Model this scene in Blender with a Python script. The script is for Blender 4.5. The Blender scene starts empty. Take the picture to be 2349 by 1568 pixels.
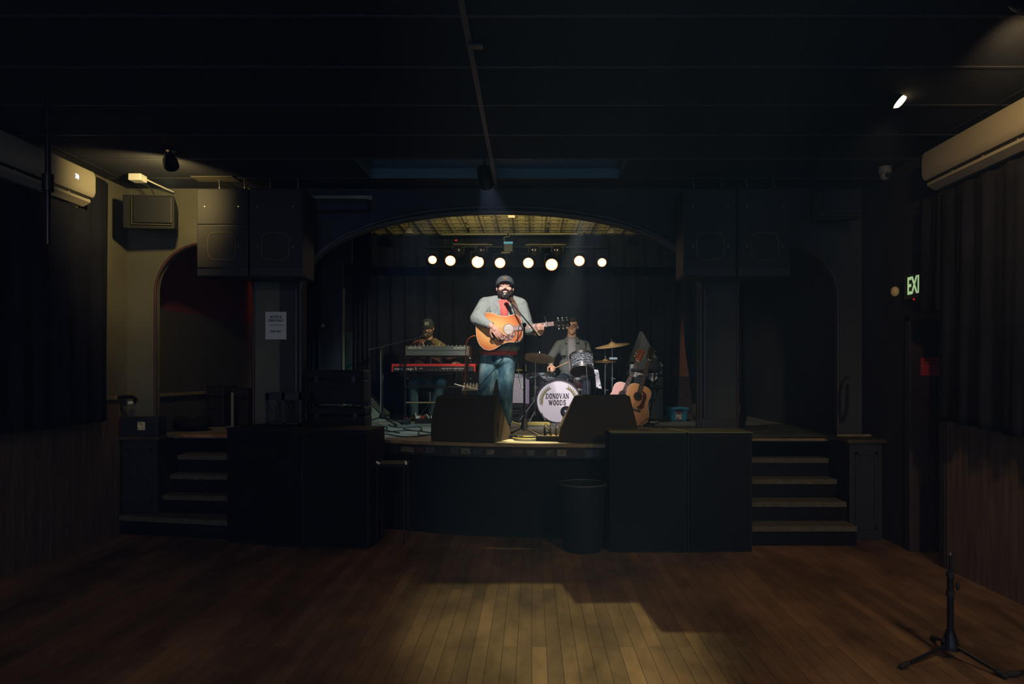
import bpy, math, random
from mathutils import Vector, Matrix
random.seed(7)
PI = math.pi
SC = bpy.context.scene
COL = SC.collection

# ---------------------------------------------------------------- camera, world, exposure
FPX, VPX, VPY, CAMZ = 1580.0, 1220.0, 855.0, 1.6
cd = bpy.data.cameras.new('camera'); cam = bpy.data.objects.new('camera', cd); COL.objects.link(cam)
cam.location = (0, 0, CAMZ); cam.rotation_euler = (PI/2, 0, 0)
cd.sensor_width = 36.0; cd.sensor_fit = 'HORIZONTAL'; cd.lens = 36.0*FPX/2349.0
cd.shift_x = -(VPX-1174.5)/2349.0; cd.shift_y = (VPY-784.0)/2349.0
cd.clip_start = 0.05; cd.clip_end = 100
SC.camera = cam
vs = SC.view_settings
vs.view_transform = 'Standard'; vs.look = 'None'; vs.gamma = 1.0; vs.use_curve_mapping = False; vs.exposure = 0.0
w = bpy.data.worlds.new('world'); SC.world = w; w.use_nodes = True
w.node_tree.nodes['Background'].inputs[0].default_value = (0.30, 0.48, 0.80, 1)
w.node_tree.nodes['Background'].inputs[1].default_value = 1.25

def lamp(name, kind, loc, energy, color, target=None, size=0.05, angle=60, blend=0.3):
    d = bpy.data.lights.new(name, kind); o = bpy.data.objects.new(name, d); COL.objects.link(o)
    o.location = loc; d.energy = energy; d.color = color
    if kind in ('POINT', 'SPOT'): d.shadow_soft_size = size
    if kind == 'SPOT': d.spot_size = math.radians(angle); d.spot_blend = blend
    if target is not None:
        o.rotation_euler = (Vector(target)-Vector(loc)).to_track_quat('-Z', 'Y').to_euler()
    return o
# front light over the stage, hung under the hall ceiling
lamp('front_spot_light', 'SPOT', (-0.42, 6.10, 3.36), 265, (1.0, 0.93, 0.88), (-0.1, 8.6, 1.85), 0.04, 42, 0.5)
lamp('drum_spot_light', 'SPOT', (0.62, 7.4, 3.5), 340, (1.0, 0.93, 0.98), (0.55, 9.35, 1.4), 0.04, 44, 0.8)
lamp('right_fill_light', 'SPOT', (0.7, 7.45, 3.5), 80, (1.0, 0.86, 0.72), (2.5, 10.4, 1.2), 0.06, 50, 0.6)  # added fill without a fixture, brightens the blue bin and the brick
lamp('front_fill_light', 'SPOT', (-1.1, 7.4, 3.5), 160, (0.45, 0.85, 1.0), (-1.9, 8.3, 0.92), 0.06, 54, 0.9)
lamp('left_stage_light', 'SPOT', (0.3, 7.45, 3.5), 200, (1.0, 0.85, 0.5), (-1.5, 9.9, 1.7), 0.06, 50, 0.6)
lamp('arch_wash_light', 'SPOT', (0.55, 7.32, 3.40), 1700, (1.0, 0.80, 0.42), (0.06, 7.08, 0.92), 0.04, 24, 0.8)
# warm house spots
lamp('left_house_light', 'SPOT', (-3.12, 5.95, 3.27), 58, (1.0, 0.74, 0.30), (-3.98, 7.0, 3.22), 0.035, 142, 0.85)
lamp('right_house_light_near', 'SPOT', (2.42, 3.53, 3.36), 80, (1.0, 0.66, 0.28), (3.25, 4.25, 3.15), 0.04, 84, 0.8)
lamp('right_house_light_far', 'SPOT', (2.46, 4.76, 3.38), 24, (1.0, 0.66, 0.28), (2.0, 4.9, 1.0), 0.04, 100, 0.6)
lamp('rear_pool_light', 'SPOT', (0.2, -1.2, 3.38), 2300, (0.86, 0.98, 0.58), (0.22, 4.5, 0), 0.004, 21, 0.95)  # added out of view to make the pool of light on the floor
lamp('rear_house_light_left', 'SPOT', (-1.8, -0.6, 3.35), 105, (1.0, 0.76, 0.56), (-2.6, 5.6, 0), 0.12, 62, 0.9)
lamp('rear_house_light_right', 'SPOT', (2.4, 0.6, 3.35), 250, (1.0, 0.74, 0.46), (2.2, 4.2, 0), 0.12, 76, 0.8)

# ---------------------------------------------------------------- pixel -> place helpers
def P(px, py, d): return Vector(((px-VPX)*d/FPX, d, CAMZ-(py-VPY)*d/FPX))
def XX(px, d): return (px-VPX)*d/FPX
def ZZ(py, d): return CAMZ-(py-VPY)*d/FPX
ST = 0.92   # stage height
CEIL = 3.5

# ---------------------------------------------------------------- materials
def lin(c):
    return tuple((x/255/12.92 if x/255 <= 0.04045 else ((x/255+0.055)/1.055)**2.4) for x in c)
MATS = {}
def mat(name, rgb, rough=0.6, metal=0.0, noise=0.0, scale=6.0, bump=0.0, bscale=60.0, emit=None, estr=0.0, spec=0.4, stretch=None, alpha=None, trans=0.0):
    if name in MATS: return MATS[name]
    m = bpy.data.materials.new(name); m.use_nodes = True; MATS[name] = m
    nt = m.node_tree; b = nt.nodes['Principled BSDF']; L = nt.links
    c = lin(rgb); b.inputs['Base Color'].default_value = (*c, 1)
    b.inputs['Roughness'].default_value = rough; b.inputs['Metallic'].default_value = metal
    b.inputs['Specular IOR Level'].default_value = spec
    if trans: b.inputs['Transmission Weight'].default_value = trans
    if emit: b.inputs['Emission Color'].default_value = (*lin(emit), 1); b.inputs['Emission Strength'].default_value = estr
    if noise or bump:
        tc = nt.nodes.new('ShaderNodeTexCoord'); mp = nt.nodes.new('ShaderNodeMapping'); L.new(tc.outputs['Object'], mp.inputs[0])
        if stretch: mp.inputs['Scale'].default_value = stretch
    if noise:
        n = nt.nodes.new('ShaderNodeTexNoise'); n.inputs['Scale'].default_value = scale; n.inputs['Detail'].default_value = 6; L.new(mp.outputs[0], n.inputs[0])
        r = nt.nodes.new('ShaderNodeValToRGB'); L.new(n.outputs[0], r.inputs[0])
        r.color_ramp.elements[0].position = 0.3; r.color_ramp.elements[1].position = 0.7
        r.color_ramp.elements[0].color = (*[x*(1-noise) for x in c], 1); r.color_ramp.elements[1].color = (*[min(1, x*(1+noise)) for x in c], 1)
        L.new(r.outputs[0], b.inputs['Base Color'])
    if bump:
        n2 = nt.nodes.new('ShaderNodeTexNoise'); n2.inputs['Scale'].default_value = bscale; n2.inputs['Detail'].default_value = 4; L.new(mp.outputs[0], n2.inputs[0])
        bp = nt.nodes.new('ShaderNodeBump'); bp.inputs['Strength'].default_value = bump; bp.inputs['Distance'].default_value = 0.01
        L.new(n2.outputs[0], bp.inputs['Height']); L.new(bp.outputs[0], b.inputs['Normal'])
    return m
def ramp_mat(name, tex, stops, rough=0.5, metal=0.0, bump=0.0, coords='Object', mscale=(1, 1, 1), mloc=(0, 0, 0), mrot=(0, 0, 0), interp='LINEAR', **kw):
    """a procedural texture run through a colour ramp; tex: 'wave', 'noise', 'voronoi', 'checker', 'sphere'"""
    m = bpy.data.materials.new(name); m.use_nodes = True; MATS[name] = m
    nt = m.node_tree; b = nt.nodes['Principled BSDF']; L = nt.links
    tc = nt.nodes.new('ShaderNodeTexCoord'); mp = nt.nodes.new('ShaderNodeMapping'); L.new(tc.outputs[coords], mp.inputs[0])
    mp.inputs['Scale'].default_value = mscale; mp.inputs['Location'].default_value = mloc; mp.inputs['Rotation'].default_value = mrot
    if tex == 'wave':
        t = nt.nodes.new('ShaderNodeTexWave'); o = t.outputs[1]
        t.bands_direction = kw.get('dir', 'X')
    elif tex == 'noise': t = nt.nodes.new('ShaderNodeTexNoise'); o = t.outputs[0]
    elif tex == 'voronoi': t = nt.nodes.new('ShaderNodeTexVoronoi'); o = t.outputs[0]
    elif tex == 'sphere': t = nt.nodes.new('ShaderNodeTexGradient'); t.gradient_type = 'SPHERICAL'; o = t.outputs[1]
    L.new(mp.outputs[0], t.inputs[0])
    for k, v in kw.get('inp', {}).items(): t.inputs[k].default_value = v
    r = nt.nodes.new('ShaderNodeValToRGB'); L.new(o, r.inputs[0]); r.color_ramp.interpolation = interp
    e = r.color_ramp.elements
    while len(e) < len(stops): e.new(0.5)
    for k, (p, c) in enumerate(stops): e[k].position = p; e[k].color = (*lin(c), 1)
    L.new(r.outputs[0], b.inputs['Base Color']); b.inputs['Roughness'].default_value = rough; b.inputs['Metallic'].default_value = metal
    if bump:
        bp = nt.nodes.new('ShaderNodeBump'); bp.inputs['Strength'].default_value = bump; bp.inputs['Distance'].default_value = 0.01
        L.new(o, bp.inputs['Height']); L.new(bp.outputs[0], b.inputs['Normal'])
    return m

# ---------------------------------------------------------------- mesh builder
def basis(d):
    d = Vector(d).normalized()
    a = Vector((0, 0, 1)) if abs(d.z) < 0.9 else Vector((1, 0, 0))
    u = a.cross(d).normalized(); v = d.cross(u).normalized()
    return u, v, d
WM = {}
class MB:
    def __init__(s): s.v = []; s.f = []
    def add(s, vs, fs):
        n = len(s.v); s.v += [Vector(x) for x in vs]; s.f += [tuple(n+i for i in f) for f in fs]; return s
    def hexa(s, p):   # 4 bottom ccw, 4 top ccw
        return s.add(p, [(3, 2, 1, 0), (4, 5, 6, 7), (0, 1, 5, 4), (1, 2, 6, 5), (2, 3, 7, 6), (3, 0, 4, 7)])
    def box(s, x0, x1, y0, y1, z0, z1, M=None):
        p = [(x0, y0, z0), (x1, y0, z0), (x1, y1, z0), (x0, y1, z0), (x0, y0, z1), (x1, y0, z1), (x1, y1, z1), (x0, y1, z1)]
        if M is not None: p = [M @ Vector(q) for q in p]
        return s.hexa(p)
    def cbox(s, c, size, R=None):
        h = [q/2 for q in size]; M = Matrix.Translation(c) @ (R.to_4x4() if R is not None else Matrix())
        return s.box(-h[0], h[0], -h[1], h[1], -h[2], h[2], M)
    def rings(s, R, closed=True, cap=True):
        n = len(R[0]); vs = [q for r in R for q in r]; fs = []
        for i in range(len(R)-1):
            for j in range(n if closed else n-1):
                k = (j+1) % n; fs.append((i*n+j, i*n+k, (i+1)*n+k, (i+1)*n+j))
        if cap and closed: fs.append(tuple(range(n-1, -1, -1))); fs.append(tuple((len(R)-1)*n+j for j in range(n)))
        return s.add(vs, fs)
    def tube(s, pts, r, n=8, cap=True):
        pts = [Vector(p) for p in pts]; rr = r if isinstance(r, (list, tuple)) else [r]*len(pts)
        t = (pts[1]-pts[0]).normalized(); u, v, _ = basis(t); R = []
        for i, p in enumerate(pts):
            tt = (pts[min(i+1, len(pts)-1)]-pts[max(i-1, 0)])
            tt = tt.normalized() if tt.length > 1e-9 else t
            u = (u-tt*u.dot(tt)); u = u.normalized() if u.length > 1e-6 else basis(tt)[0]; v = tt.cross(u)
            R.append([p+(u*math.cos(2*PI*j/n)+v*math.sin(2*PI*j/n))*rr[i] for j in range(n)])
        return s.rings(R, cap=cap)
    def cyl(s, a, b, r0, r1=None, n=20): return s.tube([a, b], [r0, r0 if r1 is None else r1], n)
    def lathe(s, prof, o=(0, 0, 0), ax=(0, 0, 1), n=32, cap=True):   # prof: (radius, height along axis)
        u, v, d = basis(ax); o = Vector(o)
        R = [[o+d*h+(u*math.cos(2*PI*j/n)+v*math.sin(2*PI*j/n))*max(r, 1e-5) for j in range(n)] for r, h in prof]
        return s.rings(R, cap=cap)
    def ring(s, c, ax, R, r, n=32, m=8, a0=0, a1=2*PI):
        u, v, d = basis(ax); c = Vector(c); full = abs(a1-a0) > 6.28
        k = n+1; pts = [c+(u*math.cos(a0+(a1-a0)*i/n)+v*math.sin(a0+(a1-a0)*i/n))*R for i in range(k)]
        if not full: return s.tube(pts, r, m)
        RR = []
        for i in range(n):
            a = 2*PI*i/n; e = u*math.cos(a)+v*math.sin(a)
            RR.append([c+e*(R+r*math.cos(2*PI*j/m))+d*(r*math.sin(2*PI*j/m)) for j in range(m)])
        RR.append(RR[0]); b = len(s.v); s.add([q for x in RR[:-1] for q in x], [])
        for i in range(n):
            for j in range(m):
                i2 = (i+1) % n; j2 = (j+1) % m
                s.f.append((b+i*m+j, b+i*m+j2, b+i2*m+j2, b+i2*m+j))
        return s
    def ell(s, c, r, R=None, nu=20, nv=12):
        M = Matrix.Translation(c) @ (R.to_4x4() if R is not None else Matrix())
        RR = []
        for i in range(nv+1):
            t = -PI/2+PI*i/nv; cr = max(math.cos(t), 1e-3)
            RR.append([M @ Vector((r[0]*cr*math.cos(2*PI*j/nu), r[1]*cr*math.sin(2*PI*j/nu), r[2]*math.sin(t))) for j in range(nu)])
        return s.rings(RR)
    def cap(s, a, b, ra, rb=None, n=12):   # capsule
        rb = ra if rb is None else rb; a = Vector(a); b = Vector(b); d = (b-a).normalized() if (b-a).length > 1e-6 else Vector((0, 0, 1))
        pts, rr = [], []
        for k in range(4): t = PI/2*(k/4); pts.append(a-d*ra*math.cos(t)); rr.append(max(ra*math.sin(t), 1e-4))
        pts += [a, b]; rr += [ra, rb]
        for k in range(3, -1, -1): t = PI/2*(k/4); pts.append(b+d*rb*math.cos(t)); rr.append(max(rb*math.sin(t), 1e-4))
        u, v, d = basis(d)
        return s.rings([[p+(u*math.cos(2*PI*j/n)+v*math.sin(2*PI*j/n))*r for j in range(n)] for p, r in zip(pts, rr)])
    def prism(s, pts, h0, h1, M=None):   # outline in local xy, extruded in local z
        n = len(pts); vs = [(x, y, h0) for x, y in pts]+[(x, y, h1) for x, y in pts]
        if M is not None: vs = [M @ Vector(q) for q in vs]
        fs = [tuple(range(n-1, -1, -1)), tuple(range(n, 2*n))]+[(i, (i+1) % n, n+(i+1) % n, n+i) for i in range(n)]
        return s.add(vs, fs)
    def grid(s, fn, nu, nv):
        vs = [fn(i/nu, j/nv) for j in range(nv+1) for i in range(nu+1)]
        return s.add(vs, [(j*(nu+1)+i, j*(nu+1)+i+1, (j+1)*(nu+1)+i+1, (j+1)*(nu+1)+i) for j in range(nv) for i in range(nu)])

def build(name, mb, m, parent=None, local=False, smooth=False, bevel=0, solid=0, kind=None, mods=None, label=None):
    me = bpy.data.meshes.new(name)
    vs = mb.v
    if parent is not None and not local:
        Mi = WM[parent.name].inverted(); vs = [Mi @ q for q in vs]
    me.from_pydata([tuple(q) for q in vs], [], mb.f); me.validate(); me.update()
    import bmesh
    bm = bmesh.new(); bm.from_mesh(me); bmesh.ops.recalc_face_normals(bm, faces=bm.faces); bm.to_mesh(me); bm.free()
    me.materials.append(m)
    if smooth:
        for p in me.polygons: p.use_smooth = True
        if smooth == 'auto': me.set_sharp_from_angle(angle=math.radians(38))
    o = bpy.data.objects.new(name, me); COL.objects.link(o)
    if parent is not None: o.parent = parent; WM[o.name] = WM[parent.name].copy()
    else: WM[o.name] = Matrix()
    if solid: q = o.modifiers.new('solid', 'SOLIDIFY'); q.thickness = solid; q.offset = 0
    if bevel: q = o.modifiers.new('bevel', 'BEVEL'); q.width = bevel; q.segments = 2; q.limit_method = 'ANGLE'; q.angle_limit = math.radians(40)
    if mods:
        vx, it = mods
        q = o.modifiers.new('remesh', 'REMESH'); q.mode = 'VOXEL'; q.voxel_size = vx; q.use_smooth_shade = True
        if it: q = o.modifiers.new('smooth', 'SMOOTH'); q.iterations = it; q.factor = 0.5
    if kind: o['kind'] = kind
    if label: o['label'] = label
    return o
def tag(o, label, cat, group=None, kind=None):
    o['label'] = label; o['category'] = cat
    if group: o['group'] = group
    if kind: o['kind'] = kind
    return o
def thing(name, label, cat, loc=(0, 0, 0), rz=0, group=None, M=None):
    o = bpy.data.objects.new(name, None); COL.objects.link(o); o.empty_display_size = 0.1
    MM = M if M is not None else Matrix.Translation(loc) @ Matrix.Rotation(rz, 4, 'Z')
    o.matrix_world = MM; WM[o.name] = MM.copy()
    return tag(o, label, cat, group)
def solo(name, mb, m, label, cat, group=None, **kw): return tag(build(name, mb, m, **kw), label, cat, group)
def struct(name, mb, m, **kw): return build(name, mb, m, kind='structure', **kw)
def dup(root, loc=None, M=None, label=None, group=None):
    r = root.copy(); COL.objects.link(r)
    if M is not None: r.matrix_world = M
    elif loc is not None: r.location = loc
    if label: r['label'] = label
    if group: r['group'] = group
    def rec(src, dst):
        for ch in list(src.children):
            c = ch.copy(); COL.objects.link(c); c.parent = dst; c.matrix_parent_inverse = ch.matrix_parent_inverse.copy(); rec(ch, c)
    rec(root, r); WM[r.name] = M.copy() if M is not None else Matrix.Translation(loc)
    return r
def spline(pts, k=6):
    pts = [Vector(p) for p in pts]; out = []
    for i in range(len(pts)-1):
        p0 = pts[max(i-1, 0)]; p1 = pts[i]; p2 = pts[i+1]; p3 = pts[min(i+2, len(pts)-1)]
        for j in range(k):
            t = j/k; out.append(0.5*((2*p1)+(p2-p0)*t+(2*p0-5*p1+4*p2-p3)*t*t+(3*p1-p0-3*p2+p3)*t**3))
    return out+[pts[-1]]
def text_obj(name, txt, size, m, M, parent=None, sx=1.0, extrude=0.0015, bold=0.0, space=1.0, shear=0, align='CENTER'):
    c = bpy.data.curves.new(name, 'FONT'); c.body = txt; c.size = size; c.align_x = align; c.align_y = 'CENTER'
    c.extrude = extrude; c.offset = bold; c.space_character = space; c.shear = shear; c.resolution_u = 3
    t = bpy.data.objects.new('tmp_text', c); COL.objects.link(t)
    bpy.context.view_layer.update()
    me = bpy.data.meshes.new_from_object(t.evaluated_get(bpy.context.evaluated_depsgraph_get()))
    bpy.data.objects.remove(t)
    S = Matrix.Diagonal((sx, 1, 1, 1)); me.transform(M @ S)
    me.name = name; me.materials.clear(); me.materials.append(m)
    o = bpy.data.objects.new(name, me); COL.objects.link(o)
    if parent is not None: o.parent = parent; me.transform(WM[parent.name].inverted()); WM[o.name] = WM[parent.name]
    return o
# matrix that maps text/plate local (x right, y up, z out) onto a surface facing -Y at a point
def face_front(p, rz=0, tilt=0): return Matrix.Translation(p) @ Matrix.Rotation(rz, 4, 'Z') @ Matrix.Rotation(PI/2+tilt, 4, 'X')

# ---------------------------------------------------------------- shared materials
BLACK = mat('black_paint', (30, 31, 36), 0.55, noise=0.25, scale=3, bump=0.1, bscale=40)
BLACKM = mat('black_metal', (24, 25, 28), 0.35, 0.3)
RUB = mat('black_rubber', (22, 22, 24), 0.8)
CHROME = mat('chrome', (190, 188, 182), 0.3, 1.0)
BRASS = mat('brass_gold', (220, 180, 90), 0.25, 1.0)
VELVET = mat('black_velvet', (26, 27, 34), 0.95, noise=0.3, scale=2.5, bump=0.25, bscale=90, spec=0.1)
CREAM = mat('cream_plastic', (225, 222, 210), 0.4)
PLASTER = mat('painted_plaster', (90, 88, 76), 0.85, noise=0.18, scale=2.0, bump=0.6, bscale=14)
DARKWALL = mat('dark_wall_paint', (38, 38, 43), 0.8, noise=0.2, scale=2, bump=0.5, bscale=14)
GRILLE = ramp_mat('speaker_grille', 'voronoi', [(0.0, (12, 12, 12)), (0.5, (34, 32, 29))], 0.75, 0.0, bump=0.08, inp={'Scale': 240})
WOODEDGE = mat('worn_wood_edge', (140, 100, 70), 0.6, noise=0.4, scale=12)
WHITE = mat('white_paper', (200, 202, 196), 0.8)

# ================================================================ THE HALL
XL, XR, YB, YW = -4.17, 3.40, -2.5, 7.1
# floor: narrow boards running towards the stage, stained and worn
def floor_mat():
    m = bpy.data.materials.new('worn_floorboards'); m.use_nodes = True; nt = m.node_tree; b = nt.nodes['Principled BSDF']; L = nt.links
    tc = nt.nodes.new('ShaderNodeTexCoord'); mp = nt.nodes.new('ShaderNodeMapping'); L.new(tc.outputs['Object'], mp.inputs[0])
    mp.inputs['Rotation'].default_value = (0, 0, PI/2)
    br = nt.nodes.new('ShaderNodeTexBrick'); L.new(mp.outputs[0], br.inputs[0])
    br.inputs['Scale'].default_value = 1; br.inputs['Brick Width'].default_value = 1.7; br.inputs['Row Height'].default_value = 0.085
    br.inputs['Mortar Size'].default_value = 0.0016; br.inputs['Color1'].default_value = (*lin((128, 98, 70)), 1); br.inputs['Color2'].default_value = (*lin((104, 80, 58)), 1)
    br.inputs['Mortar'].default_value = (*lin((52, 40, 30)), 1); br.offset = 0.37
    mp2 = nt.nodes.new('ShaderNodeMapping'); L.new(tc.outputs['Object'], mp2.inputs[0]); mp2.inputs['Scale'].default_value = (1.0, 0.42, 1)
    n = nt.nodes.new('ShaderNodeTexNoise'); n.inputs['Scale'].default_value = 2.1; n.inputs['Detail'].default_value = 7; n.inputs['Roughness'].default_value = 0.62; L.new(mp2.outputs[0], n.inputs[0])
    r = nt.nodes.new('ShaderNodeValToRGB'); L.new(n.outputs[0], r.inputs[0])
    r.color_ramp.elements[0].position = 0.34; r.color_ramp.elements[0].color = (0.30, 0.30, 0.31, 1); r.color_ramp.elements[1].position = 0.66; r.color_ramp.elements[1].color = (1.15, 1.1, 1.05, 1)
    mx = nt.nodes.new('ShaderNodeMix'); mx.data_type = 'RGBA'; mx.blend_type = 'MULTIPLY'; mx.inputs[0].default_value = 1
    L.new(br.outputs[0], mx.inputs[6]); L.new(r.outputs[0], mx.inputs[7]); L.new(mx.outputs[2], b.inputs['Base Color'])
    r2 = nt.nodes.new('ShaderNodeMapRange'); L.new(n.outputs[0], r2.inputs[0]); r2.inputs[3].default_value = 0.75; r2.inputs[4].default_value = 0.5; L.new(r2.outputs[0], b.inputs['Roughness'])
    b.inputs['Specular IOR Level'].default_value = 0.25
    return m
struct('floor', MB().box(XL-0.2, XR+1.6, YB, 12.0, -0.1, 0), floor_mat())
# ceiling tiles and grid bars, two recessed troffers cut out of the tile field
CT = mat('black_ceiling_tile', (46, 47, 52), 0.95, noise=0.45, scale=90, bump=0.5, bscale=160, spec=0.1)
def ceil_tiles():
    mb = MB(); ys = [6.716-0.61*k for k in range(16)]; xs = [-0.36+1.22*k for k in range(-4, 5)]
    Y0 = ys[1]; X0, X1 = -1.58, 2*1.22-1.58
    mb.box(XL-0.1, XR+0.1, YB, Y0, CEIL, CEIL+0.03); mb.box(XL-0.1, XR+0.1, 6.716, YW+0.2, CEIL, CEIL+0.03)
    mb.box(XL-0.1, X0, Y0, 6.716, CEIL, CEIL+0.03); mb.box(X1, XR+0.1, Y0, 6.716, CEIL, CEIL+0.03)
    return mb, xs, ys
mb, xs, ys = ceil_tiles()
cl = struct('ceiling', mb, CT)
g = MB()
for y in ys: g.box(XL, XR, y-0.011, y+0.011, CEIL-0.006, CEIL+0.002)
build('cross_bar', g, mat('grid_bar', (44, 44, 48), 0.6), cl)
g = MB()
for x in xs:
    if abs(x+0.36) > 0.1: g.box(x-0.012, x+0.012, YB, YW, CEIL-0.004, CEIL+0.002)
build('main_bar', g, CT, cl)
build('main_bar', MB().box(-0.376, -0.344, YB, YW, CEIL-0.012, CEIL+0.002), mat('centre_bar', (74, 68, 62), 0.5, 0.1), cl)
for k in range(2):
    x0 = -1.58+1.22*k
    t = thing('ceiling_light_panel', ('left' if k == 0 else 'right')+' of two dark recessed ceiling light panels above the stage front', 'ceiling light', (x0+0.61, 6.41, CEIL), group='unlit ceiling light panels')
    a, b_, c, d = x0+0.012, x0+1.208, 6.117, 6.705
    h = MB(); H = CEIL+0.10
    for q in [((a, c), (b_, c)), ((b_, c), (b_, d)), ((b_, d), (a, d)), ((a, d), (a, c))]:
        (xa, ya), (xb, yb) = q; ddx = 0.006 if xa == xb else 0; ddy = 0.006 if ya == yb else 0
        h.box(min(xa, xb)-ddx, max(xa, xb)+ddx, min(ya, yb)-ddy, max(ya, yb)+ddy, CEIL-0.004, H)
    build('housing', h, mat('troffer_metal', (96, 120, 124), 0.35, 0.4), t)
    build('diffuser', MB().box(a, b_, c, d, H-0.01, H), mat('unlit_diffuser', (30, 42, 50), 0.3), t)
# side walls
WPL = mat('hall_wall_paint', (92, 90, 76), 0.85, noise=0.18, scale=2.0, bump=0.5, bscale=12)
def wing_wall_mat():
    m = bpy.data.materials.new('wing_wall_two_tone'); m.use_nodes = True; nt = m.node_tree; b = nt.nodes['Principled BSDF']; L = nt.links
    tc = nt.nodes.new('ShaderNodeTexCoord'); sp = nt.nodes.new('ShaderNodeSeparateXYZ'); L.new(tc.outputs['Object'], sp.inputs[0])
    g_ = nt.nodes.new('ShaderNodeMath'); g_.operation = 'GREATER_THAN'; g_.inputs[1].default_value = 2.32; L.new(sp.outputs[2], g_.inputs[0])
    mx = nt.nodes.new('ShaderNodeMix'); mx.data_type = 'RGBA'; L.new(g_.outputs[0], mx.inputs[0])
    mx.inputs[6].default_value = (*lin((62, 61, 56)), 1); mx.inputs[7].default_value = (*lin((92, 30, 30)), 1)
    L.new(mx.outputs[2], b.inputs['Base Color']); b.inputs['Roughness'].default_value = 0.85
    return m
WING = wing_wall_mat()
struct('wall_left', MB().box(XL-0.2, XL, YB, YW+0.1, 0, CEIL+0.4), WPL)
struct('wall_left_wing', MB().box(XL-0.2, XL, YW+0.1, 11.8, 0, 4.1), WING)
mb = MB().box(XR, XR+0.2, YB, 5.68, 0, CEIL+0.4).box(XR, XR+0.2, 6.2, 7.35, 0, CEIL+0.4).box(XR, XR+0.2, 5.68, 6.2, 2.08, CEIL+0.4)
struct('wall_right', mb, DARKWALL)
struct('wall_right_wing', MB().box(XR, XR+0.2, 7.35, 11.8, 0, 4.1), DARKWALL)
struct('wall_right_vestibule', MB().box(XR+0.2, XR+1.5, 6.2, 6.4, 0, 2.4).box(XR+1.4, XR+1.5, 4.6, 6.2, 0, 2.4).box(XR+0.2, XR+1.5, 4.5, 4.6, 0, 2.4).box(XR+0.2, XR+1.5, 4.5, 6.4, 2.4, 2.5), BLACK)
# door frame in the right wall
DF = mat('door_frame_wood', (46, 34, 28), 0.6, noise=0.3, scale=8)
t = struct('door_1', MB().box(XR-0.02, XR+0.21, 6.16, 6.24, 0, 2.12).box(XR-0.02, XR+0.21, 5.64, 5.72, 0, 2.12).box(XR-0.02, XR+0.21, 5.64, 6.24, 2.06, 2.14), DF, bevel=0.006)
build('crash_bar', MB().tube([(XR+0.3, 6.14, ZZ(1160, 6.14)), (XR+0.95, 6.14, ZZ(1160, 6.14))], 0.014), mat('dull_bar', (90, 84, 70), 0.4, 0.6), t)
build('door_leaf', MB().box(XR+0.21, XR+1.12, 6.155, 6.198, 0, 2.06), mat('black_door_leaf', (22, 23, 28), 0.6), t)
# proscenium wall with three arched openings
def arch_wall(x0, x1, ya, yb, ztop, arches, zbot=0.0):
    cuts = {x0, x1}
    for a in arches:
        n = a['n']
        for i in range(n+1): cuts.add(a['x0']+(a['x1']-a['x0'])*i/n)
        for i in range(1, 6): cuts.add(a['x0']+(a['x1']-a['x0'])*(i/6.0)**2/n); cuts.add(a['x1']-(a['x1']-a['x0'])*(i/6.0)**2/n)
    cs = sorted(cuts)
    def top(x):
        for a in arches:
            if a['x0']-1e-9 <= x <= a['x1']+1e-9: return a['f'](x)
        return None
    mb = MB(); solid = None
    for i in range(len(cs)-1):
        l, r = cs[i], cs[i+1]; mid = (l+r)/2
        if top(mid) is None: mb.box(l, r, ya, yb, zbot, ztop); continue
        tl, tr = top(l), top(r)
        mb.hexa([(l, ya, tl), (r, ya, tr), (r, yb, tr), (l, yb, tl), (l, ya, ztop), (r, ya, ztop), (r, yb, ztop), (l, yb, ztop)])
    return mb
def arch(x0, x1, spring, rise, n=36, p=2.0, zmin=None):
    c, a = (x0+x1)/2, (x1-x0)/2
    f = lambda x: spring+rise*max(0.0, 1-abs((x-c)/a)**p)**(1/p)
    return dict(x0=x0, x1=x1, f=f, n=n, c=c, a=a)
MA = arch(XX(693, YW), XX(1604, YW), ZZ(662, YW), ZZ(487, YW)-ZZ(662, YW), p=2.15)
LA = arch(XX(357, YW), XX(582, YW), ZZ(672, YW), ZZ(558, YW)-ZZ(672, YW), n=20)
RA = arch(XX(1692, YW), XX(1922, YW), ZZ(680, YW), ZZ(563, YW)-ZZ(680, YW), n=20)
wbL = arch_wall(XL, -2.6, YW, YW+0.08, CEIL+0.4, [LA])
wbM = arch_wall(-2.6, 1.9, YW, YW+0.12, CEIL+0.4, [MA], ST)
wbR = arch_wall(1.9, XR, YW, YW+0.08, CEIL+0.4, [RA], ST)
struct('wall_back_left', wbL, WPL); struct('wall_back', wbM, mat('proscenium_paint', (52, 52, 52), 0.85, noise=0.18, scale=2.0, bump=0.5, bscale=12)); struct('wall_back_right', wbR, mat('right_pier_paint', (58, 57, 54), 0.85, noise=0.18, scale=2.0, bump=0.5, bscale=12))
def arch_trim(name, A, r, m, out, zlo, yoff=-0.01, nm=48):
    pts = []
    for i in range(nm+1):
        t_ = PI*i/nm; x = A['c']-(A['a']+out)*math.cos(t_)
        xx = min(max(x, A['x0']), A['x1']); z = A['f'](xx)
        # radial offset outwards
        dx = (xx-A['c'])/A['a']; z += out*math.sqrt(max(0, 1-dx*dx)) if out else 0
        pts.append((x, YW+yoff, z))
    pts = [(pts[0][0], YW+yoff, zlo)]+pts+[(pts[-1][0], YW+yoff, zlo)]
    return struct(name, MB().tube(pts, r, 8), m)
MOLD = mat('dark_moulding', (54, 52, 56), 0.4, noise=0.3, scale=20)
arch_trim('trim_1', MA, 0.022, MOLD, 0.06, ST)
arch_trim('trim_2', MA, 0.014, MOLD, 0.015, ST)
REDT = mat('dark_red_trim', (62, 34, 34), 0.5, noise=0.3, scale=15)
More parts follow.
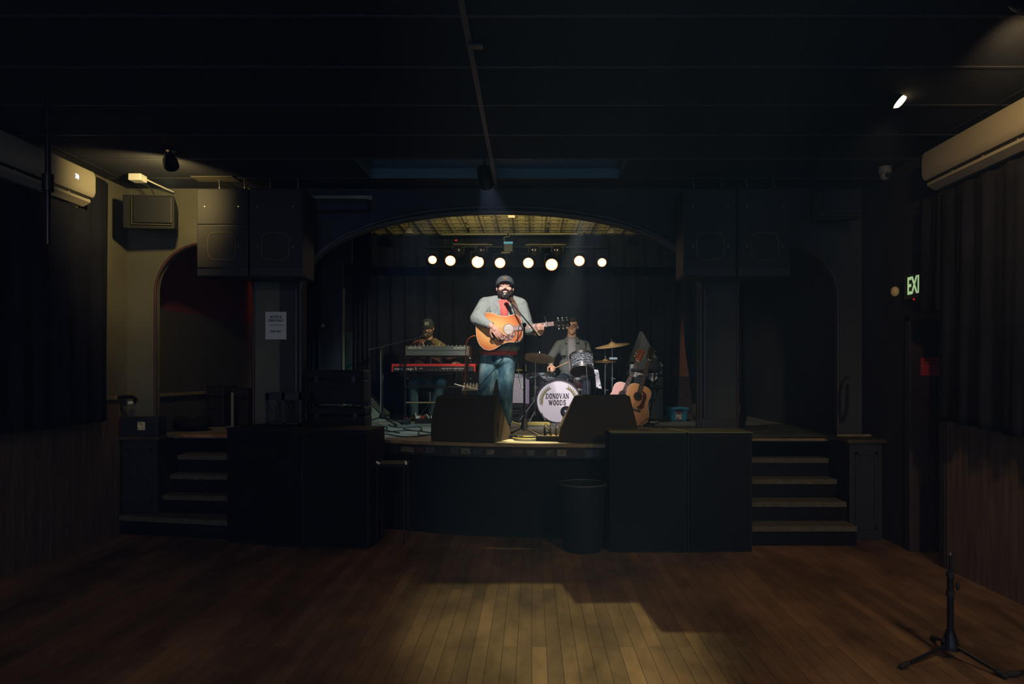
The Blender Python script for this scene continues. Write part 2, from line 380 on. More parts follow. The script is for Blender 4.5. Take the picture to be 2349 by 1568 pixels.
arch_trim('trim_3', LA, 0.014, REDT, 0.0, ST, -0.005)
arch_trim('trim_4', RA, 0.014, REDT, 0.0, ST, -0.005)
struct('baseboard_right', MB().box(XX(1604, YW)+0.02, XX(1692, YW)-0.02, YW-0.03, YW-0.001, ST, ZZ(960, YW)), BLACK)
struct('trim_5', MB().box(XX(700, 7), XX(850, 7), YW-0.03, YW-0.001, ZZ(460, YW), ZZ(450, YW)), mat('pale_cornice', (150, 140, 110), 0.7, noise=.3, scale=5))
struct('trim_6', MB().box(XX(705, YW), XX(851, YW), YW-0.14, YW-0.031, ZZ(489, YW), ZZ(463, YW)), BLACK, bevel=0.01)
# rear wall of the stage: brick below, plaster above
def brick_mat():
    m = bpy.data.materials.new('old_brick'); m.use_nodes = True; nt = m.node_tree; b = nt.nodes['Principled BSDF']; L = nt.links
    tc = nt.nodes.new('ShaderNodeTexCoord'); mp = nt.nodes.new('ShaderNodeMapping'); L.new(tc.outputs['Object'], mp.inputs[0]); mp.inputs['Rotation'].default_value = (PI/2, 0, 0)
    br = nt.nodes.new('ShaderNodeTexBrick'); L.new(mp.outputs[0], br.inputs[0]); br.inputs['Scale'].default_value = 1; br.inputs['Brick Width'].default_value = 0.17; br.inputs['Row Height'].default_value = 0.06
    br.inputs['Mortar Size'].default_value = 0.006; br.inputs['Color1'].default_value = (*lin((92, 66, 58)), 1); br.inputs['Color2'].default_value = (*lin((74, 56, 50)), 1); br.inputs['Mortar'].default_value = (*lin((92, 82, 74)), 1)
    L.new(br.outputs[0], b.inputs['Base Color']); b.inputs['Roughness'].default_value = 0.9
    bp = nt.nodes.new('ShaderNodeBump'); bp.inputs['Strength'].default_value = 0.5; bp.inputs['Distance'].default_value = 0.01; L.new(br.outputs[1], bp.inputs['Height']); bp.invert = True; L.new(bp.outputs[0], b.inputs['Normal'])
    return m
struct('wall_rear_brick', MB().box(-3.0, XR, 11.6, 11.8, 0, ZZ(863, 11.6)), brick_mat())
struct('wall_rear_plaster', MB().box(-3.0, XR, 11.62, 11.8, ZZ(863, 11.6), 4.1), mat('tan_plaster', (150, 96, 72), 0.9, noise=0.25, scale=4))
struct('wall_rear_left', MB().box(XL, -3.0, 11.6, 11.8, 0, 4.1), WING)
# pressed tin ceiling over the stage: coffered squares
def tin():
    mb = MB(); zt = 3.72; c = 0.23; x = XL; n = 0
    mb.box(XL, XR, YW+0.12, 11.8, zt, zt+0.05)
    return mb
TIN = mat('pressed_tin_paint', (150, 138, 90), 0.45, 0.35, noise=0.3, scale=5)
tc_ = struct('ceiling_stage', tin(), TIN)
rb = MB(); x = XL
while x < XR:
    rb.box(x-0.010, x+0.010, 7.4, 11.5, 3.695, 3.722); rb.box(x+0.05, x+0.065, 7.4, 11.5, 3.708, 3.722); rb.box(x+0.165, x+0.18, 7.4, 11.5, 3.708, 3.722); x += 0.23
build('rib_panel', rb, TIN, tc_)
rb = MB(); y = 7.6
while y < 11.4:
    rb.box(XL, XR, y-0.008, y+0.008, 3.702, 3.722); rb.box(XL, XR, y+0.06, y+0.075, 3.706, 3.722); rb.box(XL, XR, y+0.155, y+0.17, 3.706, 3.722); y += 0.23
build('rib_panel', rb, TIN, tc_)
# wainscot of grooved boards and chair rails
WS = mat('wainscot_board', (98, 78, 62), 0.65, noise=0.35, scale=4, stretch=(6, 6, 0.6))
def wainscot(name, x, sgn, y0, y1, h):
    mb = MB(); y = y0; wd = 0.105
    while y < y1-0.01:
        e = min(y+wd-0.006, y1); xa, xb = sorted((x, x+sgn*0.018)); mb.box(xa, xb, y, e, 0, h); y += wd
    xa, xb = sorted((x, x+sgn*0.008)); mb.box(xa, xb, y0, y1, 0, h)
    return struct(name, mb, WS)
wainscot('trim_7', XL+0.0005, 1, 1.0, 6.95, 1.33)
wainscot('trim_8', XR-0.0005, -1, 1.0, 5.63, 1.33)
struct('trim_10', MB().box(XL, XL+0.04, 1.0, 7.06, 1.33, 1.37), mat('chair_rail', (120, 108, 82), 0.5, noise=.3, scale=9), bevel=0.008)
struct('trim_11', MB().box(XL, XL+0.04, YW+0.22, 8.75, 1.33, 1.37), MATS['chair_rail'], bevel=0.008)
struct('trim_12', MB().box(XR-0.05, XR-0.001, 1.0, 5.6, 1.33, 1.37), MATS['chair_rail'], bevel=0.008)

# ---------------------------------------------------------------- stage platform
DECK = mat('grey_stage_paint', (112, 112, 104), 0.6, noise=0.35, scale=3.5, bump=0.2, bscale=30)
front = [(-2.62, 7.12), (-1.75, 7.06), (-1.35, 6.95), (-0.95, 6.78), (-0.5, 6.66), (0.0, 6.60), (0.74, 6.55), (1.3, 6.58), (1.97, 6.66), (2.0, 7.12)]
# deck behind the wall, wide; apron in front
stg = thing('stage_platform', 'raised grey stage platform with worn wooden front edge and black front', 'stage', (0, 6.7, 0))
mb = MB().prism([(-4.16, 7.62), (-2.62, 7.42)]+[(-2.62, 7.12)]+front[1:]+[(3.39, 7.2), (3.39, 11.59), (-4.16, 11.59)], ST-0.03, ST)
build('deck', mb, DECK, stg)
inner = [(x, y+0.09) for x, y in front]
build('front_panel', MB().prism([(-2.6, 7.3)]+inner+[(2.0, 7.3)], 0.0, ST-0.03), mat('black_stage_front', (20, 21, 25), 0.85, spec=0.1, noise=.3, scale=3), stg)
lipm = MB()
def strip(mbx, off0, off1, z0, z1, seq):
    for i in range(len(seq)-1):
        (xa, ya), (xb, yb) = seq[i], seq[i+1]
        mbx.hexa([(xa, ya+off0, z0), (xb, yb+off0, z0), (xb, yb+off1, z0), (xa, ya+off1, z0), (xa, ya+off0, z1), (xb, yb+off0, z1), (xb, yb+off1, z1), (xa, ya+off1, z1)])
strip(lipm, -0.025, 0.02, ST-0.028, ST+0.004, front[1:-1])
build('lip', lipm, mat('worn_lip_wood', (132, 108, 72), 0.55, noise=0.35, scale=8), stg)
fm = MB(); strip(fm, -0.004, 0.03, ST-0.135, ST-0.028, front[1:-1])
fas = build('fascia', fm, mat('fascia_black', (30, 26, 22), 0.7, noise=.4, scale=9), stg)
cols = [(92, 84, 66), (70, 44, 36), (70, 70, 64), (60, 64, 44), (98, 90, 72), (46, 50, 56)]
px = 905
k = 0
while px < 1395:
    wpx = random.choice([18, 26, 34, 44, 22]); 
    x0 = XX(px, 6.6); x1 = XX(px+wpx, 6.6)
    def yf(x):
        for i in range(len(front)-1):
            if front[i][0] <= x <= front[i+1][0]:
                t_ = (x-front[i][0])/(front[i+1][0]-front[i][0]); return front[i][1]+(front[i+1][1]-front[i][1])*t_
        return 6.6
    za = ST-0.05-random.random()*0.012; zb = ST-0.105-random.random()*0.012
    c = cols[k % len(cols)]
    s_ = MB().hexa([(x0, yf(x0)-0.007, zb), (x1, yf(x1)-0.007, zb), (x1, yf(x1)-0.003, zb), (x0, yf(x0)-0.003, zb), (x0, yf(x0)-0.007, za), (x1, yf(x1)-0.007, za), (x1, yf(x1)-0.003, za), (x0, yf(x0)-0.003, za)])
    build('sticker', s_, mat('sticker_%d' % (k % len(cols)), c, 0.6, noise=0.6, scale=40), fas)
    px += wpx+random.choice([6, 10, 26, 40]); k += 1
# ---------------------------------------------------------------- steps
TREAD = mat('tread_carpet', (80, 72, 56), 0.9, noise=0.3, scale=20, bump=0.3, bscale=80)
RISER = mat('black_riser', (20, 20, 24), 0.8, spec=0.1)
def steps(name, label, rows, xl, xr, yback):
    t = thing(name, label, 'stairs', ((xl[0]+xr)/2, rows[0][1], 0))
    for k, (z, yl, yr) in enumerate(rows):
        s_ = MB().hexa([(xl[k], yl, 0 if k == 0 else rows[k-1][0]-0.03), (xr, yr, 0 if k == 0 else rows[k-1][0]-0.03), (xr, yback, 0 if k == 0 else rows[k-1][0]-0.03), (xl[k], yback, 0 if k == 0 else rows[k-1][0]-0.03),
                        (xl[k], yl, z-0.05), (xr, yr, z-0.05), (xr, yback, z-0.05), (xl[k], yback, z-0.05)])
        st = build('step', s_, RISER, t)
        build('tread', MB().hexa([(xl[k], yl-0.02, z-0.05), (xr, yr-0.02, z-0.05), (xr, yback, z-0.05), (xl[k], yback, z-0.05), (xl[k], yl-0.02, z), (xr, yr-0.02, z), (xr, yback, z), (xl[k], yback, z)]), TREAD, st, bevel=0.006)
    return t
steps('stage_steps', 'black steps with worn treads left of the stage leading into the left arch', [(0.184, 6.86, 6.58), (0.368, 6.98, 6.86), (0.552, 7.14, 7.05), (0.736, 7.28, 7.2)], [-4.10, -3.74, -3.74, -3.74], -2.70, 7.5)
steps('stage_steps', 'black steps with worn treads right of the stage leading into the right arch', [(0.184, 6.38, 6.38), (0.368, 6.60, 6.60), (0.552, 6.81, 6.81), (0.736, 7.0, 7.0)], [2.0]*4, 3.01, 7.14)
build('landing_edge', MB().box(-3.86, -2.9, 7.48, 7.60, ST-0.02, ST+0.012), WOODEDGE, stg, bevel=0.006)
build('landing_edge', MB().box(2.02, 3.10, 7.08, 7.14, ST-0.02, ST+0.008), MATS['worn_lip_wood'], stg, bevel=0.006)
build('landing_deck', MB().box(2.0, 3.39, 7.14, 7.3, ST-0.03, ST), DECK, stg)
build('landing_deck', MB().box(-3.9, -2.7, 7.5, 7.7, ST-0.03, ST), DECK, stg)
# pedestals beside the steps
def pedestal(label, x0, x1, y0, y1, z0, z1, sd):
    t = thing('pedestal_cabinet', label, 'cabinet', ((x0+x1)/2, y0, z0))
    build('cabinet_body', MB().box(x0, x1, y0, y1, z0, z1-0.04), mat('black_wood', (30, 28, 30), 0.6, noise=.3, scale=5), t, bevel=0.006)
    build('cabinet_top', MB().box(x0-0.03, x1+0.03, y0-0.03, y1, z1-0.04, z1), mat('cabinet_top_wood', (58, 46, 34), 0.5, noise=.3, scale=8), t, bevel=0.008)
    f = MB(); a, b, c, d = x0+0.05, x1-0.05, z0+0.1, z1-0.12
    for (p, q, r, s) in ((a, b, c, c+0.03), (a, b, d-0.03, d), (a, a+0.03, c, d), (b-0.03, b, c, d)): f.box(p, q, y0-0.014, y0+0.001, r, s)
    build('panel_moulding', f, MATS['black_wood'], t, bevel=0.004)
pedestal('black panelled pedestal left of the left steps', XL+0.04, -3.77, 6.93, 7.08, 0.19, 0.965, 1)
pedestal('dark panelled pedestal right of the right steps', 3.045, XR-0.04, 6.60, 7.08, 0.0, 0.965, 1)
solo('light_strip', MB().box(XX(1921, 6.9), XX(2001, 6.9), 6.9, 6.93, 0.966, 0.985), MATS['chair_rail'], 'thin pale wooden strip lying on the right pedestal', 'strip')
t = thing('small_box', 'small black box with torn picture sticker on the left pedestal', 'box', (-3.94, 6.98, 0.966))
build('box_body', MB().box(XL+0.02, XX(366, 6.95), 6.92, 7.09, 0.966, ZZ(956, 6.95)), BLACK, t, bevel=0.008)
build('sticker', MB().box(XX(316, 6.92), XX(333, 6.92), 6.914, 6.919, ZZ(986, 6.92), ZZ(967, 6.92)), mat('sticker_cream', (190, 180, 140), 0.7, noise=0.5, scale=40), t)

# ---------------------------------------------------------------- curtains
def curtain(name, label, p0, p1, z0, z1, amp, nf, m=VELVET, cat='curtain', group=None, e0=None, e1=None, sag=0.0, seed=1, z1f=None):
    q0 = lambda s: s
    rnd = random.Random(seed); ph = [rnd.random()*6.28 for _ in range(5)]
    p0 = Vector((*p0, 0)); p1 = Vector((*p1, 0)); d = (p1-p0); L_ = d.length; d.normalize(); nrm = Vector((-d.y, d.x, 0))
    def fn(u, v):
        a = (e0(v) if e0 else 0.0); b = (L_+(e1(v) if e1 else 0.0)); s = a+(b-a)*u
        uu = s/L_*nf*2*PI
        o = amp*(math.sin(uu+ph[0]+0.5*math.sin(uu*0.37+ph[1]))*0.7+0.35*math.sin(uu*2.3+ph[2]+v*1.5))*(0.55+0.45*(1-v))
        z1_ = z1f(q0(s)) if z1f else z1
        zz = z0+(z1_-z0)*v+sag*(1-v)*math.sin(u*PI*3+ph[3])
        q = p0+d*s+nrm*o; return (q.x, q.y, zz)
    o = build(name, MB().grid(fn, int(nf*10), 24), m, smooth=True, solid=0.008)
    return tag(o, label, cat, group)
curtain('wall_curtain', 'long black curtain hanging along the left wall above the wainscot', (XL+0.11, 2.5), (XL+0.11, 6.62), 1.14, 3.12, 0.035, 16, seed=3, sag=0.01, z1f=lambda s: 3.42 if s > 3.80 else 3.08)
curtain('wall_curtain', 'long black curtain hanging along the right wall beside the exit sign', (XR-0.11, 1.5), (XR-0.11, 5.79), 2.1, 3.05, 0.035, 16, seed=4, sag=0.01)
curtain('wall_curtain', 'lower black curtain on the right wall ending above the wainscot', (XR-0.12, 1.5), (XR-0.12, 5.5), 1.19, 3.02, 0.04, 15, seed=8, sag=0.03)
# black backdrop parted at the right to show brick
YD = 11.05
zt = 3.68
def xb(py): return None
l_edge = [(3.68, XX(1556, YD)), (2.4, XX(1545, YD)), (1.55, XX(1543, YD)), (0.92, XX(1533, YD))]
r_edge = [(3.68, XX(1556, YD)), (2.4, XX(1565, YD)), (1.8, XX(1571, YD)), (1.2, XX(1584, YD)), (0.92, XX(1592, YD))]
def interp(tab, z):
    for i in range(len(tab)-1):
        if tab[i][0] >= z >= tab[i+1][0]: t_ = (tab[i][0]-z)/(tab[i][0]-tab[i+1][0]); return tab[i][1]+(tab[i+1][1]-tab[i][1])*t_
    return tab[0][1] if z > tab[0][0] else tab[-1][1]
curtain('stage_backdrop', 'wide black backdrop curtain behind the band', (-3.3, YD), (2.3, YD), ST+0.01, 3.68, 0.06, 22, e1=lambda v: interp(l_edge, ST+(3.68-ST)*v)-2.3, seed=11)
curtain('stage_backdrop', 'narrow black backdrop curtain right of the exposed brick', (2.6, YD-0.1), (3.35, YD-0.1), ST+0.01, 3.68, 0.05, 5, e0=lambda v: interp(r_edge, ST+(3.68-ST)*v)-2.6, seed=12)
curtain('stage_leg_curtain', 'black side curtain at the left edge of the stage opening beside the red wall', (XX(703, 8.0), 8.0), (XX(736, 8.0), 8.0), ST+0.01, 3.68, 0.02, 3, seed=13)
curtain('stage_leg_curtain', 'black side curtain right of the stage door', (XX(808, 9.2), 9.2), (XX(850, 9.2), 9.2), ST+0.01, 3.68, 0.03, 4, seed=14)
curtain('stage_leg_curtain', 'black side curtain at the right edge of the stage opening', (XX(1596, 8.3), 8.3), (XX(1690, 8.3), 8.3), ST+0.01, 3.68, 0.03, 6, seed=15)
struct('wall_rear_upper', MB().box(XL, XR, 11.35, 11.5, 3.6, 3.72), BLACK)
curtain('stage_border_curtain', 'short black border curtain hanging behind the lighting bar', (-3.3, 10.42), (3.3, 10.42), 3.2, 3.69, 0.04, 26, seed=16)
# stage door, slightly open, its lit edge put into a paler colour
d2 = struct('door_2', MB().box(XX(737, 8.6), XX(787, 8.6), 8.58, 8.62, ST, 3.0), mat('stage_door_paint', (48, 44, 40), 0.7, noise=.2, scale=3))
build('door_edge', MB().box(XX(787.5, 8.6), XX(789.2, 8.6), 8.56, 8.64, ST, 2.65), mat('door_edge_lit', (120, 112, 84), 0.6), d2)
build('door_knob', MB().lathe([(0.012, 0), (0.012, 0.03), (0.03, 0.045), (0.03, 0.07), (0.01, 0.08)], (XX(733, 8.5)+0.03, 8.58, ZZ(745, 8.5)), (0, -1, 0), 16), mat('dull_nickel', (150, 150, 145), 0.35, 0.8), d2, smooth=True)
struct('wall_stage_left', MB().box(XX(703, 8.3), XX(806, 8.64), 8.66, 8.70, 2.98, 3.72), BLACK)
struct('trim_13', MB().box(XX(793, 9.0), XX(806, 9.0), 9.0, 9.04, ST, ZZ(760, 9.0)), mat('teal_trim', (40, 58, 56), 0.6))

# ---------------------------------------------------------------- hall fittings
def ac_unit(label, xw, sgn, y0, y1, z0, z1, depth, digits):
    t = thing('air_conditioner', label, 'air conditioner', (xw, (y0+y1)/2, z0))
    prof = [(0, z1), (depth*0.72, z1), (depth*0.93, z1-0.02), (depth, z1-0.07), (depth, z0+0.13), (depth*0.96, z0+0.10), (depth*0.88, z0+0.08), (0.0, z0+0.08)]
    A = MB().rings([[(xw+sgn*a, y, z) for a, z in prof] for y in (y0, y0+0.012, y1-0.012, y1)])
    build('casing', A, mat('aged_white_plastic', (138, 132, 118), 0.35, noise=0.04, scale=2), t, smooth='auto', bevel=0.004)
    prof2 = [(0, z0+0.065), (depth*0.80, z0+0.065), (depth*0.70, z0+0.02), (depth*0.45, z0), (0, z0)]
    build('lower_casing', MB().rings([[(xw+sgn*a, y, z) for a, z in prof2] for y in (y0+0.01, y1-0.01)]), MATS['aged_white_plastic'], t, bevel=0.004)
    build('air_slot', MB().box(*sorted((xw+sgn*depth*0.66, xw+sgn*depth*0.84)), y0+0.06, y1-0.06, z0+0.035, z0+0.078), mat('slot_black', (16, 16, 16), 0.7), t)
    va = MB(); n = Vector((sgn, 0, 0))
    pa = (depth*0.70, z0-0.014); pb = (depth*0.98, z0+0.022)
    va.hexa([(xw+sgn*pa[0], y0+0.07, pa[1]), (xw+sgn*pb[0], y0+0.07, pb[1]), (xw+sgn*pb[0], y1-0.07, pb[1]), (xw+sgn*pa[0], y1-0.07, pa[1]),
             (xw+sgn*pa[0], y0+0.07, pa[1]+0.016), (xw+sgn*pb[0], y0+0.07, pb[1]+0.022), (xw+sgn*pb[0], y1-0.07, pb[1]+0.022), (xw+sgn*pa[0], y1-0.07, pa[1]+0.016)])
    build('air_vane', va, MATS['aged_white_plastic'], t)
    for k in range(3):
        yy = y0+(y1-y0)*(0.25+0.25*k); build('vane_bracket', MB().box(*sorted((xw+sgn*depth*0.72, xw+sgn*depth*0.85)), yy-0.006, yy+0.006, z0+0.025, z0+0.066), MATS['aged_white_plastic'], t)
    if digits:
        M = Matrix.Translation((xw+sgn*(depth+0.002), digits, z0+0.20)) @ Matrix.Rotation(sgn*PI/2, 4, 'Z') @ Matrix.Rotation(PI/2, 4, 'X')
        text_obj('display_digits', '70', 0.06, mat('lit_digits', (200, 220, 255), 0.5, emit=(190, 215, 255), estr=3.0), M, t, sx=0.8)
    return t
ac_unit('wall air conditioner high on the left wall showing a lit temperature display', XL, 1, 5.0, 6.24, ZZ(474, 6.23), ZZ(390, 6.23), 0.22, 5.98)
ac_unit('wall air conditioner high on the right wall lit warm', XR, -1, 4.2, 5.62, ZZ(437, 5.61), ZZ(345, 5.61), 0.22, None)

def wall_speaker(label, x0, x1, ya, z0, z1, rz):
    c = ((x0+x1)/2, ya, (z0+z1)/2); w_ = (x1-x0)/2; h = (z1-z0)/2
    t = thing('wall_speaker', label, 'loudspeaker', c, rz, group='small wall speakers')
    build('speaker_cabinet', MB().rings([[(-w_, 0.0, -h), (w_, 0.0, -h), (w_, 0.0, h), (-w_, 0.0, h)], [(-w_*0.7, 0.26, -h*0.8), (w_*0.7, 0.26, -h*0.8), (w_*0.7, 0.26, h*0.8), (-w_*0.7, 0.26, h*0.8)]]), RUB, t, local=True, bevel=0.02)
    build('grille', MB().box(-w_*0.55, w_*0.93, -0.02, -0.001, -h*0.66, h*0.9), mat('dark_grille', (18, 18, 21), 0.6), t, local=True, bevel=0.008)
    build('trim_strip', MB().box(-w_*0.62, w_*0.93, -0.022, -0.001, -h*0.76, -h*0.73), mat('gold_line', (90, 80, 56), 0.5, 0.3), t, local=True)
    build('trim_strip', MB().box(-w_*0.605, -w_*0.595, -0.022, -0.001, -h*0.7, h*0.8), MATS['gold_line'], t, local=True)
    build('bracket', MB().cyl((0, 0.2, 0), (0, 0.42, 0.0), 0.025), BLACKM, t, local=True)
    return t
wall_speaker('black wall speaker above the left arch, lit by warm spot', XX(292, 6.75), XX(406, 6.75), 6.68, ZZ(526, 6.7), ZZ(447, 6.7), 0.10)
wall_speaker('black wall speaker above the right arch in deep shadow', XX(1856, 6.75), XX(1966, 6.75), 6.68, ZZ(505, 6.7), ZZ(432, 6.7), -0.10)

def pa_cab(label, x0, x1, ya, z0, z1):
    t = thing('hanging_loudspeaker', label, 'loudspeaker', ((x0+x1)/2, ya, z0), group='hanging stage loudspeakers')
    build('speaker_cabinet', MB().box(x0, x1, ya, ya+0.36, z0, z1), BLACK, t, bevel=0.012)
    zs = z0+(z1-z0)*0.58; z2 = z0+(z1-z0)*0.10
    for (a, b) in ((zs+0.008, z1-0.012), (z2, zs-0.008)):
        gr = build('grille', MB().box(x0+0.012, x1-0.012, ya-0.012, ya+0.001, a, b), GRILLE, t, bevel=0.004)
        for u in (0.17, 0.83):
            zz = a+(b-a)*0.5; build('screw', MB().cyl((x0+(x1-x0)*u, ya-0.016, zz), (x0+(x1-x0)*u, ya-0.011, zz), 0.006, n=10), CHROME, gr)
    cx = (x0+x1)/2; cz = (z2+zs)/2; r = 0.13
    fr = MB(); sq = [(cx+r*(abs(math.cos(a))**0.5)*math.copysign(1, math.cos(a)), ya-0.013, cz+r*(abs(math.sin(a))**0.5)*math.copysign(1, math.sin(a))) for a in [2*PI*i/32 for i in range(33)]]
    build('driver_ring', MB().tube(sq, 0.005, 6), mat('worn_ring', (84, 76, 58), 0.6), t)
    for xx in (x0+0.12, x1-0.12):
        build('chain', MB().tube(spline([(xx, ya+0.18, z1), (xx+0.02, ya+0.17, z1+0.05), (xx+0.01, ya+0.18, CEIL)], 4), 0.006, 6), CHROME, t)
    return t
dz0, dz1 = ZZ(634, 6.55), ZZ(431, 6.55)
pa_cab('tall black loudspeaker hanging left of the stage, the leftmost, lit warm', XX(451, 6.55), XX(568, 6.55), 6.55, dz0, dz1)
pa_cab('tall black loudspeaker hanging left of the stage beside the proscenium arch', XX(571, 6.55), XX(694, 6.55), 6.55, dz0, dz1)
pa_cab('tall black loudspeaker hanging right of the stage beside the proscenium arch', XX(1568, 6.55), XX(1690, 6.55), 6.55, dz0, dz1)
pa_cab('tall black loudspeaker hanging right of the stage, the rightmost', XX(1693, 6.55), XX(1814, 6.55), 6.55, dz0, dz1)

# junction box and conduit, ceiling hatch, hanging pipe
t = thing('junction_box', 'cream electrical junction box on the ceiling above the left wall speaker', 'junction box', P(315, 405, 6.6))
c = P(316, 405, 6.6); c.z = CEIL-0.035
build('box_body', MB().cbox(c, (0.12, 0.12, 0.065)), CREAM, t, bevel=0.008)
build('conduit', MB().tube(spline([c+Vector((0.06, 0.0, 0)), c+Vector((0.10, 0.1, -0.02)), c+Vector((0.16, 0.35, -0.04))], 4), 0.007, 6), CREAM, t)
build('cable', MB().tube(spline([c+Vector((0.0, 0.05, -0.03)), c+Vector((0.06, 0.1, -0.06)), c+Vector((0.10, 0.12, -0.15)), c+Vector((0.10, 0.16, -0.22))], 4), 0.006, 6), RUB, t)
t = solo('ceiling_patch', MB().box(XX(452, 6.75), XX(546, 6.75), 6.62, 6.80, CEIL-0.014, CEIL-0.008), mat('pale_patch', (84, 78, 62), 0.8), 'pale ceiling patch panel above the leftmost hanging loudspeaker', 'panel')
t = thing('hanging_pipe', 'black pipe hanging in front of the left air conditioner', 'pipe', P(110, 340, 4.6))
build('pipe', MB().cyl((XX(110, 4.6), 4.6, CEIL), (XX(110, 4.6), 4.6, ZZ(560, 4.6)), 0.018), BLACKM, t)
build('clamp', MB().cyl((XX(110, 4.6), 4.6, ZZ(438, 4.6)), (XX(110, 4.6), 4.6, ZZ(400, 4.6)), 0.035), BLACKM, t)
# house spots
def track_spot(label, top, body, aim, lit, group='house ceiling spots'):
    t = thing('ceiling_spot', label, 'spotlight', top, group=group)
    top = Vector(top); body = Vector(body); d = (Vector(aim)-body).normalized()
    build('stem', MB().cyl(top, body, 0.008, n=10).lathe([(0.045, -0.02), (0.045, 0)], top, (0, 0, 1), 20), BLACKM, t)
    s_ = build('lamp_head', MB().lathe([(0.012, -0.12), (0.030, -0.11), (0.036, -0.05), (0.058, 0.0), (0.062, 0.07), (0.056, 0.07), (0.045, 0.02)], body, d, 24, cap=False), BLACKM, t, smooth='auto')
    bo = 0.035 if lit else 0.0
    build('bulb', MB().lathe([(0.001, bo), (0.045, bo), (0.054, 0.03+bo), (0.04, 0.05+bo), (0.001, 0.055+bo)], body, d, 20), mat('lit_bulb', (255, 235, 190), 0.4, emit=(255, 222, 160), estr=10) if lit else mat('faint_bulb', (255, 220, 160), 0.4, emit=(255, 200, 120), estr=4), t, smooth=True)
    return t
track_spot('black ceiling spot at left seen from behind against the lit ceiling', (-3.07, 5.85, CEIL), P(390, 368, 5.85), (-3.5, 7.2, 2.75), False)
track_spot('glowing ceiling spot on the right side of the hall', (2.53, 4.80, CEIL), P(2046, 219, 4.79), P(2046, 219, 4.79)+Vector((0.62, -0.35, -0.70)), True)
track_spot('glowing ceiling spot at the top right corner', (2.60, 3.55, CEIL), P(2338, -2, 3.55), P(2338, -2, 3.55)+Vector((0.62, -0.5, -0.6)), True)
# the front spot can and small black fixtures on the ceiling
t = thing('ceiling_spot', 'small black spot can on the ceiling centre between the light panels', 'spotlight', (-0.42, 6.10, CEIL), group='house ceiling spots')
build('stem', MB().cyl((-0.42, 6.10, CEIL), (-0.42, 6.10, CEIL-0.09), 0.01), BLACKM, t)
bd = (Vector((-0.1, 8.6, 1.85))-Vector((-0.42, 6.10, 3.36))).normalized()
CAN = [(0.001, -0.06), (0.055, -0.06), (0.062, -0.02), (0.066, 0.13), (0.062, 0.13), (0.058, -0.02), (0.001, -0.055)]
build('lamp_head', MB().lathe(CAN, Vector((-0.42, 6.10, 3.36)), bd, 24, cap=False), BLACKM, t, smooth='auto')
solo('ceiling_vent', MB().box(XX(1074, 3.95), XX(1109, 3.95), 3.93, 3.99, CEIL-0.03, CEIL-0.009), BLACKM, 'small black rectangular fixture on the ceiling centre', 'fixture', bevel=0.004)
# added spot behind the camera; its made-up flag shapes the floor light pool
Lp = Vector((0.2, -1.2, 3.38))
stair = [(-1.4, 5.23), (0.22, 5.23), (0.30, 4.78), (0.74, 4.80), (0.80, 4.25), (1.9, 4.22), (1.9, 2.0)]
def topl(F, Yp=-0.2):
    F = Vector((F[0], F[1], 0)); t_ = (Yp-Lp.y)/(F.y-Lp.y); q = Lp+(F-Lp)*t_; return (q.x, q.z)
poly = [topl(f) for f in stair]
outer = [(poly[-1][0]+0.3, poly[-1][1]), (1.0, 3.42), (-0.7, 3.42), (poly[0][0]-0.3, poly[0][1])]
Mf = Matrix(((1, 0, 0, 0), (0, 0, 1, -0.2), (0, 1, 0, 0), (0, 0, 0, 1)))
t = thing('added_pool_spot', 'added unseen spotlight with a flag shaping the floor light pool', 'spotlight', Lp)
build('pool_flag', MB().prism(poly+outer, 0, 0.004, Mf), BLACKM, t)
build('lamp_head', MB().lathe([(0.05, -0.2), (0.07, -0.19), (0.08, -0.02)], Lp, (0, 0.75, -0.46), 20, cap=False), BLACKM, t)

# security camera
t = thing('security_camera', 'small dome security camera under the ceiling at right', 'camera', (XX(2030, 6.35), 6.35, CEIL))
c = Vector((XX(2030, 6.35), 6.35, CEIL-0.035))
build('mount', MB().lathe([(0.055, -0.03), (0.055, 0.034)], c, (0, 0, 1), 24), mat('grey_plastic', (120, 120, 116), 0.5), t, bevel=0.004)
build('dome', MB().ell(c-Vector((0, 0, 0.04)), (0.045, 0.045, 0.05)), MATS['grey_plastic'], t, smooth=True)
build('camera_lens', MB().cyl(c-Vector((0, 0.035, 0.05)), c-Vector((0, 0.052, 0.056)), 0.02), RUB, t)
# exit sign on the right wall
t = thing('exit_sign', 'glowing green and white exit sign on the right wall partly behind the curtain', 'sign', (XR-0.03, 6.02, 2.36))
build('sign_body', MB().box(XR-0.05, XR-0.001, 5.84, 6.20, ZZ(687, 6.15), ZZ(631, 6.15)), mat('sign_olive', (60, 64, 44), 0.6), t, bevel=0.005)
M = Matrix.Translation((XR-0.053, 6.005, (ZZ(687, 6.15)+ZZ(631, 6.15))/2)) @ Matrix.Rotation(-PI/2, 4, 'Z') @ Matrix.Rotation(PI/2, 4, 'X')
text_obj('exit_lettering', 'EXIT', 0.215, mat('lit_letters', (190, 225, 170), 0.5, emit=(170, 205, 150), estr=0.75), M, t, sx=0.62, bold=0.004)
build('side_lamp', MB().ell((XR-0.10, 6.26, 2.34), (0.035, 0.035, 0.045)), mat('lamp_cream', (190, 170, 130), 0.5, emit=(200, 160, 90), estr=0.06), t, smooth=True)
build('indicator', MB().ell((XR-0.055, 6.03, ZZ(688, 6.1)), (0.008, 0.008, 0.008)), mat('red_led', (200, 30, 20), 0.5, emit=(255, 40, 20), estr=0.6), t)
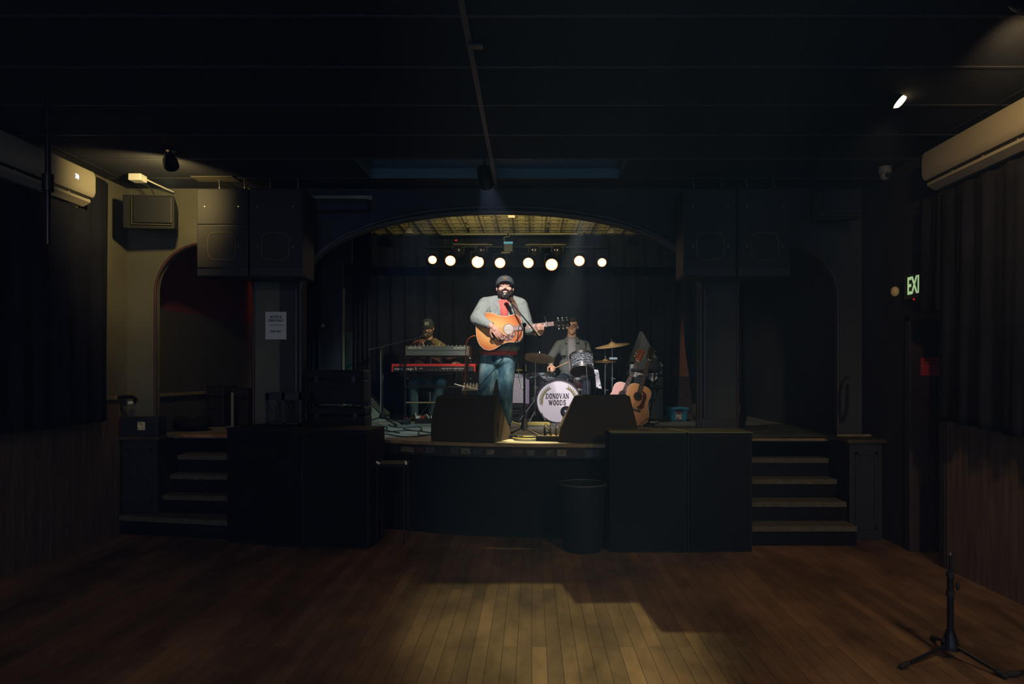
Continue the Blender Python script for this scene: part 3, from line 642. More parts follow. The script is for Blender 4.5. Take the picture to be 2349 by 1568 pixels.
# red notice on the door leaf
t = thing('door_notice', 'dark red notice sign on the black door at right', 'sign', (XX(2134, 6.15), 6.15, ZZ(840, 6.15)))
build('sign_plate', MB().box(XX(2112, 6.15), XX(2156, 6.15), 6.148, 6.153, ZZ(861, 6.15), ZZ(820, 6.15)), mat('sign_red', (170, 40, 44), 0.6), t)
text_obj('notice_lettering', 'EMERGENCY\nEXIT ONLY', 0.026, RUB, face_front((XX(2136, 6.15), 6.146, ZZ(831, 6.15))), t, sx=0.9)
# paper notice on the pier left of the stage
t = thing('paper_notice', 'white paper notice taped to the pier left of the stage', 'notice', P(633, 746, 7.09))
build('sheet', MB().box(XX(609, 7.09), XX(657, 7.09), 7.088, 7.092, ZZ(778, 7.09), ZZ(715, 7.09)), WHITE, t)
INK = mat('black_ink', (28, 28, 30), 0.7)
text_obj('notice_lettering', 'ARTISTS &\nCREW ONLY', 0.036, INK, face_front((XX(633, 7.09), 7.086, ZZ(731, 7.09))), t, sx=0.75, bold=0.0008)
build('notice_rule', MB().box(XX(618, 7.09), XX(651, 7.09), 7.085, 7.088, ZZ(746, 7.09), ZZ(745, 7.09)), INK, t)
text_obj('notice_lettering', 'STAFF ONLY', 0.028, INK, face_front((XX(633, 7.09), 7.086, ZZ(760, 7.09))), t, sx=0.75, bold=0.0006)
# handrail end bracket on left wall
t = thing('wall_bracket', 'dark bracket with torn cream tape at the end of the left chair rail', 'bracket', (XL+0.1, 7.03, 1.35))
build('arm', MB().tube(spline([(XL+0.01, 6.85, 1.35), (XL+0.1, 6.98, 1.36), (XL+0.13, 7.02, 1.33), (XL+0.08, 7.05, 1.29)], 4), 0.018, 8), BLACKM, t)
build('tape', MB().cbox((XL+0.09, 7.0, 1.30), (0.05, 0.02, 0.03)), CREAM, t)

# ---------------------------------------------------------------- subwoofers in front of the stage
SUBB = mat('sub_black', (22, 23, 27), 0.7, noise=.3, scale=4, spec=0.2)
SUBT = mat('sub_top_lit', (88, 92, 62), 0.6, noise=.25, scale=12)  # overhead light on the top put into the colour as olive
def sub(label, a, b, dep, h, top=SUBB):
    a = Vector((*a, 0)); b = Vector((*b, 0)); d = (b-a); L_ = d.length; rz = math.atan2(d.y, d.x)
    t = thing('subwoofer', label, 'subwoofer', (a+b)/2, rz, group='subwoofers before the stage')
    build('cabinet', MB().box(-L_/2, L_/2, 0.02, dep, 0.0, h-0.012), SUBB, t, local=True, bevel=0.01)
    build('top_board', MB().box(-L_/2, L_/2, 0.0, dep, h-0.012, h), top, t, local=True, bevel=0.004)
    build('grille', MB().box(-L_/2+0.02, L_/2-0.02, 0.0, 0.021, 0.03, h-0.03), mat('sub_grille', (18, 19, 24), 0.8, noise=.3, scale=120, bump=.3, bscale=200, spec=.1), t, local=True, bevel=0.004)
    for s_ in (-1, 1): build('side_handle', MB().box(s_*L_/2-0.004, s_*L_/2+0.004, dep*0.35, dep*0.65, h*0.55, h*0.67), RUB, t, local=True)
    return t
sub('black subwoofer on the floor left of the stage, beside the left steps', (XX(517, 6.47), 6.47), (XX(693, 6.27)-0.004, 6.27), 0.60, 1.085)
sub('black subwoofer on the floor left of the stage, nearer the stage centre', (XX(693, 6.27)+0.004, 6.27), (XX(845, 6.22), 6.22), 0.50, 1.085)
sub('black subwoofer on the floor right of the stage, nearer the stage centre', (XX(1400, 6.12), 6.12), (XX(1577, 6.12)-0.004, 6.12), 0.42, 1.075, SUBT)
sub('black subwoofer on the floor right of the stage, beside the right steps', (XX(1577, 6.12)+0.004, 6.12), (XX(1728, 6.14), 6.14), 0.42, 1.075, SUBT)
solo('gaffer_tape', MB().hexa([(XX(1530, 6.48), 6.50, 1.077), (XX(1537, 6.48), 6.50, 1.077), (XX(1579, 6.15), 6.15, 1.077), (XX(1571, 6.15), 6.15, 1.077), (XX(1530, 6.48), 6.50, 1.0785), (XX(1537, 6.48), 6.50, 1.0785), (XX(1579, 6.15), 6.15, 1.0785), (XX(1571, 6.15), 6.15, 1.0785)]), mat('yellow_tape', (200, 190, 110), 0.5), 'diagonal yellow tape strip on the right subwoofer top', 'tape')
solo('setlist_sheet', MB().box(XX(1466, 6.3), XX(1494, 6.3), 6.24, 6.36, 1.0765, 1.0785), mat('dark_sheet', (40, 42, 34), 0.7), 'small dark sheet lying on the right subwoofer top', 'sheet')
# trash bin and stool in the dark before the stage
def bin_(label, c, r, h, tagm):
    t = thing('trash_bin', label, 'trash bin', (c[0], c[1], 0))
    build('bin_body', MB().lathe([(r*0.82, 0), (r*0.84, 0.02), (r, h-0.03), (r*1.03, h-0.03), (r*1.03, h), (r*0.96, h), (r*0.8, 0.03)], (c[0], c[1], 0), (0, 0, 1), 28, cap=True), SUBB, t, smooth='auto')
    build('bin_liner', MB().ring((c[0], c[1], h+0.001), (0, 0, 1), r*1.0, 0.008, 30, 6), mat('liner_film', (70, 72, 66), 0.3), t, smooth=True)
    return t
bin_('round black trash bin before the stage beside the right subwoofers', (XX(1337, 6.2), 6.25), 0.21, ZZ(1108, 6.25), None)
t = thing('low_stool', 'low black stool with white scraps taped to its corners before the stage', 'stool', (XX(900, 6.6), 6.5, 0))
zt_ = ZZ(1060, 6.5)
build('stool_seat', MB().box(XX(866, 6.5), XX(936, 6.5), 6.38, 6.66, zt_-0.03, zt_), SUBB, t, bevel=0.006)
for a in (0, 1):
    for b in (0, 1): build('stool_leg', MB().cyl((XX(870, 6.5)+a*0.25, 6.41+b*0.22, 0), (XX(870, 6.5)+a*0.25, 6.41+b*0.22, zt_-0.03), 0.007), RUB, t)
for px_ in (868, 932): build('tape_scrap', MB().cbox((XX(px_, 6.4), 6.385, zt_+0.012), (0.035, 0.015, 0.014), Matrix.Rotation(0.6 if px_ < 900 else 1.3, 3, 'Y')), CREAM, t)

# ---------------------------------------------------------------- things on the left apron and in the arches
t = thing('milk_crate', 'black plastic milk crate with diamond mesh on the left subwoofer', 'crate', (XX(650, 6.7), 6.8, 1.086))
x0, x1, y0, y1, z0, z1 = XX(609, 6.72), XX(692, 6.72), 6.72, 6.80+0.2, 1.0865, ZZ(901, 6.72)
c = MB()
for (a, b) in ((z0, z0+0.03), (z1-0.07, z1)): c.box(x0, x1, y0, y0+0.012, a, b).box(x0, x1, y1-0.012, y1, a, b).box(x0, x0+0.012, y0, y1, a, b).box(x1-0.012, x1, y0, y1, a, b)
c.box(x0, x1, y0, y1, z0, z0+0.01)
for xx in (x0, x1-0.03, (x0+x1)/2-0.02): c.box(xx, xx+0.03, y0, y0+0.012, z0, z1)
PL = mat('black_crate_plastic', (18, 19, 24), 0.45)
build('crate_frame', c, PL, t)
lt = MB(); wd = (x1-x0)/2-0.05
for sx_ in (x0+0.03, (x0+x1)/2+0.015):
    for k in range(5):
        u = sx_+k*wd/4.5
        for sg in (-1, 1):
            a = Vector((u, y0+0.006, z0+0.03)); b = Vector((u+sg*0.09, y0+0.006, z1-0.07))
            b.x = min(max(b.x, sx_-0.005), sx_+wd); lt.tube([a, b], 0.004, 4)
build('lattice', lt, mat('crate_lattice', (50, 52, 50), 0.5), t, kind='stuff')
def flight(label, x0, x1, y0, y1, z0, z1, m=SUBB, name='flight_case'):
    t = thing(name, label, 'case', ((x0+x1)/2, (y0+y1)/2, z0))
    build('case_body', MB().box(x0, x1, y0, y1, z0, z0+(z1-z0)*0.72), m, t, bevel=0.02)
    build('case_lid', MB().box(x0, x1, y0, y1, z0+(z1-z0)*0.73, z1), m, t, bevel=0.02)
    build('case_handle', MB().tube(spline([((x0+x1)/2-0.07, y0-0.002, (z0+z1)/2), ((x0+x1)/2-0.06, y0-0.03, (z0+z1)/2), ((x0+x1)/2+0.06, y0-0.03, (z0+z1)/2), ((x0+x1)/2+0.07, y0-0.002, (z0+z1)/2)], 3), 0.008, 6), RUB, t)
    for s_ in (x0+0.1, x1-0.1): build('latch', MB().box(s_-0.02, s_+0.02, y0-0.006, y0+0.001, z0+(z1-z0)*0.64, z0+(z1-z0)*0.8), BLACKM, t)
    return t
flight('lower black equipment case stacked left on the stage apron', XX(702, 7.12)+0.02, XX(838, 7.12), 7.1, 7.42, ST, ZZ(933, 7.1))
t = flight('upper black amplifier case stacked left on the stage apron', XX(697, 7.12)+0.03, XX(833, 7.12), 7.12, 7.42, ZZ(931, 7.1)+0.02, ZZ(848, 7.1))
for k, px_ in enumerate((782, 801, 821)):
    wh = ['leftmost', 'middle', 'rightmost'][k]
    solo('cloth_scrap', MB().ell((XX(px_, 7.1), 7.14, ZZ(933, 7.1)+0.010), (0.025, 0.03, 0.009)), mat('scrap_grey', (110, 106, 90), 0.8), wh+' of three pale scraps squeezed between the two black cases', 'scrap', group='scraps between the black cases', smooth=True)
flight('tall black case standing inside the left arch', XX(490, 8.9), XX(530, 8.9), 8.7, 9.1, ST, ZZ(885, 8.8))
flight('black case behind the pole inside the left arch', XX(538, 9.0), XX(581, 9.0), 8.85, 9.25, ST, ZZ(890, 9.0))
solo('metal_pole', MB().cyl((XX(533, 8.6), 8.6, ST), (XX(533, 8.6), 8.6, ZZ(900, 8.6)), 0.018), mat('dull_pole', (110, 112, 106), 0.5, 0.3), 'short grey metal pole standing inside the left arch', 'pole')
t = thing('stage_pouf', 'low heap of folded black cloth on the left arch landing', 'cloth heap', (XX(440, 8), 8.1, ST))
build('cloth_fold', MB().ell((XX(440, 8.1), 8.1, ST+0.07), (0.22, 0.18, 0.075)).ell((XX(415, 8.0), 8.0, ST+0.12), (0.08, 0.1, 0.06)).ell((XX(462, 8.2), 8.2, ST+0.12), (0.1, 0.1, 0.05)), VELVET, t, mods=(0.012, 3))
# round drum case in the right arch
t = thing('drum_case', 'round black drum case standing on edge inside the right arch', 'case', (XX(1716, 8.4), 8.6, ST))
rr = (ZZ(884, 8.5)-ZZ(966, 8.5))/2*0.98
cc = Vector((XX(1722, 8.6)-0.22, 8.6, ST+rr))
build('case_shell', MB().lathe([(0.02, -0.13), (rr*0.97, -0.13), (rr, -0.11), (rr, 0.11), (rr*0.97, 0.13), (0.02, 0.13)], cc, (1, -0.55, 0), 40), mat('case_black_plastic', (30, 31, 34), 0.35), t, smooth='auto')
build('case_rim', MB().ring(cc+Vector((0.03, -0.016, 0)), (1, -0.55, 0), rr+0.002, 0.008, 40, 6), mat('rim_green', (96, 100, 74), 0.35, 0.2), t, smooth=True)
# hanging hose and red-tipped fire cord right of the right arch
solo('hanging_cable', MB().tube(spline([P(1948, 862, 7.05), P(1932, 880, 7.04), P(1927, 930, 7.03), P(1934, 965, 7.04), P(1944, 935, 7.05), P(1945, 880, 7.05)], 6), 0.01, 8), RUB, 'dark cable looped on the wall right of the right arch', 'cable', smooth=True)

# ---------------------------------------------------------------- microphone stands
def leg_tri(t, hub, r, z0, angs, rad=0.009, m=BLACKM, foot=0.016, drop=None):
    for a in angs:
        e = Vector((hub[0]+r*math.cos(a), hub[1]+r*math.sin(a), z0+foot))
        l = build('leg', MB().tube([hub, e], rad, 8), m, t)
        dd = (e-Vector(hub)).normalized(); build('rubber_foot', MB().cap(e-dd*0.03, e+dd*0.005, foot, n=8), RUB, l)
def boom_stand(label, bx, by, z0, zc, mic, tail, legr, angs, name='microphone_stand'):
    t = thing(name, label, 'microphone stand', (bx, by, z0)); hub = Vector((bx, by, z0+0.13))
    build('hub', MB().lathe([(0.03, -0.05), (0.045, -0.03), (0.02, 0.08), (0.02, 0.1)], hub, (0, 0, 1), 16), BLACKM, t)
    leg_tri(t, hub-Vector((0, 0, 0.02)), legr, z0, angs)
    top = Vector((bx, by, zc))
    build('lower_tube', MB().cyl(hub, (bx, by, z0+(zc-z0)*0.62), 0.0125), BLACKM, t)
    build('upper_tube', MB().cyl((bx, by, z0+(zc-z0)*0.6), top, 0.008), BLACKM, t)
    build('clutch', MB().cyl((bx, by, z0+(zc-z0)*0.59), (bx, by, z0+(zc-z0)*0.65), 0.019), RUB, t)
    build('boom_clamp', MB().cyl(top-Vector((0.0, 0.03, 0)), top+Vector((0, 0.03, 0)), 0.022), RUB, t)
    build('boom_arm', MB().tube([tail, mic], 0.0075, 8), RUB, t)
    d = (Vector(tail)-Vector(mic)).normalized()
    build('counterweight', MB().cyl(Vector(tail)-d*0.10, tail, 0.014), RUB, t)
    return t
def microphone(label, tip, back):
    tip = Vector(tip); d = (Vector(back)-tip).normalized(); t = thing('microphone', label, 'microphone', tip)
    build('mic_head', MB().ell(tip+d*0.02, (0.026, 0.026, 0.028)), ramp_mat('mic_mesh', 'voronoi', [(0, (60, 60, 60)), (0.6, (190, 190, 185))], 0.35, 0.8, inp={'Scale': 300}) if 'mic_mesh' not in MATS else MATS['mic_mesh'], t, smooth=True)
    build('mic_body', MB().lathe([(0.022, 0.035), (0.024, 0.05), (0.012, 0.16), (0.012, 0.17)], tip, d, 18), RUB, t, smooth='auto')
    build('mic_clip', MB().lathe([(0.02, 0.08), (0.02, 0.13)], tip, d, 14), BLACKM, t)
    return t

# ================================================================ STAGE GEAR
def fit_text(name, txt, w_, h_, m, M, parent, bold=0.0, ex=0.0015, space=1.0, shear=0):
    o = text_obj(name, txt, 1.0, m, Matrix(), None, extrude=0.0, bold=bold, space=space, shear=shear)
    xs_ = [v.co.x for v in o.data.vertices]; ys_ = [v.co.y for v in o.data.vertices]
    cx, cy = (min(xs_)+max(xs_))/2, (min(ys_)+max(ys_))/2
    S = Matrix.Diagonal((w_/(max(xs_)-min(xs_)), h_/(max(ys_)-min(ys_)), 1, 1)) @ Matrix.Translation((-cx, -cy, 0))
    o.data.transform(S)
    if parent is not None: o.parent = parent; o.data.transform(WM[parent.name].inverted() @ M); WM[o.name] = WM[parent.name]
    else: o.data.transform(M)
    q = o.modifiers.new('solid', 'SOLIDIFY'); q.thickness = ex; q.offset = 0
    return o

# ---- wedges
def loft4(name, rings_, m, t, **kw):
    mb = MB().rings([[Vector(p) for p in r] for r in rings_]); return build(name, mb, m, t, **kw)
WEDGE = mat('wedge_sheen_brown', (56, 46, 36), 0.75, noise=.35, scale=80, bump=.3, bscale=150, spec=0.25)  # warm sheen of the black cabinets put into the colour as brown
def wedge(label, FL, FR, dep, zs, inset_f, inset_b, side_l, side_r, rz_extra=0, handle=True):
    """FL, FR floor corners of the face towards the hall; zs heights; insets per height"""
    a = Vector((*FL, 0)); b = Vector((*FR, 0)); d = (b-a); L_ = d.length; d.normalize(); n = Vector((-d.y, d.x, 0))
    t = thing('floor_monitor', label, 'floor monitor', ((a+b)/2).to_tuple()[:2]+(ST,), math.atan2(d.y, d.x))
    R = []
    for z, f, bk, sl, sr in zip(zs, inset_f, inset_b, side_l, side_r):
        p = a+d*sl+n*f; q = b-d*sr+n*f; r = b-d*sr+n*bk; s = a+d*sl+n*bk
        R.append([Vector((v.x, v.y, ST+z)) for v in (p, q, r, s)])
    build('cabinet', MB().rings(R), WEDGE, t, bevel=0.008)
    # sloping grille on the performer side
    a_, b_ = R[-1], R[1]
    gr = MB(); off = n*0.012+Vector((0, 0, 0.010))
    q = [a_[3]+d*0.02+off, a_[2]-d*0.02+off, b_[2]-d*0.02+off, b_[3]+d*0.02+off]
    gr.hexa([q[3]-off, q[2]-off, q[1]-off, q[0]-off, q[3], q[2], q[1], q[0]])
    build('grille', gr, GRILLE, t)
    if handle:
        mid = (R[0][1]+R[0][2])/2; m2 = mid+d*0.003
        build('side_handle', MB().cbox(m2+Vector((0, 0, 0.12))-n*0.13+d*0.000, (0.012, 0.06, 0.13), Matrix.Rotation(math.atan2(d.y, d.x), 3, 'Z')), RUB, t, bevel=0.004)
    return t
wedge('black floor monitor wedge at the stage edge in front of the singer', (XX(988, 6.92), 6.92), (XX(1133, 6.70), 6.70), 0.44, [0, 0.06, 0.21, 0.445], [0, 0, 0.0, 0.07], [0.50, 0.50, 0.34, 0.115], [0, 0, 0, 0.03], [0, 0, 0, 0.0])
wedge('black floor monitor wedge at the stage edge in front of the bass drum', (XX(1282, 6.75), 6.75), (XX(1463, 6.75), 6.75), 0.44, [0, 0.05, 0.15, 0.455], [0, 0, 0.0, 0.06], [0.42, 0.42, 0.36, 0.12], [0, 0, 0.02, 0.16], [0, 0, 0.0, 0.07], handle=False)
# grey side wedge at the left
t = thing('floor_monitor', 'grey floor monitor wedge at the back left of the stage behind the boom stand', 'floor monitor', (XX(850, 9.7), 9.7, ST))
TEAL = mat('grey_teal_paint', (112, 128, 124), 0.6, noise=.2, scale=6)
x0 = XX(790, 9.6); x1 = XX(886, 9.6); xa = XX(800, 9.6)
pr = [(x0, ST), (x1, ST), (x1-0.02, ST+0.05), (XX(838, 9.6), ZZ(916, 9.6)), (xa, ZZ(884, 9.6)), (x0, ZZ(884, 9.6))]
build('cabinet', MB().rings([[Vector((x, 9.55, z)) for x, z in pr], [Vector((x-0.03, 10.05, z)) for x, z in pr]]), TEAL, t, bevel=0.006)
build('baffle_panel', MB().hexa([(x1-0.01, 9.56, ST+0.06), (XX(800, 9.6), 9.56, ZZ(878, 9.6)), (XX(800, 9.6)-0.03, 10.03, ZZ(878, 9.6)), (x1-0.04, 10.03, ST+0.06), (x1, 9.56, ST+0.10), (XX(800, 9.6)+0.02, 9.56, ZZ(862, 9.6)), (XX(800, 9.6), 10.03, ZZ(862, 9.6)), (x1-0.02, 10.03, ST+0.10)]), mat('baffle_grey', (70, 76, 74), 0.6), t)

# ---- drums
OYSTER = ramp_mat('oyster_pearl', 'wave', [(0.0, (14, 16, 22)), (0.34, (40, 48, 60)), (0.48, (190, 200, 210)), (0.72, (225, 228, 230)), (0.85, (50, 58, 70))], 0.25, 0.2, dir='Z', inp={'Scale': 8.5, 'Distortion': 7.5, 'Detail': 3, 'Detail Scale': 1.6, 'Detail Roughness': 0.6})
HEADW = mat('coated_drumhead', (222, 216, 226), 0.55)
def drum(name, label, M, R, D, n, shell=OYSTER, front=HEADW, back=HEADW, hoop=CHROME, hw=0.02, extra=None):
    """local z is the axis; batter (top/front) head at z=0, other head at z=-D"""
    t = thing(name, label, 'drum', M=M)
    build('shell', MB().lathe([(R*0.965, -D+0.01), (R*0.97, -D+0.012), (R*0.97, -0.012), (R*0.965, -0.01)], n=48), shell, t, local=True, smooth='auto')
    build('front_head', MB().lathe([(0.001, -0.006), (R*0.985, -0.006), (R*0.985, 0.0), (0.001, 0.0)], n=48, cap=False), front, t, local=True)
    build('rear_head', MB().lathe([(0.001, -D), (R*0.985, -D), (R*0.985, -D+0.006), (0.001, -D+0.006)], n=48, cap=False), back, t, local=True)
    for z in (0.004, -D-0.004):
        build('hoop', MB().lathe([(R*0.985, z-hw), (R*1.03, z-hw), (R*1.035, z), (R*1.03, z+hw*0.6), (R*0.985, z+hw*0.6), (R*0.985, z-hw)], n=48, cap=False), hoop, t, local=True, smooth='auto')
    for k in range(n):
        a = 2*PI*(k+0.5)/n; c, s = math.cos(a), math.sin(a)
        for z in (-D*0.24, -D*0.76):
            lg = build('lug', MB().cap((c*R*1.0, s*R*1.0, z-0.018), (c*R*1.0, s*R*1.0, z+0.018), 0.010, n=8), CHROME, t, local=True, smooth=True)
            e = 0.012 if z > -D/2 else -D-0.012
            build('tension_rod', MB().cyl((c*R*1.03, s*R*1.03, z), (c*R*1.045, s*R*1.045, e), 0.0035, n=6), CHROME, lg, local=True)
    return t
bc = Vector((XX(1281, 9.25), 9.25, ST+0.305))
Mb = Matrix.Translation(bc) @ Matrix.Rotation(PI/2, 4, 'X')     # local z -> -Y
bd_ = drum('bass_drum', 'bass drum with white lettered front head and laurel wreath', Mb, 0.290, 0.36, 8, hoop=mat('dark_hoop', (60, 58, 62), 0.3, 0.4), hw=0.035)
for o in bd_.children:
    if o.name.startswith('front_head'): fh = o
def onb(px, py): return Vector(((px-1281)*9.25/FPX, -(py-916.5)*9.25/FPX, 0.003))
SER = mat('lettering_black', (30, 28, 32), 0.6)
LM = lambda px, py: Mb @ Matrix.Translation(onb(px, py))
def ribbon2(mb, pts, w_, th=0.0012):
    n = len(pts); L_, R_ = [], []
    for i, (x, y) in enumerate(pts):
        a = pts[max(i-1, 0)]; b = pts[min(i+1, n-1)]; dx, dy = b[0]-a[0], b[1]-a[1]; l = math.hypot(dx, dy) or 1; nx, ny = -dy/l*w_/2, dx/l*w_/2
        L_.append((x+nx, y+ny)); R_.append((x-nx, y-ny))
    for i in range(n-1): mb.hexa([(*L_[i], 0), (*R_[i], 0), (*R_[i+1], 0), (*L_[i+1], 0), (*L_[i], th), (*R_[i], th), (*R_[i+1], th), (*L_[i+1], th)])
def slab_letter(mb, ch, x, y, w_, h, M):
    """condensed slab-serif capital, lower left corner x,y"""
    m2 = MB(); s = w_*0.27; sf = h*0.085; t_ = w_*0.20
    X = lambda u: x+u*w_
    Yv = lambda v: y+v*h
    def serif(u, v, ww=0.44): m2.box(X(u)-ww*w_/2, X(u)+ww*w_/2, Yv(v)-(0 if v < 0.5 else sf), Yv(v)+(sf if v < 0.5 else 0), 0, 0.0012)
    arc = lambda cx, cy, rx, ry, a0, a1, k=14: [(cx+rx*math.cos(math.radians(a0+(a1-a0)*i/k)), cy+ry*math.sin(math.radians(a0+(a1-a0)*i/k))) for i in range(k+1)]
    if ch == 'O': ribbon2(m2, arc(X(0.5), Yv(0.5), w_*0.36, h*0.46, 0, 360, 28), s)
    elif ch == 'D':
        ribbon2(m2, [(X(0.17), Yv(0)), (X(0.17), Yv(1))], s); serif(0.17, 0); serif(0.17, 1)
        ribbon2(m2, [(X(0.17), Yv(0.96)), (X(0.45), Yv(0.96))]+arc(X(0.45), Yv(0.66), w_*0.38, h*0.30, 90, 0)+arc(X(0.45), Yv(0.34), w_*0.38, h*0.30, 0, -90)+[(X(0.17), Yv(0.04))], s*0.8)
    elif ch == 'N':
        for u in (0.14, 0.86): ribbon2(m2, [(X(u), Yv(0)), (X(u), Yv(1))], t_*0.8)
        ribbon2(m2, [(X(0.14), Yv(1)), (X(0.86), Yv(0))], s); serif(0.14, 0, .36); serif(0.10, 1, .36); serif(0.86, 1, .36)
    elif ch == 'V': ribbon2(m2, [(X(0.10), Yv(1)), (X(0.5), Yv(0))], s); ribbon2(m2, [(X(0.90), Yv(1)), (X(0.5), Yv(0))], t_*0.8); serif(0.10, 1, .4); serif(0.9, 1, .36)
    elif ch == 'A':
        ribbon2(m2, [(X(0.10), Yv(0)), (X(0.5), Yv(1))], t_*0.8); ribbon2(m2, [(X(0.90), Yv(0)), (X(0.5), Yv(1))], s); ribbon2(m2, [(X(0.25), Yv(0.32)), (X(0.75), Yv(0.32))], sf*1.2); serif(0.10, 0, .36); serif(0.9, 0, .4)
    elif ch == 'W':
        ribbon2(m2, [(X(0.06), Yv(1)), (X(0.29), Yv(0))], s*0.8); ribbon2(m2, [(X(0.29), Yv(0)), (X(0.5), Yv(0.95))], t_*0.7); ribbon2(m2, [(X(0.5), Yv(0.95)), (X(0.71), Yv(0))], s*0.8); ribbon2(m2, [(X(0.71), Yv(0)), (X(0.94), Yv(1))], t_*0.7); serif(0.06, 1, .26); serif(0.94, 1, .26)
    elif ch == 'S': ribbon2(m2, [(X(0.84), Yv(0.74))]+arc(X(0.5), Yv(0.73), w_*0.32, h*0.22, 10, 230)+[(X(0.5), Yv(0.52))]+arc(X(0.5), Yv(0.27), w_*0.34, h*0.23, 60, -180), s)
    mb.v += []; mb.add([M @ v for v in m2.v], m2.f)
def slab_word(word, px0, px1, pyc, hgt):
    a = onb(px0, pyc); b = onb(px1, pyc); Wd = b.x-a.x; wt = [1.35 if c == 'W' else 1.0 for c in word]; g_ = 0.16; tot = sum(wt)+g_*(len(word)-1); x = a.x
    for c, k in zip(word, wt):
        w1 = Wd*k/tot; mb = MB(); slab_letter(mb, c, x, a.y-hgt/2, w1, hgt, Matrix.Translation((0, 0, 0.003))); build('head_letter', mb, SER, fh, local=True); x += w1+Wd*g_/tot
slab_word('DONOVAN', 1252.3, 1304.8, 905.3, 0.068)
slab_word('WOODS', 1259, 1298.3, 920.2, 0.067)
LAU = mat('laurel_olive', (128, 124, 70), 0.6)
for sg in (-1, 1):
    mb = MB(); c0 = Vector((0.004, 0.012, 0))
    st_ = [c0+Vector((sg*0.232*math.sin(a), 0.205*math.cos(a)-0.01, 0.003)) for a in [0.62+i*0.118 for i in range(12)]]
    mb.tube(st_, 0.0025, 5)
    for i, p in enumerate(st_[:-1]):
        d_ = (st_[i]-st_[i+1]).normalized()
        for s2 in (-1, 1):
            an = s2*0.75; dd = Vector((d_.x*math.cos(an)-d_.y*math.sin(an), d_.x*math.sin(an)+d_.y*math.cos(an), 0)); q = p+dd*0.02
            R3 = Matrix.Rotation(math.atan2(dd.y, dd.x), 3, 'Z'); mb.ell(q, (0.019, 0.0065, 0.0012), R3, 10, 4)
    build('laurel_branch', mb, LAU, fh, local=True)
pc = onb(1298.5, 941)
build('port_hole', MB().ring(pc, (0, 0, 1), 0.070, 0.006, 32, 6).lathe([(0.001, 0.001), (0.07, 0.001), (0.07, 0.002)], pc, n=32, cap=False), mat('port_black', (12, 13, 16), 0.4), fh, local=True)
t = thing('kick_microphone', 'round dark microphone in the bass drum port hole', 'microphone', Mb @ (pc+Vector((0, 0, 0.03))))
build('mic_head', MB().ell(Mb @ (pc+Vector((-0.010, -0.008, 0.035))), (0.036, 0.03, 0.036)), mat('steel_blue', (90, 110, 130), 0.25, 0.8), t, smooth=True)
build('mic_body', MB().cyl(Mb @ (pc+Vector((-0.005, 0, 0.04))), Mb @ (pc+Vector((0.06, 0.05, 0.055))), 0.012), CHROME, t)
# bass drum spurs
for s_ in (-1, 1):
    build('spur', MB().tube([bc+Vector((s_*0.27, 0.12, -0.06)), Vector((bc.x+s_*0.40, bc.y-0.05, ST+0.008))], 0.009, 8), mat('stand_steel', (96, 98, 100), 0.55, 0.6), bd_)
# floor tom, rack tom, snare
ft = drum('floor_tom', 'floor tom in black and white oyster pearl left behind the bass drum', Matrix.Translation((XX(1241, 9.95), 9.95, ZZ(857, 9.95))), 0.205, 0.37, 8)
for a in (0.3, 2.4, 4.5):
    b0 = Vector((math.cos(a)*0.225, math.sin(a)*0.225, 0))
    build('tom_leg', MB().tube([b0+Vector((0, 0, -0.12)), b0+Vector((0, 0, -0.5)), b0*1.15+Vector((0, 0, ST-ZZ(857, 9.95)+0.006))], 0.007, 8), CHROME, ft, local=True)
ax = Vector((-0.03, 0.50, 0.86)).normalized(); u_, v_, _ = basis(ax)
bt = P(1335.5, 849, 9.72); top = bt+ax*0.22
Mt = Matrix((( u_.x, v_.x, ax.x, top.x), (u_.y, v_.y, ax.y, top.y), (u_.z, v_.z, ax.z, top.z), (0, 0, 0, 1)))
drum('rack_tom', 'tilted rack tom in black and white oyster pearl right of the drummer', Mt, 0.168, 0.22, 6, back=mat('reso_head', (70, 46, 42), 0.2))
build('badge', MB().box(-0.02, 0.02, -0.176, -0.165, -0.12, -0.07), BRASS, COL.objects['rack_tom'], local=True) if False else None
drum('snare_drum', 'dark snare drum below the rack tom', Matrix.Translation((XX(1326, 10.0), 10.0, ZZ(868, 10.0))), 0.165, 0.15, 8, shell=mat('dark_shell', (50, 28, 28), 0.3))
for nm, lb, x_, y_, z_, r_ in (('drum_stand', 'chrome stand holding the rack tom', XX(1335.5, 9.78), 9.86, ZZ(846, 9.78), 0.25), ('drum_stand', 'chrome stand under the dark snare drum', XX(1326, 10.0), 10.0, ZZ(868, 10)-0.16, 0.2)):
    t = thing(nm, lb, 'stand', (x_, y_, ST))
    build('pole', MB().cyl((x_, y_, ST+0.12), (x_, y_, z_), 0.010), CHROME, t)
    build('clamp', MB().ell((x_, y_-0.005, z_-0.04), (0.024, 0.024, 0.03)), CHROME, t, smooth=True)
    leg_tri(t, (x_, y_, ST+0.25), r_, ST, (-0.5, 1.6, 3.6), 0.007, CHROME, 0.012)
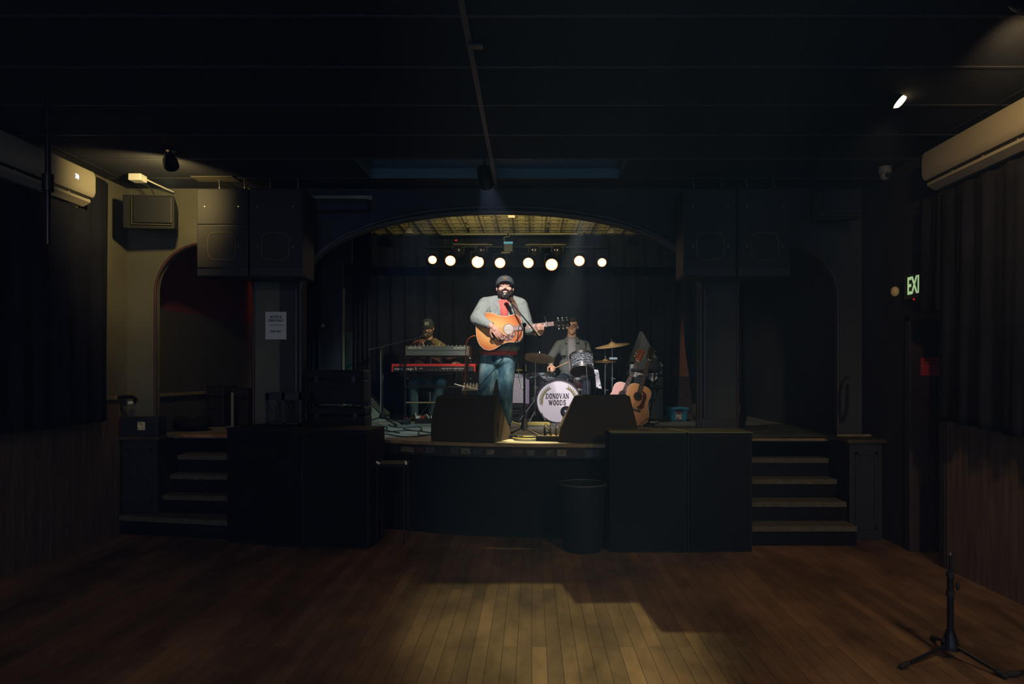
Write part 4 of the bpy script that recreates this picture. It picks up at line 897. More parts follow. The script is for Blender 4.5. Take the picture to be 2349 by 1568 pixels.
# cymbals
CYM = ramp_mat('cymbal_bronze', 'wave', [(0, (176, 150, 104)), (1, (214, 188, 138))], 0.45, 0.5, inp={'Scale': 40, 'Distortion': 0})
CYM.node_tree.nodes['Wave Texture'].wave_type = 'RINGS'; CYM.node_tree.nodes['Wave Texture'].rings_direction = 'Z'
def cymbal(name, label, c, ax, R):
    u, v, d = basis(ax); c = Vector(c); M = Matrix(((u.x, v.x, d.x, c.x), (u.y, v.y, d.y, c.y), (u.z, v.z, d.z, c.z), (0, 0, 0, 1)))
    t = thing(name, label, 'cymbal', M=M)
    build('cymbal_plate', MB().lathe([(R, -0.032), (R*0.6, -0.014), (R*0.22, 0.0), (R*0.19, 0.010), (R*0.08, 0.026), (0.005, 0.028), (0.005, 0.026), (R*0.08, 0.024), (R*0.19, 0.008), (R*0.22, -0.002), (R*0.6, -0.016), (R, -0.034)], n=56, cap=False), CYM, t, local=True, smooth=True)
    build('wing_nut', MB().cyl((0, 0, 0.026), (0, 0, 0.06), 0.008, n=10), CHROME, t, local=True)
    return t
cymbal('crash_cymbal', 'bronze crash cymbal left of the drummer, tilted towards the hall', P(1237, 816, 9.35), (0.12, 0.30, 0.95), 0.215)
cymbal('ride_cymbal', 'bronze ride cymbal right of the drummer', P(1404, 788, 9.9), (-0.14, -0.12, 0.97), 0.25)
hz_ = ZZ(830.5, 9.95)
cymbal('hi_hat_cymbal', 'upper hi-hat cymbal right of the drummer', (XX(1389, 9.95), 9.95, hz_+0.03), (0, 0, 1), 0.175)
cymbal('hi_hat_cymbal', 'lower hi-hat cymbal right of the drummer', (XX(1389, 9.95), 9.95, hz_-0.012), (0, 0, -1), 0.175)
def cym_stand(label, x, y, z, r, angs, tilt=None, rodtop=None):
    t = thing('cymbal_stand', label, 'stand', (x, y, ST))
    build('lower_tube', MB().cyl((x, y, ST+0.1), (x, y, ST+(z-ST)*0.55), 0.0125), CHROME, t)
    build('upper_tube', MB().cyl((x, y, ST+(z-ST)*0.5), (x, y, z), 0.008), CHROME, t)
    build('height_clamp', MB().cyl((x, y, ST+(z-ST)*0.53), (x, y, ST+(z-ST)*0.57), 0.018).cyl((x, y, ST+(z-ST)*0.55), (x+0.045, y-0.02, ST+(z-ST)*0.55), 0.006), CHROME, t)
    leg_tri(t, (x, y, ST+0.32), r, ST, angs, 0.008, mat('stand_steel', (96, 98, 100), 0.55, 0.6), 0.014)
    if rodtop: build('pull_rod', MB().cyl((x, y, z), (x, y, rodtop), 0.004, n=8), CHROME, t)
    return t
cym_stand('chrome stand of the crash cymbal beside the amplifier', XX(1228, 9.35), 9.38, ZZ(822, 9.35), 0.26, (3.6, 5.3, 1.2))
cym_stand('chrome stand of the ride cymbal', XX(1404.5, 9.9), 9.9, ZZ(790, 9.9), 0.28, (4.3, 5.9, 1.6))
cym_stand('chrome stand of the hi-hat cymbals', XX(1388, 9.95), 9.95, hz_-0.05, 0.24, (3.9, 5.5, 1.2), rodtop=ZZ(798, 9.95))
solo('small_box', MB().box(XX(1398, 9.8), XX(1416, 9.8), 9.78, 9.86, hz_+0.036, hz_+0.066), mat('pale_blue_plastic', (150, 170, 180), 0.5), 'small pale box lying on the hi-hat cymbals', 'box', bevel=0.005)
# spotted towel hanging beside the kit
def twl(u, v):
    x = XX(1362+12*u+6*(1-v), 9.7); return (x+0.012*math.sin(u*9+v*3), 9.7+0.02*math.sin(u*7)+0.03*math.sin(v*5), ZZ(846+42*(1-v)+4*u, 9.7))
tw = build('towel', MB().grid(twl, 10, 14), ramp_mat('spotted_cloth', 'voronoi', [(0.0, (60, 62, 70)), (0.25, (60, 62, 70)), (0.3, (205, 205, 212))], 0.9, inp={'Scale': 26}), smooth=True, solid=0.006)
tag(tw, 'white spotted towel hanging right of the rack tom', 'towel')
t = thing('towel_rack', 'thin black stand carrying the spotted towel', 'stand', (XX(1372, 9.74), 9.76, ST))
build('pole', MB().tube([(XX(1380, 9.76), 9.76, ST), (XX(1372, 9.76), 9.76, ZZ(845, 9.76)), (XX(1360, 9.76), 9.76, ZZ(843, 9.76))], 0.007, 8), BLACKM, t)
# drum throne and keyboard stool
def stool(label, x, y, z):
    t = thing('round_stool', label, 'stool', (x, y, ST))
    build('seat', MB().lathe([(0.001, -0.08), (0.15, -0.08), (0.165, -0.05), (0.16, -0.01), (0.001, 0.0)], (x, y, z), n=30), RUB, t, smooth='auto', bevel=0.0)
    build('column', MB().cyl((x, y, ST+0.15), (x, y, z-0.07), 0.016), CHROME, t)
    leg_tri(t, (x, y, ST+0.25), 0.22, ST, (0.5, 2.6, 4.7), 0.01, CHROME, 0.014)
stool('round black drum throne under the drummer', XX(1308, 10.4), 10.42, ST+0.50)
stool('round black stool under the keyboard player', XX(985, 10.05), 10.12, ST+0.49)
# ---- amplifier on a black case
t = thing('guitar_amplifier', 'grey grille guitar amplifier on a black case behind the singer', 'amplifier', (XX(1180, 9.6), 9.6, ZZ(927, 9.5)))
ax0, ax1, az0, az1 = XX(1146, 9.5), XX(1209, 9.5), ZZ(927, 9.5), ZZ(857, 9.5)
TOLEX = mat('lilac_tolex', (128, 116, 140), 0.6, noise=.15, scale=60)
build('cabinet', MB().box(ax0, ax1+0.03, 9.52, 9.78, az0, az1), TOLEX, t, bevel=0.01)
build('grille_cloth', MB().box(ax0+0.02, ax1-0.01, 9.505, 9.521, az0+0.02, az1-0.05), ramp_mat('amp_cloth', 'voronoi', [(0, (112, 106, 116)), (0.7, (176, 168, 178))], 0.8, inp={'Scale': 90}), t)
build('control_panel', MB().box(ax0+0.02, ax1-0.01, 9.505, 9.521, az1-0.045, az1-0.008), mat('panel_silver', (170, 160, 180), 0.4, 0.5), t)
build('amp_handle', MB().tube(spline([(ax1-0.14, 9.65, az1), (ax1-0.13, 9.65, az1+0.03), (ax1-0.02, 9.65, az1+0.03), (ax1-0.01, 9.65, az1)], 4), 0.008, 6), RUB, t)
t = flight('black case standing under the grey grille amplifier', ax0-0.01, XX(1213, 9.5), 9.5, 9.85, ST, az0-0.002)
solo('yellow_cloth', MB().ell((XX(1192, 9.6), 9.6, az1+0.048), (0.05, 0.04, 0.012)), mat('dull_yellow', (190, 170, 90), 0.7), 'small yellow cloth lying on the amplifier handle', 'cloth', smooth=True)

# ---- keyboards on a two tier stand
kx0, kx1, ky = XX(898, 9.35), XX(1091, 9.35), 9.35
kz0, kz1 = ZZ(852, 9.35), ZZ(834, 9.35)
KRED = mat('keyboard_red', (190, 48, 40), 0.4)
t = thing('stage_keyboard', 'long red stage keyboard with white lettering on its black back', 'keyboard', ((kx0+kx1)/2, ky, kz0))
build('chassis', MB().box(kx0, kx1, ky+0.012, ky+0.34, kz0, kz1-0.018), mat('keyboard_black', (26, 26, 30), 0.5), t, bevel=0.003)
build('top_panel', MB().box(kx0, kx1, ky, ky+0.19, kz1-0.036, kz1), KRED, t, bevel=0.004)
for xx in ((kx0, kx0+0.022), (kx1-0.022, kx1)): build('end_cheek', MB().box(xx[0], xx[1], ky-0.004, ky+0.35, kz0-0.002, kz1+0.001), KRED, t, bevel=0.004)
build('back_panel', MB().box(kx0+0.024, kx1-0.024, ky+0.004, ky+0.013, kz0+0.004, kz1-0.037), MATS['keyboard_black'], t)
wk = MB(); nk = 43; kw = (kx1-kx0-0.06)/nk
for k in range(nk): wk.box(kx0+0.03+k*kw, kx0+0.03+(k+1)*kw-0.001, ky+0.20, ky+0.335, kz1-0.019, kz1-0.006)
build('white_keys', wk, mat('ivory_key', (225, 222, 212), 0.3), t, kind='stuff')
bk = MB()
for k in range(nk-1):
    if k % 7 in (0, 1, 3, 4, 5): bk.box(kx0+0.03+(k+1)*kw-0.006, kx0+0.03+(k+1)*kw+0.006, ky+0.20, ky+0.285, kz1-0.012, kz1+0.004)
build('black_keys', bk, RUB, t, kind='stuff')
LETW = mat('lettering_white', (225, 225, 225), 0.5)
kt = (kz0+kz1-0.037)/2
def kp(px): return XX(px, ky)
fit_text('rear_lettering', 'nord stage 3', kp(955)-kp(905), 0.046, LETW, face_front((kp(930), ky+0.002, kt)), t, bold=0.01)
for a, b in ((962, 969), (1013, 1036), (1039, 1064)):
    fit_text('port_lettering', 'MONITOR  USB  MIDI IN', kp(b)-kp(a), 0.014, LETW, face_front((kp((a+b)/2), ky+0.002, kt+0.008)), t)
for k, px_ in enumerate((985, 991, 1000, 1010, 1018, 1026, 1045, 1055)):
    build('socket', MB().cyl((kp(px_), ky+0.001, kt-0.012), (kp(px_), ky+0.006, kt-0.012), 0.008, n=12), mat('socket_steel', (120, 124, 122), 0.5, 0.3), t)
for k in range(16):
    build('knob', MB().cyl((kx0+0.10+k*0.055, ky+0.08, kz1), (kx0+0.10+k*0.055, ky+0.08, kz1+0.012), 0.008, n=10), RUB, t)
sx0, sx1, sy = XX(931, 9.45), XX(1075, 9.45), 9.45
sz0, sz1 = ZZ(813, 9.45), ZZ(793, 9.45)
t = thing('synthesizer', 'grey synthesizer with white lettering on the upper tier of the keyboard stand', 'synthesizer', ((sx0+sx1)/2, sy, sz0))
SG = mat('synth_grey', (92, 104, 106), 0.45, 0.2)
build('chassis', MB().hexa([(sx0, sy, sz0-0.012), (sx1, sy, sz0-0.012), (sx1, sy+0.30, sz0-0.03), (sx0, sy+0.30, sz0-0.03), (sx0, sy, sz1), (sx1, sy, sz1), (sx1, sy+0.30, sz1-0.05), (sx0, sy+0.30, sz1-0.05)]), SG, t, bevel=0.004)
build('rear_ledge', MB().box(sx0+0.01, sx1-0.01, sy-0.006, sy+0.001, (sz0+sz1)/2-0.004, (sz0+sz1)/2), mat('ledge_dark', (50, 58, 60), 0.5), t)
for xx in ((sx0-0.012, sx0+0.004), (sx1-0.004, sx1+0.012)): build('end_cheek', MB().box(xx[0], xx[1], sy-0.004, sy+0.31, sz0-0.035, sz1+0.004), mat('cheek_wood', (80, 54, 38), 0.5), t, bevel=0.004)
fit_text('rear_lettering', 'SEQUENTIAL', XX(967, sy)-XX(937, sy), 0.026, LETW, face_front((XX(952, sy), sy-0.002, sz1-0.028)), t, bold=0.01)
fit_text('rear_lettering', 'prophet-6', XX(1069, sy)-XX(1042, sy), 0.028, LETW, face_front((XX(1055, sy), sy-0.002, sz1-0.028)), t, bold=0.01)
for a, b in ((949, 969), (989, 1013), (1043, 1063)):
    for k in range(4): xx = XX(a+(b-a)*k/3.0, sy); build('socket', MB().cyl((xx, sy-0.006, sz0+0.022), (xx, sy-0.001, sz0+0.022), 0.008, n=10), mat('socket_steel', (120, 124, 122), 0.5, 0.3), t)
for k in range(14):
    xx = sx0+0.06+k*(sx1-sx0-0.12)/13; build('knob', MB().cyl((xx, sy+0.05, sz1-0.012), (xx, sy+0.05, sz1+0.014), 0.007, n=8), mat('knob_grey', (170, 172, 168), 0.4), t)
build('keybed', MB().hexa([(sx0+0.05, sy+0.30, sz0-0.02), (sx1-0.05, sy+0.30, sz0-0.02), (sx1-0.05, sy+0.40, sz0-0.03), (sx0+0.05, sy+0.40, sz0-0.03), (sx0+0.05, sy+0.30, sz0+0.01), (sx1-0.05, sy+0.30, sz0+0.01), (sx1-0.05, sy+0.40, sz0), (sx0+0.05, sy+0.40, sz0)]), MATS['ivory_key'], t)
mat('bar_worn', (120, 110, 80), 0.5, 0.4)
# stand
t = thing('keyboard_stand', 'black two tier keyboard stand', 'stand', ((kx0+kx1)/2, 9.4, ST))
xl_, xr_ = XX(930, 9.32), XX(1073, 9.32)
for xx in (xl_, xr_):
    u = build('upright', MB().tube([(xx, 9.29, ST+0.02), (xx, 9.29, sz0-0.02)], 0.017, 10), BLACKM, t)
    build('foot_bar', MB().tube([(xx, 9.05, ST+0.018), (xx, 9.75, ST+0.018)], 0.016, 8), BLACKM, u)
    build('support_arm', MB().tube([(xx, 9.29, kz0-0.016), (xx, 9.72, kz0-0.016)], 0.013, 8), BLACKM, u)
    build('support_arm', MB().tube([(xx, 9.29, sz0-0.03), (xx, 9.50, sz0-0.055), (xx, 9.78, sz0-0.058)], 0.013, 8), BLACKM, u)
    for zz in (kz0-0.09, kz1+0.03, sz0-0.06): build('clamp_knob', MB().cyl((xx+0.02, 9.27, zz), (xx+0.05, 9.25, zz), 0.010, n=10), CHROME, u)
for zz, m_ in ((ZZ(887, 9.3), BLACKM), (ZZ(923, 9.3), MATS['bar_worn'])): build('cross_bar', MB().tube([(xl_, 9.29, zz), (xr_, 9.29, zz)], 0.012, 8), m_, t)
# mixer on the right, pedalboard, pedals
t = thing('small_mixer', 'small black mixer on a stand right of the keyboards', 'mixer', (XX(1078, 9.0), 9.0, ZZ(900, 9.0)))
mz = ZZ(893, 9.0)
Rm = Matrix.Rotation(-0.35, 3, 'X')
build('mixer_body', MB().cbox((XX(1078, 9.0), 9.05, mz), (0.21, 0.22, 0.06), Rm.inverted()), mat('mixer_black', (40, 46, 46), 0.5), t, bevel=0.006)
for i in range(5):
    for j in range(3): build('knob', MB().cyl(Vector((XX(1078, 9.0)-0.08+i*0.04, 9.0+j*0.05, mz+0.018+j*0.018)), Vector((XX(1078, 9.0)-0.08+i*0.04, 8.99+j*0.05, mz+0.045+j*0.018)), 0.007, n=8), CHROME if (i+j) % 2 else LETW, t)
t2 = thing('mixer_stand', 'thin black stand carrying the small mixer', 'stand', (XX(1078, 9.0), 9.05, ST))
build('pole', MB().cyl((XX(1078, 9.0), 9.06, ST+0.1), (XX(1078, 9.0), 9.06, mz-0.04), 0.01), BLACKM, t2); leg_tri(t2, (XX(1078, 9.0), 9.06, ST+0.2), 0.2, ST, (0.4, 2.5, 4.6), 0.007, BLACKM, 0.01)
t = thing('pedalboard', 'pedalboard crowded with effect pedals at the keyboard player feet', 'pedalboard', (XX(978, 9.35), 9.4, ST))
build('board', MB().hexa([(XX(954, 9.3), 9.22, ST), (XX(1002, 9.3), 9.22, ST), (XX(1002, 9.3), 9.52, ST), (XX(954, 9.3), 9.52, ST), (XX(954, 9.3), 9.22, ST+0.07), (XX(1002, 9.3), 9.22, ST+0.07), (XX(1002, 9.3), 9.52, ST+0.03), (XX(954, 9.3), 9.52, ST+0.03)]), BLACKM, t, bevel=0.004)
pcs = [(180, 180, 176), (150, 40, 36), (60, 62, 66), (200, 200, 195), (60, 80, 110), (190, 186, 170), (40, 40, 44), (130, 132, 130)]
for k in range(8):
    i, j = k % 4, k//4; cx = XX(954, 9.3)+0.035+i*0.068; cy = 9.27+j*0.12
    p_ = build('effect_pedal', MB().cbox((cx, cy, ST+0.085-j*0.015), (0.055, 0.095, 0.035)), mat('pedal_%d' % k, pcs[k], 0.4, 0.3), t, bevel=0.004, label='effect pedal on the board')
    for q in (-0.015, 0.015): build('pedal_knob', MB().cyl((cx+q, cy+0.03, ST+0.10-j*0.015), (cx+q, cy+0.03, ST+0.118-j*0.015), 0.006, n=8), CHROME, p_)
for k in range(6):
    a = Vector((XX(955, 9.3)+0.04*k, 9.24, ST+0.10)); b = a+Vector((random.uniform(-0.02, 0.07), random.uniform(-0.06, 0.04), random.uniform(-0.06, 0.03)))
    build('patch_cable', MB().tube(spline([a, (a+b)/2+Vector((0, -0.03, 0.04)), b], 5), 0.004, 6), LETW if k % 3 == 0 else RUB, t)
t = thing('sustain_pedal', 'black pedal with red light left of the pedalboard', 'pedal', (XX(930, 9.1), 9.1, ST))
build('pedal_body', MB().hexa([(XX(921, 9.1), 9.05, ST), (XX(939, 9.1), 9.05, ST), (XX(939, 9.1), 9.25, ST), (XX(921, 9.1), 9.25, ST), (XX(922, 9.1), 9.05, ST+0.03), (XX(938, 9.1), 9.05, ST+0.03), (XX(938, 9.1), 9.25, ST+0.075), (XX(922, 9.1), 9.25, ST+0.075)]), RUB, t, bevel=0.004)
build('pedal_light', MB().ell((XX(931, 9.1), 9.2, ST+0.075), (0.012, 0.02, 0.008)), mat('red_plastic', (190, 60, 50), 0.4), t)

# ---- microphone stands and microphones
mic_tip = P(1156.5, 674, 7.62)
boom_stand('black boom microphone stand in front of the singer', XX(1203, 7.16), 7.18, ST, ZZ(745, 7.18), P(1176, 698, 7.5), P(1238, 772, 7.02), 0.25, (-0.7, 0.45, 3.3))
microphone('silver-headed vocal microphone at the singer mouth', mic_tip, P(1180, 702, 7.45))
boom_stand('black boom microphone stand left of the keyboards', XX(877, 9.0), 9.0, ST, ZZ(798, 9.0), P(958, 775, 9.55), P(842, 803, 8.8), 0.30, (-0.75, 0.8, 3.4))
microphone('vocal microphone at the keyboard player mouth', P(976, 769, 9.78), P(960, 774.5, 9.62))
t = thing('microphone_stand', 'thin chrome microphone stand by the rack tom', 'microphone stand', (XX(1344, 9.6), 9.55, ST))
build('pole', MB().tube([(XX(1352, 9.5), 9.5, ST), (XX(1346, 9.5), 9.5, ZZ(855, 9.5)), P(1341, 790, 9.6)], 0.006, 8), CHROME, t)
build('foot_plate', MB().lathe([(0.09, 0), (0.085, 0.02), (0.02, 0.03)], (XX(1352, 9.5), 9.5, ST), n=24), BLACKM, t)
t = thing('drum_microphone', 'small black microphone above the rack tom', 'microphone', P(1343, 790, 9.6))
build('mic_body', MB().cap(P(1342, 800, 9.62), P(1344, 783, 9.6), 0.018, n=12), RUB, t, smooth=True)
build('mic_collar', MB().ring(P(1343, 787, 9.6), (0.1, 0, 1), 0.019, 0.004, 20, 6), BRASS, t)
# short tripod stand in the hall, foreground right
t = thing('microphone_stand', 'short black tripod stand without boom on the hall floor at bottom right', 'microphone stand', (2.34, 3.86, 0))
sx_, sy_ = XX(2180, 3.86), 3.86
zb = ZZ(1478, 3.86)
build('hub', MB().lathe([(0.05, 0.055), (0.048, 0.075), (0.026, 0.145), (0.024, 0.16)], (sx_, sy_, 0), (0, 0, 1), 20), BLACKM, t)
build('lower_tube', MB().cyl((sx_, sy_, 0.1), (sx_, sy_, ZZ(1318, 3.86)), 0.017), BLACKM, t)
build('upper_tube', MB().cyl((sx_, sy_, ZZ(1320, 3.86)), (sx_, sy_, ZZ(1273, 3.86)), 0.009), BLACKM, t)
build('thread_tip', MB().cyl((sx_, sy_, ZZ(1273, 3.86)), (sx_, sy_, ZZ(1266, 3.86)), 0.006), CHROME, t)
build('clutch', MB().cyl((sx_, sy_, ZZ(1367, 3.86)), (sx_, sy_, ZZ(1354, 3.86)), 0.022), RUB, t)
build('clutch', MB().cyl((sx_, sy_, ZZ(1322, 3.86)), (sx_, sy_, ZZ(1310, 3.86)), 0.021), RUB, t)
build('height_knob', MB().cyl((sx_, sy_, ZZ(1342, 3.86)), (sx_+0.028, sy_-0.01, ZZ(1342, 3.86)), 0.005, n=8).ell((sx_+0.034, sy_-0.012, ZZ(1342, 3.86)), (0.011, 0.011, 0.026)), RUB, t)
build('leg_knob', MB().ell((sx_-0.045, sy_-0.01, ZZ(1467, 3.86)), (0.009, 0.009, 0.013)).cyl((sx_-0.045, sy_-0.01, ZZ(1467, 3.86)), (sx_, sy_, ZZ(1467, 3.86)), 0.004, n=8), RUB, t)
for e in (P(2068, 1528, 3.72), P(2306, 1558, 3.6), Vector((sx_+0.06, sy_+0.27, 0))):
    e.z = 0.016; h_ = Vector((sx_, sy_, 0.085)); dd = (e-h_).normalized()
    l = build('leg', MB().tube([h_+dd*0.03, e], 0.0095, 8), BLACKM, t)
    build('rubber_foot', MB().cap(e-dd*0.045, e, 0.015, n=10), RUB, l)
t = thing('microphone_stand', 'leg of a second black stand entering at the bottom right corner', 'microphone stand', (2.95, 3.62, 0))
q = P(2312, 1540, 3.62); q.z = 0.017; hub2 = Vector((2.95, 3.62, 0.10))
l = build('leg', MB().tube([hub2, q], 0.0095, 8), BLACKM, t)
build('rubber_foot', MB().cap(q, q+Vector((0.05, 0, 0.006)), 0.015, n=10), RUB, l)
build('column', MB().cyl((2.95, 3.62, 0.06), (2.95, 3.62, 0.95), 0.014), BLACKM, t)
for a in (1.2, -1.0):
    e = Vector((2.95+0.26*math.cos(a), 3.62+0.26*math.sin(a), 0.016)); build('leg', MB().tube([hub2, e], 0.0095, 8), BLACKM, t)

# ---- guitars
SPR = mat('spruce_top', (214, 150, 92), 0.35, noise=.08, scale=3, stretch=(2, 30, 1))
PINKT = mat('pale_pink_top', (206, 160, 150), 0.35, noise=.06, scale=3)
MAHO = mat('mahogany', (110, 56, 34), 0.35, noise=.2, scale=8)
ROSE = mat('rosewood', (58, 40, 36), 0.5, noise=.3, scale=20)
BURST = ramp_mat('sunburst_top', 'sphere', [(0.0, (128, 52, 30)), (0.12, (186, 92, 50)), (0.36, (212, 134, 74)), (0.62, (226, 170, 104)), (1.0, (232, 190, 126))], 0.22, mscale=(3.1, 3.9, 1), mloc=(-0.62, 0, 0))
def goutline(n=5):
    k = [(0.0, 0.0), (0.004, 0.07), (0.03, 0.14), (0.075, 0.187), (0.13, 0.203), (0.19, 0.192), (0.245, 0.165), (0.295, 0.146), (0.345, 0.14), (0.39, 0.146), (0.435, 0.146), (0.475, 0.12), (0.497, 0.075), (0.50, 0.0)]
    h = [(p.x, p.y) for p in spline([(x, y, 0) for x, y in k], n)]
    return h + [(x, -y) for x, y in h[-2:0:-1]]
def guitar(label, M, top, side, head, pick=None, binding=True, disc=None, pegs=CHROME, fret=ROSE, inlay=False):
    t = thing('acoustic_guitar', label, 'guitar', M=M); G = goutline()
    build('body', MB().prism(G, -0.105, -0.004), side, t, local=True, smooth='auto')
    build('soundboard', MB().prism(G, -0.004, 0.0), top, t, local=True)
    if binding: build('binding', MB().tube([(x, y, -0.002) for x, y in G]+[(G[0][0], G[0][1], -0.002)], 0.0032, 6), mat('cream_binding', (226, 210, 180), 0.4), t, local=True)
    sh = (0.352, 0, 0.0008)
    build('sound_hole', MB().lathe([(0.001, 0), (0.05, 0), (0.05, 0.0006), (0.001, 0.0006)], sh, n=36, cap=False), disc if disc else mat('hole_dark', (20, 14, 12), 0.8), t, local=True)
    build('rosette', MB().ring(sh, (0, 0, 1), 0.056, 0.004, 40, 6), mat('rosette_grey', (150, 150, 140), 0.4) if disc else mat('rosette_dark', (120, 80, 50), 0.4), t, local=True)
    build('bridge', MB().cbox((0.185, 0, 0.005), (0.03, 0.16, 0.010)), ROSE, t, local=True, bevel=0.003)
    build('saddle', MB().cbox((0.19, 0, 0.011), (0.004, 0.075, 0.006)), CREAM, t, local=True)
    if pick: build('pickguard', MB().prism(pick[0], 0.0006, 0.0022), pick[1], t, local=True)
    build('neck', MB().rings([[(x, 0.5*w_*math.cos(a), 0.004-0.022*abs(math.sin(a))) for a in [PI*i/8 for i in range(9)]] for x, w_ in ((0.47, 0.056), (0.83, 0.044))]), side, t, local=True, smooth='auto')
    fb = build('fretboard', MB().hexa([(0.405, -0.028, 0.002), (0.832, -0.0215, 0.002), (0.832, 0.0215, 0.002), (0.405, 0.028, 0.002), (0.405, -0.028, 0.009), (0.832, -0.0215, 0.009), (0.832, 0.0215, 0.009), (0.405, 0.028, 0.009)]), fret, t, local=True)
    nutx, bx = 0.832, 0.19
    for k in range(1, 20):
        fx = nutx-(nutx-bx)*(1-2**(-k/12)); hw = 0.0215+(0.832-fx)/0.427*0.0065
        build('fret', MB().box(fx-0.0008, fx+0.0008, -hw, hw, 0.009, 0.0102), CHROME, fb, local=True)
        if k in (3, 5, 7, 9, 12, 15) : 
            fm_ = fx+0.012
            s_ = (0.010, 0.016) if inlay else (0.004, 0.004)
            build('inlay', MB().ell((fm_, 0, 0.0092), (s_[0], s_[1], 0.0008), nu=12, nv=4), mat('pearl_inlay', (222, 214, 214), 0.2), fb, local=True)
    build('nut', MB().box(0.832, 0.837, -0.0215, 0.0215, 0.002, 0.012), CREAM, t, local=True)
    Hh = Matrix.Translation((0.837, 0, -0.002)) @ Matrix.Rotation(0.24, 4, 'Y')
    ol = [(0, -0.022), (0.02, -0.03), (0.05, -0.038), (0.17, -0.040), (0.185, -0.030), (0.178, 0), (0.185, 0.030), (0.17, 0.040), (0.05, 0.038), (0.02, 0.03), (0, 0.022)]
    hd = build('headstock', MB().prism(ol, -0.014, 0.002, Hh), head, t, local=True)
    for i in range(3):
        for s_ in (-1, 1):
            x = 0.055+i*0.047
            pg = build('tuning_peg', MB().cyl(Hh @ Vector((x, s_*0.027, 0.002)), Hh @ Vector((x, s_*0.027, 0.014)), 0.008, n=10), pegs, t, local=True)
            build('peg_button', MB().cyl(Hh @ Vector((x, s_*0.038, -0.008)), Hh @ Vector((x, s_*0.052, -0.008)), 0.003, n=6).ell(Hh @ Vector((x, s_*0.058, -0.008)), (0.010, 0.008, 0.006), nu=10, nv=6), pegs, pg, local=True)
            build('string', MB().tube([(0.19, s_*(0.008+0.011*(2-i)) if False else s_*(0.007+0.0115*i), 0.0145), (0.834, s_*(0.0035+0.0065*i), 0.013), Hh @ Vector((x, s_*0.024, 0.010))], 0.0008, 4), CHROME, t, local=True)
    return t
def gM(tail, head, nrm):
    x = (Vector(head)-Vector(tail)).normalized(); z = Vector(nrm); z = (z-x*z.dot(x)).normalized(); y = z.cross(x)
    return Matrix(((x.x, y.x, z.x, tail[0]), (x.y, y.y, z.y, tail[1]), (x.z, y.z, z.z, tail[2]), (0, 0, 0, 1)))
GT = P(1092.5, 763, 7.66); GH = P(1306, 738, 7.56)
GM = gM(GT, GH, (0.02, -1, 0.10)) @ Matrix.Scale(1.035, 4)
pk = [(0.20, -0.075), (0.235, -0.06), (0.262, -0.045), (0.30, -0.055), (0.335, -0.062), (0.375, -0.058), (0.41, -0.04), (0.43, -0.05), (0.415, -0.085), (0.385, -0.105), (0.40, -0.12), (0.36, -0.118), (0.33, -0.135), (0.30, -0.12), (0.27, -0.135), (0.235, -0.13), (0.215, -0.105)]
PICK = ramp_mat('floral_pickguard', 'voronoi', [(0.0, (224, 200, 196)), (0.28, (200, 168, 164)), (0.4, (120, 80, 74)), (1, (100, 62, 58))], 0.3, inp={'Scale': 36})
sg_ = guitar('sunburst acoustic guitar held by the singer', GM, BURST, mat('dark_mahogany', (70, 30, 20), 0.3), mat('headstock_black', (20, 18, 20), 0.25), (pk, PICK), True, mat('pale_hole_cover', (205, 196, 190), 0.5), CHROME, mat('rose_fretboard', (176, 140, 140), 0.4, noise=.3, scale=30), True)
# ornamented bridge wings
orn = MB(); 
for s_ in (-1, 1): orn.ell((0.178, s_*0.085, 0.004), (0.02, 0.012, 0.004), nu=12, nv=5).ell((0.192, s_*0.09, 0.004), (0.01, 0.006, 0.005), nu=10, nv=5)
for s_ in (-1, 1): build('bridge_ornament', MB().ell((0.178, s_*0.085, 0.004), (0.02, 0.012, 0.004), nu=12, nv=5), ramp_mat('ornament', 'voronoi', [(0, (220, 210, 200)), (0.5, (60, 40, 36))], 0.3, inp={'Scale': 120}) if 'ornament' not in MATS else MATS['ornament'], sg_, local=True)
t = thing('guitar_capo', 'small silver capo clamped across the singer guitar neck', 'capo', M=GM)
build('capo_bar', MB().cbox((0.762, 0, 0.018), (0.012, 0.064, 0.009)), CHROME, t, local=True, bevel=0.003)
build('capo_lever', MB().tube([(0.762, 0.03, 0.014), (0.760, 0.050, 0.0), (0.750, 0.088, 0.005)], 0.005, 8), CHROME, t, local=True)
strap = [GM @ Vector((0.46, 0.10, -0.055)), P(1188, 722, 7.68), P(1181, 700, 7.70), P(1174, 688, 7.755), P(1168, 679, 7.86)]
def ribbon(pts, wv, m, name, parent, th=0.006):
    ps = spline(pts, 8); R = []
    for i, p in enumerate(ps):
        d_ = (ps[min(i+1, len(ps)-1)]-ps[max(i-1, 0)]).normalized(); s_ = d_.cross(Vector((0, -1, 0.25))).normalized()*wv; n_ = s_.cross(d_).normalized()*th/2
        R.append([p-s_-n_, p+s_-n_, p+s_+n_, p-s_+n_])
    return build(name, MB().rings(R), m, parent, smooth='auto')
ribbon(strap, 0.026, mat('brown_leather', (84, 56, 38), 0.6, noise=.25, scale=20), 'strap', sg_)

